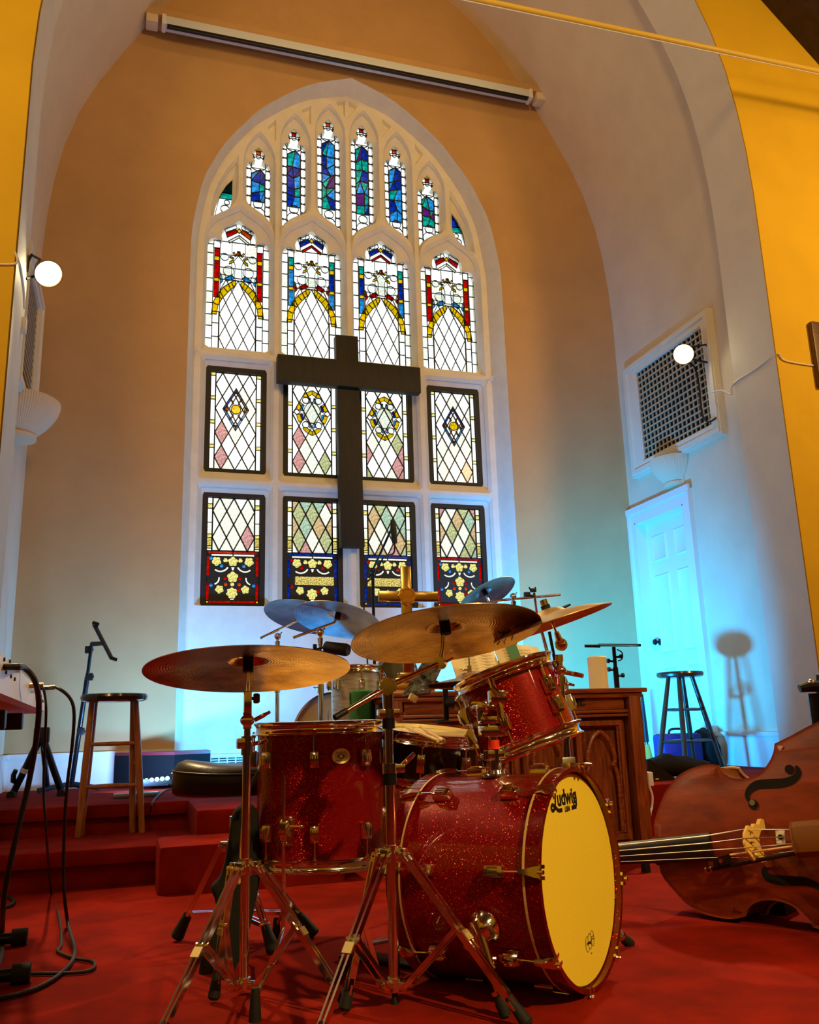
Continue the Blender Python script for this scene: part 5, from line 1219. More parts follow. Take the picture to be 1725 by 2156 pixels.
a, b = onY(1010, 0, 4.35), onY(1725, 150, 4.35); dd = (b-a)
o = build('tie_rod', MB().tube(a-dd*1.0, b+dd*.35, .019, n=20), mat('yellow_enamel', (.80, .58, .10), .4), None, loc=tuple(a)); tag(o, 'yellow painted tie rod crossing the top of the arch', 'rod')
build('thin_wire', MB().path([a-dd*1.0+V((0, 0, -.03)), b+dd*.35+V((0, 0, -.026))], .004, 6), WHITE, o)
# ------------------------------------------------------------------ clamp lamps, sconces, wires
BULB = mat('lit_bulb', (1, .9, .7), .3, emit=(1.0, .84, .50, 38)); LAMPB = mat('lamp_metal', (.30, .22, .12), .4, 1.0)
def lamp(c, wallx, tgt, label, side):
    t = thing('clamp_lamp', label, 'lamp', tuple(c)); d = (V(tgt)-c).normalized()
    F = frame(c, d)
    build('shade', MB().lathe([(.020, -.16), (.032, -.15), (.045, -.11), (.060, -.04), (.078, .015), (.080, .02), (.076, .018), (.057, -.04), (.042, -.105), (.03, -.14), (.0, -.145)], F, 32), LAMPB, t)
    build('bulb', MB().sphere(c-d*.012, .062, 24, 16), BULB, t)
    build('rim', ringmb(F, .079, .084, .012, .022, 32), LAMPB, t)
    m = MB(); w = V((wallx, c.y-.05, c.z+.02)); m.path([c-d*.14, c-d*.17+V((0, 0, .03)), w+V((side*-.02, 0, .06)), w], .008, 8); m.tube(w-V((0, 0, .05)), w+V((0, 0, .05)), .012, n=10); m.path([c-d*.12-V((0, 0, .05)), w-V((0, 0, .10))], .009, 8)
    build('bracket', m, BLACK, t); return t
lamp(LAMP_L, CX+.015-XJ, (.9, 2.4, .6), 'lit clamp lamp on the left side of the arch', -1)
tR = lamp(LAMP_R, CX+XV-.05, (1.0, 1.8, .8), 'lit clamp lamp on the right in front of the vent', 1)
cb = [LAMP_R+V((.05, .06, -.04)), onX(1462, 772, 4.33), onX(1472, 810, 4.33), onX(1476, 850, 4.33), onX(1482, 880, 4.33), onX(1494, 888, 4.33), onX(1508, 880, 4.34)]
tag(build('lamp_cord', MB().path(catmull(cb, 8), .008, 8), BLACK, None, loc=tuple(LAMP_R)), 'black cord drooping below the right lamp', 'cord')
PLASTER = mat('plaster_shade', (.80, .66, .44), .75)
def sconce(side, yc, zt, zb, R, label):
    xw = CX+side*XV; inn = -side; t = thing('wall_sconce', label, 'lamp', (xw, yc, zb)); n = 96
    def half(r, z, flute=0):
        out = []
        for k in range(n+1):
            a = -pi/2+pi*k/n; rr_ = r*(1+flute*(1 if k % 2 else -1)); out.append((xw+inn*(rr_*cos(a)*.92+.002), yc+rr_*sin(a), z))
        return out
    L = [half(lerp(R*.42, R, sin(pi/2*q)**.9), lerp(zb+.05, zt, q), .010) for q in [i/10 for i in range(11)]]
    L += [half(R*.96, zt-.002), half(R*.6, zb+.12)]
    build('pleated_bowl', MB().loft(L, closed=False), PLASTER, t, smooth=12)
    build('base_rim', MB().loft([half(R*.40, zb+.052), half(R*.48, zb+.048), half(R*.48, zb+.022), half(R*.40, zb+.018), half(.001, zb+.018)], closed=False), PLASTER, t)
    build('back_plate', MB().box((xw+inn*.006, yc, (zt+zb)/2), (.012, R*1.2, zt-zb)), PLASTER, t)
scR = onX(1402, 990, CX+XV-.09)
zR = lambda py: onX(1402, py, CX+XV-.12).z
sconce(1, scR.y, zR(962), zR(1026), .215, 'pleated plaster half-bowl sconce over the door on the right wall')
YL = 6.35; sconce(-1, YL, onY(120, 853, YL).z, onY(80, 934, YL).z, .30, 'pleated plaster half-bowl sconce on the left wall below the lamp')
xe = CX+.015+XJ
w1 = [onX(1500, 826, xe-.005), onX(1520, 822, xe-.005), onX(1540, 830, xe-.005), onX(1541, 815, xe-.005), onX(1555, 800, xe-.005), onX(1590, 778, xe-.005), onX(1612, 762, xe-.005)]
w1 += [V((xe+.02, YJ0-.006, w1[-1].z+.02)), onY(1650, 758, YJ0-.006), onY(1680, 765, YJ0-.006), onY(1725, 771, YJ0-.006), onY(1790, 776, YJ0-.006)]
tag(build('wall_cable', MB().path(catmull(w1, 6), .007, 8), WHITE, None, loc=tuple(w1[0])), 'thin cable clipped along the right side of the arch', 'cable')
xl = CX+.015-XJ
w2 = [onX(52, 650, xl+.005), onX(50, 610, xl+.005), onX(46, 580, xl+.005), onX(43, 562, xl+.005), V((xl-.01, YJ0-.006, onX(43, 562, xl).z)), onY(30, 556, YJ0-.006), onY(-60, 552, YJ0-.006)]
tag(build('wall_cable', MB().path(catmull(w2, 6), .006, 8), WHITE, None, loc=tuple(w2[0])), 'thin cable clipped along the left side of the arch', 'cable')
pl_ = onX(50, 685, xl+.01); tag(build('cable_box', MB().bbox(pl_, (.03, .05, .09), .004), WHITE, None, loc=tuple(pl_)), 'small white junction box on the left side of the arch', 'box')
pb_ = onY(1722, 745, YJ0-.03)
o = build('wall_plaque', MB().bbox((pb_.x+.08, YJ0-.025, pb_.z), (.22, .045, .50), .01), wood('brown_board', (.14, .06, .02), (.08, .03, .01)), None, loc=tuple(pb_)); tag(o, 'brown wooden board on the yellow wall at the right edge', 'board')
# ------------------------------------------------------------------ bar stools
LEGW = wood('orange_stool_wood', (.42, .16, .035), (.28, .09, .018), 6, .35, (6, 6, 1), coat=.2); DKW = wood('dark_stool_wood', (.05, .018, .008), (.03, .010, .004), 6, .3, (6, 6, 1), coat=.3)
def stool(label, c, zs, R, feet, m, seatm, ztop_r, rungs):
    t = thing('bar_stool', label, 'stool', tuple(c)); z0 = c.z
    build('seat', MB().lathe([(0, zs-.042), (R*.86, zs-.042), (R*.97, zs-.034), (R, zs-.018), (R*.97, zs-.004), (R*.86, zs), (0, zs)], frame((c.x, c.y, 0), ZU), 40), seatm, t)
    tops = []
    for f in feet:
        f = V(f); d = V((f.x-c.x, f.y-c.y, 0)).normalized(); a = V((c.x, c.y, zs-.04))+d*ztop_r; tops.append((a, f))
        build('leg', MB().path([a, lerp(a, f, .5), f], [.0155, .019, .0165], 14), m, t)
    for zr, pairs in rungs:
        for i, j in pairs:
            q = lambda k: lerp(tops[k][0], tops[k][1], (tops[k][0].z-zr)/(tops[k][0].z-tops[k][1].z))
            build('rung', MB().path([q(i), lerp(q(i), q(j), .5), q(j)], [.009, .012, .009], 10), m, t)
f1, f2 = onz(164, 1763, .173), onz(299, 1753, .173)
mid = lerp(f1, f2, .5); nrm = V((-(f2-f1).y, (f2-f1).x, 0)).normalized(); w = (f2-f1).length
cs0 = V((mid.x, mid.y, .173))+nrm*w*.36; cs0.y = min(cs0.y, 5.16)
zs = zline(cs0.x, cs0.y, 244, 1461)
f3, f4 = f1+nrm*w*.56+V((.03, 0, 0)), f2+nrm*w*.56-V((.03, 0, 0))
f3.y = min(f3.y, 5.235); f4.y = min(f4.y, 5.235)
stool('wooden bar stool with black round seat standing on the left step', cs0, zs, .178, [f1, f2, f3, f4], LEGW, mat('black_seat', (.012, .011, .010), .25, coat=.4), .115, ((zline(mid.x, mid.y, 235, 1566), ((0, 1), (2, 3))), (zline(mid.x, mid.y, 235, 1655), ((0, 1), (2, 3))), (zline(mid.x, mid.y, 200, 1610), ((0, 2), (1, 3)))))
c2 = V((3.86, 5.62, DZ)); c2 = V((onY(1440, 1500, 5.62).x, 5.62, DZ)); zs = zline(c2.x, c2.y, 1440, 1414)
ff = [V((onY(px, 1600, Yq).x, Yq, DZ)) for px, Yq in ((1384, 5.60), (1443, 5.43), (1462, 5.82), (1521, 5.63))]
stool('dark wooden bar stool standing by the door on the right', c2, zs, .168, ff, DKW, DKW, .105, ((zline(c2.x, c2.y, 1440, 1494), ((0, 1), (1, 3), (3, 2), (2, 0))), (zline(c2.x, c2.y, 1440, 1560), ((0, 1), (1, 3), (3, 2), (2, 0)))))
# soft things lying under and beside the right stool
def blob(name, label, c, r, m, seed, cat, flat=.0):
    mb = MB().sphere(c, 1, 20, 14, r); rr_ = random.Random(seed); o_ = V((rr_.random()*9, rr_.random()*9, 0))
    for i, v in enumerate(mb.v):
        d = v-V(c); k = 1+.35*noise.noise(d*7+o_)+.18*noise.noise(d*18+o_); mb.v[i] = V(c)+d*k
        if mb.v[i].z < flat: mb.v[i].z = flat
    return tag(build(name, mb, m, None, loc=tuple(c), smooth=50), label, cat)
q = onY(1405, 1585, 5.95); o = build('purple_case', MB().bbox((q.x+.10, 5.95, DZ+.13), (.34, .16, .24), .03), mat('purple_cloth', (.03, .012, .12), .7), None, loc=(q.x+.10, 5.95, DZ)); tag(o, 'dark purple padded case behind the right stool', 'case')
build('handle', MB().path(catmull([(q.x+.03, 5.95, DZ+.245), (q.x+.05, 5.95, DZ+.28), (q.x+.15, 5.95, DZ+.28), (q.x+.17, 5.95, DZ+.245)], 5), .009, 8), BLACK, o)
q = onY(1418, 1606, 5.2); blob('black_bag', 'crumpled black bag in front of the right stool', (q.x, 5.2, DZ+.055), (.26, .13, .075), mat('black_cloth'), 3, 'bag', DZ)
q = onY(1492, 1590, 5.98); blob('black_jacket', 'dark bundled jacket to the right of the purple case', (q.x-.03, 5.98, DZ+.10), (.11, .10, .17), mat('black_cloth'), 8, 'jacket', DZ)
q = onY(1362, 1625, 4.85); m = MB().prism([(0, 0), (.20, 0), (.02, .13), (0, .13)], frame((q.x-.02, 4.85, DZ), (0, -1, 0)), .05); o = build('black_wedge', m, BLACK, None, loc=(q.x, 4.83, DZ)); tag(o, 'black wedge-shaped case right of the altar', 'case')
build('metal_edge', MB().tube((q.x+.02, 4.80, DZ+.012), (q.x+.26, 4.86, DZ+.012), .008, n=8), CHROME, o)
BY_ = onz(1369, 1606, DZ).y; q = onY(1366, 1585, BY_); t = thing('hand_broom', 'black handled broom with orange bristles leaning behind the altar end', 'broom', (q.x, BY_, DZ))
a, b, c = onY(1352, 1462, BY_), onY(1362, 1562, BY_), onY(1369, 1605, BY_)
build('handle', MB().path([a, lerp(a, b, .5), b], [.012, .018, .022], 10), BLACK, t); build('ferrule', MB().tube(b, lerp(b, c, .12), .024, n=12), CHROME, t)
build('bristles', MB().path([lerp(b, c, .12), c], [.020, .032], 12), mat('orange_bristle', (.85, .35, .05), .8), t)
a = V((AX1-.01, AY+.14, .40)); 
o = build('power_adapter', MB().bbox(onX(1366, 1640, AX1+.012), (.03, .05, .07), .006), WHITE, None, loc=tuple(onX(1366, 1640, AX1+.012))); tag(o, 'white plug adapter on the right side of the altar', 'adapter')
build('cable', MB().path(catmull([onY(1366, 1652, AY+.2), onY(1374, 1675, AY+.2), onY(1373, 1700, AY+.2), onY(1370, 1712, AY+.18), onY(1364, 1760, AY+.15)], 6), .006, 8), WHITE, o)
# black music stand behind the altar
q = onY(1299, 1440, 4.95); m_ = thing('music_stand', 'black music stand behind the altar, its flat desk lit blue from below', 'music stand', (q.x, 4.95, DZ)); Zm = lambda py: onY(1299, py, 4.95).z
de = [onY(1214, 1366, 4.85), onY(1311, 1352, 5.10), onY(1381, 1358, 5.0), onY(1300, 1366, 4.72)]
dz = Zm(1362)
dk = [V((q.x-.245, 4.88, dz)), V((q.x-.03, 5.10, dz+.025)), V((q.x+.235, 5.02, dz+.012)), V((q.x+.02, 4.80, dz-.012))]
build('desk', MB().loft([dk, [v+V((0, 0, .006)) for v in dk]], cap0=True, cap1=True), mat('blue_lit_metal', (.02, .05, .09), .3, .3), m_)  # blue light from below is mixed into the desk colour
build('desk_lip', MB().tube(dk[1]+V((0, -.01, 0)), dk[2]+V((0, -.01, .004)), .009, n=8), SATIN, m_); build('desk_lip', MB().tube(dk[0], lerp(dk[0], dk[3], .35), .009, n=8), SATIN, m_)
build('upper_tube', MB().tube((q.x, 4.95, Zm(1428)), (q.x, 4.95, dz), .012, n=12), SATIN, m_); build('lower_tube', MB().tube((q.x, 4.95, DZ+.05), (q.x, 4.95, Zm(1405)), .017, n=14), SATIN, m_)
for py, s in ((1384, 1), (1424, 1), (1393, -1), (1411, -1)):
    k = MB(); k.tube((q.x, 4.95, Zm(py)), (q.x+s*.045, 4.95, Zm(py)+.005), .007, n=8); k.tube((q.x+s*.04, 4.95, Zm(py)+.005), (q.x+s*.055, 4.95, Zm(py)+.006), .014, n=10); build('knob', k, BLACK, m_)
k = MB(); k.path(catmull([(q.x+.012, 4.93, Zm(1368)), (q.x+.045, 4.93, Zm(1375)), (q.x+.04, 4.93, Zm(1388)), (q.x+.012, 4.93, Zm(1392))], 5), .004, 6); build('hook', k, BLACK, m_)
for a in (90, 210, 330): build('leg', MB().tube((q.x, 4.95, DZ+.10), (q.x+.24*cos(radians(a)), 4.95+.24*sin(radians(a)), DZ+.012), .009, n=8), SATIN, m_)
# marbled folder on a low music stand behind the snare
d = 3.55; f_ = [at(846, 1469, d), at(886, 1464, d), at(914, 1402, d+.12), at(880, 1398, d+.12)]; f_ = [at(847, 1470, d), at(905, 1462, d-.02), at(936, 1394, d+.10), at(893, 1394, d+.12)]
q = at(941, 1530, d+.1); t = thing('folder_stand', 'black music stand holding a marbled grey folder behind the snare', 'music stand', (q.x, q.y, 0))
n_ = (f_[1]-f_[0]).cross(f_[3]-f_[0]).normalized()
build('folder', MB().loft([f_, [v+n_*.012 for v in f_]], cap0=True, cap1=True), mat('marbled_board', (.16, .15, .12), .25, noise=(42, .9), col2=(.006, .006, .006)), t)
build('wood_clip', MB().bbox(at(870, 1470, d-.05), (.035, .02, .028), .003, Matrix.Rotation(.5, 3, 'Y')), BEECH, t)
build('upright', MB().tube((q.x, q.y, .05), (q.x, q.y, zline(q.x, q.y, 941, 1440)), .012, n=12), SATIN, t); build('desk_arm', MB().path([(q.x, q.y, zline(q.x, q.y, 941, 1445)), lerp(f_[0], f_[2], .5)+n_*.02], .009, 8), SATIN, t)
m = MB().lathe([(0, -.012), (.024, -.012), (.024, .012), (0, .012)], frame((q.x+.012, q.y-.025, zline(q.x, q.y, 946, 1479)), -hz(941)), 6); m.tube((q.x-.05, q.y-.01, zline(q.x, q.y, 941, 1521)), (q.x+.01, q.y, zline(q.x, q.y, 941, 1521)), .014, n=10); build('knob', m, BLACK, t)
for a in (90, 210, 330): build('leg', MB().tube((q.x, q.y, .12), (q.x+.22*cos(radians(a)), q.y+.22*sin(radians(a)), .012), .009, n=8), SATIN, t)
sp_ = [at(942, 1410, d-.2), at(933, 1408, d-.2), at(919, 1446, d-.2), at(922, 1448, d-.2)]
# ------------------------------------------------------------------ second kit on the platform (acrylic shells as streaked silver)
SILV = mat('streaked_silver_shell', (.62, .62, .58), .32, .7, noise=(5, .35), stretch=(2, 2, 14))  # streak noise stands in for swirl reflections on clear shells
bY = 5.25; bc_ = onY(735, 1500, bY); bR = .265; bz_ = DZ+bR+.03; nb_ = (-hz(735)*.8-lat(735)*.45).normalized()
F2 = frame((bc_.x, bY, bz_), nb_); t = thing('bass_drum', 'silver bass drum on the platform behind the altar, half hidden by the floor tom', 'drum', (bc_.x, bY, DZ))
build('shell', MB().lathe([(bR-.006, -.2), (bR, -.2), (bR, .2), (bR-.006, .2)], F2, 64), SILV, t)
for z in (-.21, .17): build('hoop', MB().lathe([(bR+.001, z), (bR+.014, z), (bR+.014, z+.04), (bR+.001, z+.04), (bR+.001, z)], F2, 64), CHROME if z > 0 else CHROME, t)
build('front_head', MB().lathe([(0, .185), (bR, .185), (bR, .179), (0, .18)], F2, 48), HEADW, t)
for k in range(8): lug(t, F2, bR, 2*pi*k/8, .0, .06, .026)
tY = 4.78; tp = onY(748, 1440, tY); tR_ = .132; tz1 = onY(748, 1410, tY-tR_*.5).z
F3 = frame((tp.x, tY, tz1-.36), ZU, lat(748)); t = thing('floor_tom', 'silver floor tom with chrome lugs standing on the platform behind the green roll', 'drum', (tp.x, tY, DZ))
chrome_drum(t, F3, tR_, .36, 6, radians(-75), SILV, .05)
for a in (30, 150, 270): e = V((cos(radians(a)), sin(radians(a)), 0)); build('leg', MB().tube(V((tp.x, tY, DZ))+e*(tR_+.025), V((tp.x, tY, tz1-.2))+e*(tR_+.025), .006, n=8), CHROME, t)
q = at(835, 1418, 4.95); F4 = frame(q, -hz(835)*.85+ZU*.5, lat(835)); t = thing('rack_tom', 'small dark-headed tom tilted towards the viewer below the boom cymbal', 'drum', tuple(q))
build('shell', MB().lathe([(.10, -.16), (.106, -.16), (.106, 0), (.10, 0)], F4, 40), SILV, t); build('hoop', hoop_mb(F4, .106, -.016), CHROME, t); build('head', MB().lathe([(0, .001), (.105, .001), (.105, -.004), (0, -.003)], F4, 40), mat('smoke_head', (.10, .085, .05), .3), t)
build('mount_arm', MB().path([F4 @ V((0, -.10, -.08)), q+V((0, .02, -.20)), (q.x, q.y+.05, DZ+.0)], .012, 10), CHROME, t)
def boom_stand(name, label, px_pole, py_piv, d, e0, e1, cym, R, tilt, m, clabel, zb=DZ):
    q = at(px_pole, py_piv, d); t = thing(name, label, 'cymbal stand', (q.x, q.y, zb))
    tripod(t, (q.x, q.y, zb), .26, .06, [V((q.x+.26*cos(radians(a)), q.y+.26*sin(radians(a)), zb)) for a in (90, 210, 330)], .011) if zb == 0 else None
    if zb:
        for a in (90, 210, 330): build('leg', MB().tube((q.x, q.y, zb+.28), (q.x+.25*cos(radians(a)), q.y+.25*sin(radians(a)), zb+.012), .009, n=8), CHROME, t)
    zm = zline(q.x, q.y, px_pole, 1448)
    build('lower_tube', MB().tube((q.x, q.y, zb+.04), (q.x, q.y, zm), .013, n=14), CHROME, t); build('upper_tube', MB().tube((q.x, q.y, zm), q, .009, n=12), CHROME, t)
    k = MB().tube((q.x, q.y, zm-.03), (q.x, q.y, zm+.02), .018, n=14); wing(k, (q.x, q.y, zm), -lat(px_pole), .012); k.tube((q.x, q.y, q.z-.075), (q.x, q.y, q.z-.03), .013, .018, 12); k.sphere(q, .022, 12, 8); wing(k, q, lat(px_pole)+ZU, .01); build('clamps', k, CHROME, t)
    a, b = at(*e0, d-.05), at(*e1, d+.05)
    build('boom_arm', MB().tube(a, b, .0085, .0075, 12), CHROME, t)
    c = at(*cym, d+.06); n = (ZU+hz(cym[0])*tilt[0]+lat(cym[0])*tilt[1]).normalized()
    build('cymbal_rod', MB().path([b, lerp(b, c, .6), c+n*.05], [.009, .006, .004], 8), CHROME, t); build('felt_washer', MB().tube(c-n*.012, c+n*.024, .016, n=14), FELT, t)
    cymbal('crash_cymbal', clabel, c, n, R, m)
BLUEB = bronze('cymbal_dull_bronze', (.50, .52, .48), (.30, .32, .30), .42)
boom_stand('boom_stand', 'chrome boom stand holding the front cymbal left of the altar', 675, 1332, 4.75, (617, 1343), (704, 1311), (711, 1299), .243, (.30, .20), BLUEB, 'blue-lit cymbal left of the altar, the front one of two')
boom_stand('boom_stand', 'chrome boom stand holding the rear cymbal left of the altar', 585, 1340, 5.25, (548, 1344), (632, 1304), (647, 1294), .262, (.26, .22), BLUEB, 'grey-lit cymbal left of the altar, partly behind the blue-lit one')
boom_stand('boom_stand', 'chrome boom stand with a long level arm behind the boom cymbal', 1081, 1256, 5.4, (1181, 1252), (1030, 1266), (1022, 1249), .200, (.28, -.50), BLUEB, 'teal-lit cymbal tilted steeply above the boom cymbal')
q = at(682, 1368, 4.68); t = thing('microphone', 'black cylindrical microphone clamped beside the blue-lit cymbal pole', 'microphone', tuple(q))
a, b = at(684, 1362, 4.66), at(734, 1369, 4.60); build('body', MB().path([a, lerp(a, b, .05), lerp(a, b, .9), b], [.022, .031, .034, .028], 18), FELT, t); build('clamp', MB().tube(a, at(664, 1368, 4.70), .007, n=8).bbox(at(663, 1366, 4.70), (.02, .02, .05), .003), SATIN, t)
# mic boom in front of the window, and clamp stand on the right
q = at(785, 1202, 6.1); t = thing('microphone_stand', 'thin black boom microphone stand in front of the third window light', 'microphone stand', (q.x, q.y, DZ))
build('upright', MB().tube((q.x, q.y, DZ+.02), q, .011, n=10), SATIN, t); build('round_base', MB().lathe([(0, 0), (.13, 0), (.13, .012), (.02, .025), (0, .025)], frame((q.x, q.y, DZ), ZU), 28), SATIN, t)
a = at(827, 1108, 6.0); build('boom', MB().tube(at(778, 1216, 6.12), a, .008, n=8), SATIN, t); build('swivel', MB().sphere(q, .024, 12, 8), BLACK, t)
build('microphone_body', MB().path([a+V((0, 0, .045)), a+V((.005, 0, -.02)), a+V((.012, 0, -.12))], [.014, .022, .018], 14), BLACK, t)
build('cable', MB().path(catmull([a+V((.012, 0, -.12)), a+V((.0, 0, -.19)), lerp(a, q, .6)+V((.02, 0, -.03)), q+V((.012, -.02, -.03)), at(772, 1228, 6.08), at(764, 1262, 6.08), at(768, 1300, 6.08), (q.x-.02, q.y-.02, DZ+.03)], 8), .006, 8), BLACK, t)
q = at(1127, 1262, 5.15); t = thing('clamp_stand', 'chrome stand with a black clamp and flat black paddle by the splash cymbal', 'stand', (q.x, q.y+.1, DZ))
build('upright', MB().path([(q.x+.06, q.y+.1, DZ+.02), at(1152, 1372, 5.17), at(1130, 1290, 5.15), at(1125, 1248, 5.15)], [.014, .012, .009, .008], 12), CHROME, t)
k = MB().bbox(at(1110, 1252, 5.15), (.032, .03, .03), .004); k.tube(at(1112, 1253, 5.15), at(1126, 1256, 5.15), .008, n=8); k.bbox(at(1123, 1243, 5.15), (.03, .03, .022), .004)
for s in (-1, 1): k.tube(at(1122+s*4, 1242, 5.15), at(1121+s*7, 1236, 5.15), .007, .004, 8)
build('clamp', k, BLACK, t); build('paddle', MB().bbox(at(1183, 1281, 5.1), (.10, .06, .012), .004, Matrix.Rotation(radians(-24), 3, 'Y')), BLACK, t); build('brace', MB().tube(at(1157, 1330, 5.18), at(1170, 1398, 5.18), .010, n=8), SATIN, t)
for a in (80, 200, 320): build('leg', MB().tube((q.x+.06, q.y+.1, DZ+.16), (q.x+.06+.2*cos(radians(a)), q.y+.1+.2*sin(radians(a)), DZ+.01), .008, n=8), CHROME, t)
# ------------------------------------------------------------------ left side: keyboard, stands, cables, box, LED bar
kx = -.335; kf = onX(94, 1480, kx); kz0, kz1 = onX(93, 1502, kx).z, onX(95, 1459, kx).z; ky1 = kf.y; ky0 = onX(0, 1420, kx).y
kza = lambda y, a=onX(0, 1467, kx).z: lerp(kz0, a, (ky1-y)/(ky1-ky0)); kzb = lambda y, a=onX(0, 1371, kx).z: lerp(kz1, a, (ky1-y)/(ky1-ky0))
KW = mat('white_keyboard_case', (.90, .88, .80), .4)
kb = thing('keyboard', 'white electric keyboard seen from behind at the left edge', 'keyboard', (kx-.16, ky1-.6, kz0))
build('body', MB().loft([[(kx, y, kza(y)+.01), (kx-.02, y, kza(y)), (kx-.33, y, kza(y)), (kx-.33, y, kzb(y)-.02), (kx-.10, y, kzb(y)+.01), (kx-.02, y, kzb(y)+.004), (kx, y, kzb(y)-.004)] for y in (ky1-1.5, ky1-.75, ky1)], cap0=True, cap1=True), KW, kb, smooth=25)
for px, py in ((8, 1388), (20, 1392), (12, 1415), (22, 1424), (30, 1430), (86, 1466), (88, 1474)): 
    pp = onX(px, py, kx); 
    build('jack_socket', MB().tube(pp-V((.004, 0, 0)), pp+V((.004, 0, 0)), .006, n=10), BLACK, kb)
for k in range(5): build('jack_socket', MB().tube((kx-.004, ky1-.10-.06*k, kza(ky1-.10-.06*k)+.045), (kx+.004, ky1-.10-.06*k, kza(ky1-.10-.06*k)+.045), .006, n=10), BLACK, kb)
lines = MB()
for k in range(6): lines.box((kx+.0005, ky1-.16-.05*k, kza(ky1-.16-.05*k)+.062), (.001, .03, .003))
build('printed_legends', lines, BLACK, kb)
ks = thing('keyboard_stand', 'black folding keyboard stand with two round floor bars at the left edge', 'stand', (kx-.16, ky1-.6, 0))
build('top_rail', MB().bbox((kx-.14, ky1-.36, kz0-.035), (.20, .05, .06), .006), BLACK, ks); build('top_rail', MB().bbox((kx-.14, ky1-.85, kz0-.035), (.20, .05, .06), .006), BLACK, ks)
fa, fb = onz(58, 1970, .03), onz(64, 2046, .03)
for f_, yy in ((fa, ky1-.36), (fb, ky1-.85)):
    b_ = build('floor_bar', MB().tube((f_.x-.03, f_.y, .027), (f_.x-.62, f_.y, .027), .018, n=14), SATIN, ks); build('end_cap', MB().tube((f_.x-.05, f_.y, .028), (f_.x, f_.y, .028), .028, n=14), RUBBER, b_)
    f2 = fb if f_ is fa else fa
    build('crossed_leg', MB().path([(f_.x-.45, f_.y, .03), (kx-.20, f2.y+(yy-f_.y)*0, kz0-.06)], .014, 10), SATIN, ks)
CABM = mat('black_cable', (.010, .010, .010), .55)
def cable(name, label, pts, r, n=6): return tag(build(name, MB().path(catmull(pts, n), r, 8), CABM, None, loc=tuple(pts[0])), label, 'cable')
p0 = onX(8, 1404, kx)
cable('instrument_cable', 'thick black cable leaving the top of the keyboard', [p0, p0+V((.04, .0, .0)), at(50, 1405, 2.75), at(72, 1430, 2.8), at(82, 1480, 2.9), at(76, 1560, 2.95), at(58, 1660, 2.95), at(32, 1770, 2.9), at(10, 1880, 2.9), onz(4, 1962, .01), onz(2, 2010, .008), onz(-20, 2060, .008)], .0095)
p1 = onX(66, 1446, kx); cable('instrument_cable', 'thin black cable hanging straight down from the keyboard', [p1, p1+V((.03, 0, .0)), at(92, 1452, 3.3), at(97, 1490, 3.3), at(95, 1560, 3.32), at(92, 1660, 3.32), at(98, 1760, 3.35), onz(108, 1880, .008), onz(124, 1930, .007), onz(129, 1985, .007), onz(122, 2003, .007), onz(158, 2018, .007), onz(198, 2026, .007), onz(180, 2046, .007), onz(66, 2050, .007)], .005)
p2 = onX(84, 1449, kx); cable('instrument_cable', 'thin black cable looping out to the right of the keyboard and down to the carpet', [p2, p2+V((.03, 0, 0)), at(120, 1448, 3.3), at(146, 1468, 3.3), at(156, 1500, 3.3), at(152, 1570, 3.3), at(142, 1650, 3.3), at(136, 1740, 3.3), at(134, 1830, 3.28), at(136, 1890, 3.25), onz(144, 1950, .008), onz(157, 2008, .008), onz(128, 2050, .008), onz(70, 2084, .008), onz(0, 2102, .008), onz(-60, 2110, .008)], .0065)
k_ = MB(); 
for px, py in ((62, 1444), (90, 1449)): a = onX(px, py, kx); k_.tube(a-V((.01, 0, 0)), a+V((.045, 0, .002)), .009, n=10)
tag(build('jack_plugs', k_, mat('brass_plug', (.6, .45, .2), .3, 1.0), kb), 'two brass jack plugs')
fo = onz(-4, 1893, .012); cable('instrument_cable', 'short loop of cable on the carpet at the left edge', [onz(-30, 1880, .008), onz(10, 1886, .008), onz(29, 1896, .008), onz(18, 1908, .008), onz(-30, 1915, .008)], .008)
# A-frame stand and tablet stand on the platform
d = 5.6; ap = at(88, 1548, d); fl_, fr2 = onz(28, 1679, DZ+.012), onz(129, 1676, DZ+.012); fl_ = at(26, 1676, d); fr2 = at(130, 1675, d); fl_.z = fr2.z = DZ+.015
t = thing('a_frame_stand', 'black folding A-frame stand with white tape on one leg at the platform left edge', 'stand', (ap.x, ap.y, DZ))
build('hinge_block', MB().bbox(ap, (.095, .06, .10), .012), BLACK, t)
for f_, nm in ((fl_, 1), (fr2, 2)):
    l = build('leg', MB().path([ap, lerp(ap, f_, .5), f_], [.024, .022, .022], 10), SATIN, t); build('foot_cap', MB().tube(f_-V((0, .10, 0)), f_+V((0, .04, 0)), .026, n=12), RUBBER, l)
    if nm == 1: tag(build('tape_band', MB().tube(lerp(ap, f_, .55), lerp(ap, f_, .62), .026, n=12), WHITE, l), 'white tape band')
build('rear_leg', MB().path([ap+V((0, .02, 0)), V((ap.x+.02, ap.y+.45, DZ+.02))], .018, 8), SATIN, t); build('hook', MB().path([lerp(ap, fl_, .80), lerp(ap, fl_, .76)+V((-.035, -.02, 0)), lerp(ap, fl_, .66)+V((-.05, -.02, .0)), lerp(ap, fl_, .58)+V((-.05, -.02, .0))], [.016, .018, .016, .014], 8), SATIN, t)
d = 6.0; bs_ = at(150, 1657, d); bs_.z = DZ; t = thing('tablet_stand', 'black microphone stand with an empty tablet holder by the left wall', 'stand', tuple(bs_))
tp_ = at(193, 1356, d-.05); jn = at(184, 1425, d-.04); 
build('lower_tube', MB().tube(bs_+V((0, 0, .03)), jn, .017, n=14), SATIN, t); build('upper_tube', MB().tube(jn, tp_, .012, n=12), SATIN, t)
k = MB()
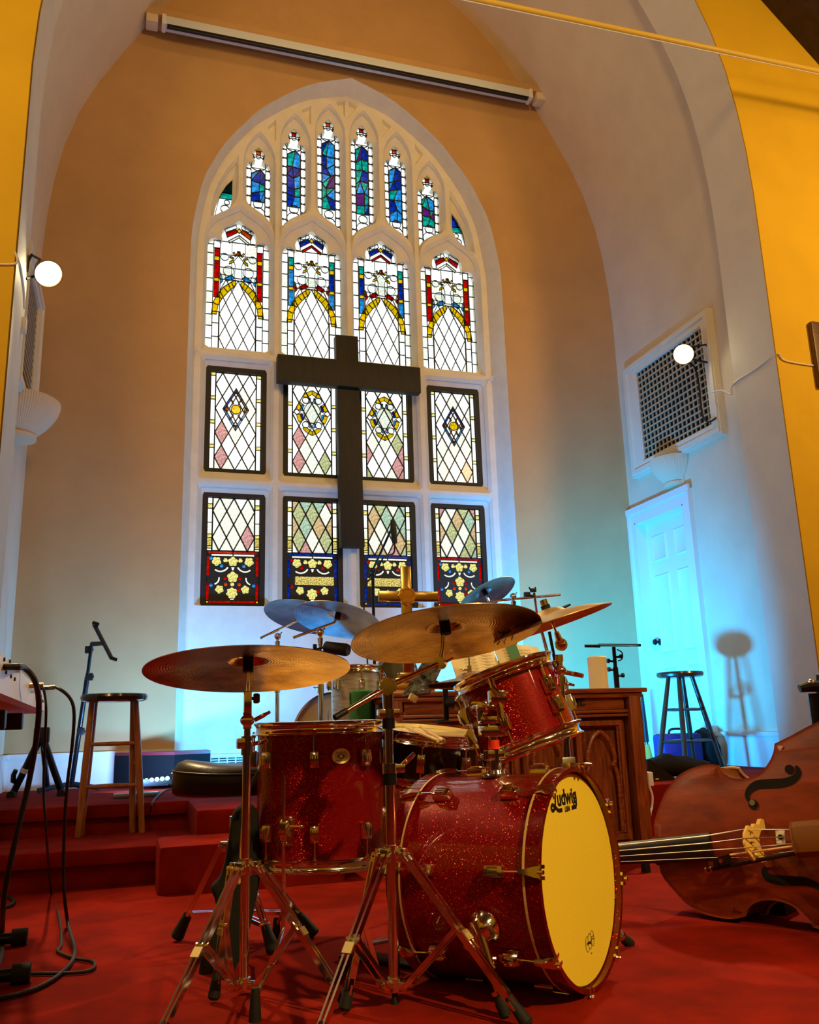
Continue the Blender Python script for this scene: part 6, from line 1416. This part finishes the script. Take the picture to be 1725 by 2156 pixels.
for px, py in ((170, 1540), (188, 1425), (187, 1368)): k.bbox(at(px, py, d-.03), (.05, .045, .05), .008); k.tube(at(px, py, d-.03), at(px+9, py-1, d-.03), .012, n=8)
build('clamps', k, BLACK, t)
for a in (200, 330, 80): build('leg', MB().tube(bs_+V((0, 0, .05)), bs_+V((.22*cos(radians(a)), .22*sin(radians(a)), .018)), .016, n=8), RUBBER, t)
h0, h1 = at(198, 1314, d-.1), at(236, 1388, d-.1); hd_ = (h1-h0).normalized()
build('holder_bar', MB().tube(h0, h1, .014, n=10), BLACK, t); build('ball_joint', MB().path([tp_, lerp(h0, h1, .55)], [.016, .014], 10), BLACK, t)
for e in (h0, h1): build('holder_jaw', MB().bbox(e+V((.012, -.02, 0)), (.045, .06, .022), .004, Matrix.Rotation(radians(20), 3, 'Y')), SATIN, t)
# black box against the wall and LED bar
c0 = V((onY(366, 1640, 6.45).x, 6.45, DZ)); ht = zline(c0.x, c0.y, 366, 1583); cA = V((onY(239, 1640, 6.80).x, 6.80, DZ)); cB = V((onY(442, 1640, c0.y+.06).x, c0.y+.06, DZ))
cE = V((cB.x, 6.82, DZ))
poly = [c0, cB, cE, cA]
t = thing('black_cabinet', 'low black cabinet with a dark red lid edge on the platform near the back wall', 'cabinet', tuple(c0))
build('carcass', MB().loft([[v for v in poly], [V((v.x, v.y, ht-.02)) for v in poly]], cap0=True, cap1=True), mat('black_vinyl', (.003, .003, .004), .8, spec=.15), t, smooth=20)
build('lid', MB().loft([[V((v.x, v.y, ht-.02)) for v in poly], [V((v.x, v.y, ht)) for v in poly]], cap0=True, cap1=True), mat('dark_red_vinyl', (.14, .005, .012), .5), t, smooth=20)
kk = lerp(c0, cB, .1); build('screw_head', MB().sphere((c0.x-.012, c0.y-.006, lerp(DZ, ht, .42)), .007, 8, 6), CHROME, t)
l0 = onz(318, 1654, DZ); lp = V((l0.x, l0.y-.25, DZ)); 
t = thing('led_bar', 'small LED bar glowing cyan on the platform beside the stool', 'light', (l0.x, l0.y-.1, DZ))
a, b = at(303, 1646, 5.9), at(358, 1640, 5.9); a.z = max(a.z, DZ+.03); b.z = a.z+.012
build('housing', MB().bbox(lerp(a, b, .5)+V((0, .03, -.012)), (.24, .05, .05), .006), BLACK, t)
for k in range(5): pq = lerp(a, b, (k+.5)/5); build('led_lens', MB().sphere(pq+V((0, -.002, .008)), .013, 12, 8), mat('cyan_led', (.4, .9, 1), .3, emit=(.35, .95, 1.0, 22)), t)
a, b = onz(262, 1660, DZ), onz(345, 1664, DZ); a.y = b.y = 5.75; a.x = onY(262, 1660, 5.75).x; b.x = onY(312, 1660, 5.75).x
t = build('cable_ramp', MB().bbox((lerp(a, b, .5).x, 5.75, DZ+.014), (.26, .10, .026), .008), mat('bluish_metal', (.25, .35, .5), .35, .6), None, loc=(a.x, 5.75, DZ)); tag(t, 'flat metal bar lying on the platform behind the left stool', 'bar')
cable('power_cable', 'thin black cable curling over the platform edge by the LED bar', [at(352, 1652, 5.7)*1.0, onz(400, 1652, DZ+.006), onz(372, 1660, DZ+.006), onz(345, 1666, DZ+.006), V((onY(322, 1676, 5.28).x, 5.27, DZ+.004)), V((onY(318, 1686, 5.26).x, 5.255, DZ-.05))], .005)
# wall register
rg = thing('wall_register', 'white slotted wall register low on the apron below the window', 'register', (.86, 7.15, DZ+.2))
ra, rb_ = onY(443, 1602, 7.15), onY(548, 1602, 7.15)
build('plate', MB().bbox(((ra.x+rb_.x)/2, 7.155, ra.z-.05), (rb_.x-ra.x+.1, .03, .20), .004), WHITE, rg)
for r in range(3):
    for k in range(6): build('slot', MB().box((lerp(ra.x, rb_.x, (k+.5)/6), 7.137, ra.z+.015-.018*r), ((rb_.x-ra.x)/6-.012, .006, .008)), IRON, rg)
# ------------------------------------------------------------------ double bass lying on its side
VARN = mat('bass_varnish', (.34, .048, .007), .42, coat=.22, noise=(4.5, .9), col2=(.12, .012, .003), stretch=(1, 1, 3))
O = onz(1540, 1936, 0.012); ll, hh_ = lat(1560), hz(1560)
BU = (ll*cos(radians(22))-hh_*sin(radians(22))).normalized(); BVv = (ZU*cos(radians(7))+(ll*sin(radians(22))+hh_*cos(radians(22)))*sin(radians(7))).normalized()
BN = BU.cross(BVv).normalized()
if BN.dot(hh_) > 0: BN = -BN
FBs = Matrix(((BU.x, BVv.x, BN.x, O.x), (BU.y, BVv.y, BN.y, O.y), (BU.z, BVv.z, BN.z, O.z), (0, 0, 0, 1)))
def uv(px, py, off=0.0):
    d = ray(px, py); o = O+BN*off; t = (o-CC).dot(BN)/d.dot(BN); p = CC+d*t-O; return (p.dot(BU), p.dot(BVv))
A1, A2 = uv(1312, 1797, .05), uv(1600, 1775, .05); axd = V((A2[0]-A1[0], A2[1]-A1[1], 0)).normalized(); axn = V((-axd.y, axd.x, 0))
top = [uv(*q) for q in ((1378, 1738), (1384, 1712), (1402, 1668), (1422, 1640), (1440, 1626), (1470, 1613), (1495, 1609), (1513, 1611))]
cb_ = [uv(*q) for q in ((1513, 1611), (1526, 1628), (1548, 1639), (1577, 1638), (1605, 1624), (1622, 1602), (1630, 1582), (1632, 1566))]
lb = [uv(*q) for q in ((1632, 1566), (1665, 1550), (1700, 1531), (1725, 1519))]
def ab(p):   # axis coordinates: s along, w across
    v = V((p[0]-A1[0], p[1]-A1[1], 0)); return (v.dot(axd), v.dot(axn))
T, Cq, Lq = [ab(p) for p in top], [ab(p) for p in cb_], [ab(p) for p in lb]
wmax = max(p[1] for p in T); s_end = Lq[-1][0]
Lq += [(s_end+.06, Lq[-1][1]+.025), (s_end+.15, Lq[-1][1]+.03), (s_end+.25, Lq[-1][1]-.01), (s_end+.33, Lq[-1][1]-.10), (s_end+.37, Lq[-1][1]-.22), (s_end+.38, 0.0)]
half = [(T[0][0]-.004, .0), (T[0][0]-.004, .03)]+[(p.x, p.y) for p in catmull([(a, b, 0) for a, b in T], 4)]+[(p.x, p.y) for p in catmull([(a, b, 0) for a, b in Cq], 4)][1:]+[(p.x, p.y) for p in catmull([(a, b, 0) for a, b in Lq], 4)][1:]
# the lower half is the mirror image, kept just above the carpet
lowk = ab(uv(1540, 1934))[1]/-wmax
loop = [(s, w) for s, w in half]+[(s, -w*lowk) for s, w in reversed(half[1:-1])]
def B3(s, w, z): return FBs @ V((A1[0]+axd.x*s+axn.x*w, A1[1]+axd.y*s+axn.y*w, z))
minz = min(B3(s, w, 0).z for s, w in loop); lift = V((0, 0, max(0, .004-minz)))
if minz < .004:
    for k in range(len(loop)):
        s, w = loop[k]
        if w < 0:
            while B3(s, w, 0).z < .004 and w < -.01: w += .004
            loop[k] = (s, w)
mx, mw = sum(p[0] for p in loop)/len(loop), sum(p[1] for p in loop)/len(loop)
def inset(d):
    out = []; n = len(loop)
    for k in range(n):
        a, b = V((*loop[k-1], 0)), V((*loop[(k+1) % n], 0)); t = (b-a); t = t.normalized() if t.length > 1e-6 else V((1, 0, 0))
        nn = V((t.y, -t.x, 0)); out.append((loop[k][0]+nn.x*d, loop[k][1]+nn.y*d))
    return out
ar = sum(a[0]*b[1]-b[0]*a[1] for a, b in zip(loop, loop[1:]+loop[:1])); sg_ = -1 if ar > 0 else 1
cen = B3(mx, 0, -.09); db = thing('double_bass', 'red-brown double bass lying on its side with its neck pointing left', 'double bass', (cen.x, cen.y, 0))
I1, I2 = inset(sg_*.012), inset(sg_*.035)
m = MB().loft([[B3(s, w, -.006) for s, w in loop], [B3(s, w, .004) for s, w in loop], [B3(s, w, .003) for s, w in I1], [B3(s, w, .018) for s, w in I2]])
tri = tessellate_polygon([[V((s, w, 0)) for s, w in I2]]); m.add([B3(s, w, .018) for s, w in I2], [tuple(t) for t in tri])
build('top_plate', m, VARN, db, smooth=40)
J = inset(sg_*.008)
build('ribs', MB().loft([[B3(s, w, -.004) for s, w in J], [B3(s, w, -.185) for s, w in J]]), VARN, db, smooth=40)
m = MB().loft([[B3(s, w, -.18) for s, w in loop], [B3(s, w, -.19) for s, w in loop]]); m.add([B3(s, w, -.19) for s, w in loop], [tuple(t) for t in tessellate_polygon([[V((s, w, 0)) for s, w in loop]])]); build('back_plate', m, VARN, db, smooth=40)
build('edge_binding', MB().path([B3(s, w, -.185) for s, w in loop], .006, 6, closed=True), WOODEDGE, db)
# f-holes
FH = [(1578, 1688), (1574, 1676), (1580, 1662), (1596, 1652), (1622, 1650), (1650, 1648), (1672, 1640), (1682, 1626), (1676, 1612)]
def fhole(pts, eyes):
    q = catmull([B3(*ab(uv(*p_, .019)), .0195) for p_ in pts], 6); m = MB(); n = len(q); Lf, Rt = [], []
    for i, p_ in enumerate(q):
        t = (q[min(i+1, n-1)]-q[max(i-1, 0)]).normalized(); k = BN.cross(t); w = .004+.0115*sin(pi*i/(n-1))
        Lf.append(p_+k*w); Rt.append(p_-k*w)
    m.add(Lf+Rt, [(i, i+1, n+i+1, n+i) for i in range(n-1)])
    for (px, py), r in eyes: m.lathe([(0, .0016), (r, .0016)], frame(B3(*ab(uv(px, py, .019)), .0188), BN), 20)
    return m
DARKH = mat('f_hole_dark', (.003, .002, .002), .9)
build('f_hole', fhole(FH, (((1587, 1694), .017), ((1663, 1620), .016))), DARKH, db)
build('f_hole', fhole([(1622, 1822), (1610, 1832), (1616, 1846), (1640, 1853), (1670, 1855), (1700, 1857), (1725, 1868), (1745, 1890)], (((1618, 1820), .012), ((1745, 1895), .016))), DARKH, db)
pk0 = B3(*ab(uv(1585, 1690, .019)), .0212); tag(build('sound_post_plug', MB().lathe([(0, .002), (.010, .002), (.010, 0)], frame(pk0, BN), 14), mat('grey_felt', (.2, .18, .1), .8), db), 'grey plug inside the upper sound hole')
# neck, fingerboard, strings, bridge, tailpiece
EB = mat('ebony', (.010, .009, .007), .35)
s1 = ab(uv(1496, 1770, .05))[0]; w0 = lambda s: lerp(.024, .047, (s+.55)/(s1+.55))
sec = []
for k in range(9):
    s = lerp(-.62, s1, k/8); h = lerp(.055, .050, k/8); sec.append([B3(s, a*w0(s), h+b) for a, b in ((-1, -.012), (1, -.012), (1, 0), (.6, .009), (0, .012), (-.6, .009), (-1, 0))])
build('fingerboard', MB().loft(sec, cap0=True, cap1=True), EB, db)
sec = [[B3(s, a*w0(s)*.95, .042+b) for a, b in ((1, 0), (.8, -.028), (0, -.042), (-.8, -.028), (-1, 0))] for s in (-.66, -.3, T[0][0]+.0)]; sec.append([B3(T[0][0]+.01, a*.05, .042+b) for a, b in ((1, 0), (.8, -.08), (0, -.16), (-.8, -.08), (-1, 0))])
build('neck', MB().loft(sec, cap0=True, cap1=True), VARN, db)
m = MB(); q = [B3(-.62-.02*k, 0, .03-.004*k) for k in range(8)]; m.path(q, [.03, .034, .034, .033, .031, .03, .028, .026], 10)
for k in range(14):
    a = k*.62; m.sphere(B3(-.80+.045*cos(a)*(1-k/18), 0, .0+.045*sin(a)*(1-k/18)), .020-.0006*k, 8, 6)
build('scroll', m, VARN, db)
brt = [(1583, 1738), (1588, 1725), (1600, 1715), (1603, 1716), (1612, 1724), (1622, 1712), (1636, 1704), (1643, 1728), (1632, 1735), (1628, 1748), (1625, 1765), (1628, 1778), (1634, 1784), (1630, 1796), (1612, 1798), (1598, 1792), (1590, 1775), (1583, 1757)]
sb = ab(uv(1600, 1775, .06))[0]
YB = mat('maple_bridge', (.82, .52, .12), .5)
# bridge stands on the plate: outline in (w, z), thin along s
bo_ = [(.075, .019), (.045, .019), (.038, .045), (.02, .06), (0, .064), (-.02, .06), (-.038, .045), (-.045, .019), (-.075, .019), (-.078, .032), (-.058, .05), (-.062, .072), (-.05, .082), (-.056, .105), (-.03, .13), (0, .138), (.03, .13), (.056, .105), (.05, .082), (.062, .072), (.058, .05), (.078, .032)]
def hol(cx, cy, rx, ry): return [(cx+rx*cos(2*pi*k/10), cy+ry*sin(2*pi*k/10)) for k in range(10)]
hs = [hol(0, .10, .006, .014), hol(.028, .095, .010, .010), hol(-.028, .095, .010, .010)]
tri = tessellate_polygon([[V((a, b, 0)) for a, b in L] for L in [bo_]+hs]); fl_v = [p for L in [bo_]+hs for p in L]; m = MB()
N_ = len(fl_v); BT = .014
lean = lambda z: -(z-.019)*.22
m.add([B3(sb+lean(z), w, z) for w, z in fl_v]+[B3(sb+BT*(1-(z-.02)*4)+lean(z), w, z) for w, z in fl_v], [tuple(t) for t in tri]+[tuple(N_+i for i in reversed(t)) for t in tri]+[(k0+i, k0+(i+1) % len(L), N_+k0+(i+1) % len(L), N_+k0+i) for L, k0 in zip([bo_]+hs, [0, 22, 32, 42]) for i in range(len(L))])
build('bridge', m, YB, db, smooth=25)
stp = ab(uv(1674, 1760, .07))[0]+.035
for k in range(4):
    t = (k-1.5)/1.5; pts = [B3(-.60, t*.017, .071), B3(s1, t*.036, .075+.006*(1-t*t)), B3(sb+lean(.135), t*.044, .112+.026*(1-t*t*.9)), B3(stp+.06, t*.025, .055)]
    build('string', MB().path(pts, [.0013+.0004*k]*4, 6), STEEL, db)
build('tailpiece', MB().loft([[B3(s, a*w, z+b) for a, b in ((-1, -.008), (1, -.008), (1, .002), (0, .010), (-1, .002))] for s, w, z in ((stp+.03, .048, .05), (stp+.20, .035, .04), (stp+.37, .02, .022))], cap0=True, cap1=True), EB, db)
pl = B3(sb+.085, .012, .088); tag(build('pickup_plate', MB().bbox(pl, (1, 1, 1), .0001, Matrix((BU, BVv, BN)).transposed() @ Matrix.Diagonal((.030, .042, .004))), WHITE, db), 'white square string mute plate')
build('plate_hole', MB().lathe([(0, .003), (.009, .003), (.009, 0)], frame(pl+BN*.001, BN), 8), IRON, db)
qv = MB(); 
for s, r in ((0, 0),): pass
qv.loft([[B3(s, .0+a*w, .075+b) for a, b in ((-1, -.01), (-1, .012), (-.7, .032), (0, .040), (.7, .032), (1, .012), (1, -.01))] for s, w in ((stp-.035, .052), (stp-.02, .056), (stp+.12, .055), (stp+.25, .05))], cap0=True, cap1=True)
qo = build('bow_quiver', qv, mat('brown_leather', (.20, .07, .015), .45, bump=(40, .3, .003)), None, loc=tuple(B3(stp, 0, .07))); tag(qo, 'brown leather bow quiver strapped over the bass tailpiece', 'quiver')
build('stitched_rim', MB().path([B3(stp-.032, a*.0535, .075+b) for a, b in ((-1, -.01), (-1, .012), (-.7, .033), (0, .041), (.7, .033), (1, .012), (1, -.01))], .003, 6), mat('brown_leather'), qo)
# dark block added where the bass rib's underside lies in shade
qb = onz(1632, 1925, 0); bl = thing('rib_shade_block', 'black block standing in for the shaded rib underside of the bass', 'block', (qb.x, qb.y, 0))
FBk = Matrix((V((BU.x, BU.y, 0)).normalized(), ZU.cross(V((BU.x, BU.y, 0)).normalized()), ZU)).transposed()
build('pad', MB().bbox((qb.x+.02, qb.y+.06, .038), (.17, .12, .074), .006, FBk), RUBBER, bl)
build('top_sheet', MB().bbox((qb.x+.02, qb.y+.06, .0785), (.165, .115, .006), .002, FBk), BLACK, bl)
# bow slipped into the quiver, its frog hanging over the strings
zb_ = .150; bwp = lambda px, py, z: B3(*ab(uv(px, py, z)), z)
f0, f1 = bwp(1486, 1832, .10), bwp(1692, 1793, .095)
bw = thing('bass_bow', 'dark double bass bow tucked into the leather quiver', 'bow', tuple(f0))
build('bow_stick', MB().path([f0, lerp(f0, f1, .05), f1, f1+(f1-f0)*.6], [.006, .0075, .0065, .005], 10), EB, bw)
h0, h1 = bwp(1538, 1800, .115), bwp(1692, 1779, .105); build('bow_hair', MB().path([h0, lerp(h0, h1, .5), h1, h1+(h1-h0)*.6], .0042, 6), mat('bow_hair', (.85, .55, .25), .5), bw)
fg = [bwp(1505, 1828, .105), bwp(1505, 1808, .112), bwp(1537, 1798, .115), bwp(1541, 1818, .105)]; fo_ = build('frog', MB().loft([[v-BN*.010 for v in fg], [v+BN*.010 for v in fg]], cap0=True, cap1=True), EB, bw)
build('frog_eye', MB().lathe([(0, .002), (.007, .002), (.007, 0)], frame(lerp(fg[0], fg[2], .5)+BN*.011, BN), 16), CHROME, fo_)
for t in (.0, .055): tag(build('gilt_ring', MB().tube(lerp(f0, f1, t), lerp(f0, f1, t+.018), .0085, n=10), BRS, bw), 'gilt ring on the bow end')
a = lerp(f0, f1, .50); tag(build('gilt_stamp', text_mb('* * * * *', .012, frame(a+BN*.0085, BN, (f1-f0)), .0004), BRS, bw), 'small gilt stamp on the stick')
# stand post at the right edge, and a small caster foot near the neck
q = onz(1722, 1720, 0); d = 3.9; b0 = at(1715, 1460, d); t = thing('instrument_stand', 'black stand post with a short crossbar behind the double bass at the right edge', 'stand', (b0.x, b0.y, 0))
build('upright', MB().tube((b0.x, b0.y, .02), (b0.x, b0.y, b0.z), .028, n=14), SATIN, t); build('crossbar', MB().path([at(1684, 1450, d), at(1700, 1446, d), at(1740, 1444, d)], [.018, .024, .028], 10), BLACK, t); build('knob', MB().sphere(at(1709, 1438, d), .018, 12, 8), STEEL, t)
build('rear_post', MB().tube(at(1729, 1500, d+.05), at(1729, 1420, d+.05), .022, n=10), BLACK, t); build('round_base', MB().lathe([(0, 0), (.20, 0), (.20, .02), (.04, .035), (0, .035)], frame((b0.x, b0.y, 0), ZU), 28), SATIN, t)
q = onz(1361, 1836, 0); t = thing('caster_foot', 'small black floor stand leg with a rubber foot below the bass neck', 'stand leg', (q.x, q.y, 0))
build('rubber_foot', MB().path([q, q+V((0, 0, .035)), q+V((-.005, 0, .06))], [.022, .02, .014], 14), RUBBER, t); build('collar', MB().tube(q+V((-.005, 0, .058)), q+V((-.008, 0, .074)), .012, n=10), BRS, t)
build('bar', MB().path([q+V((-.006, 0, .072)), q+V((-.20, .09, .078)), q+V((-.42, .2, .075))], [.010, .012, .012], 8), SATIN, t); build('far_foot', MB().path([q+V((-.42, .2, .08)), q+V((-.42, .2, .0))], [.012, .02], 10), RUBBER, t)
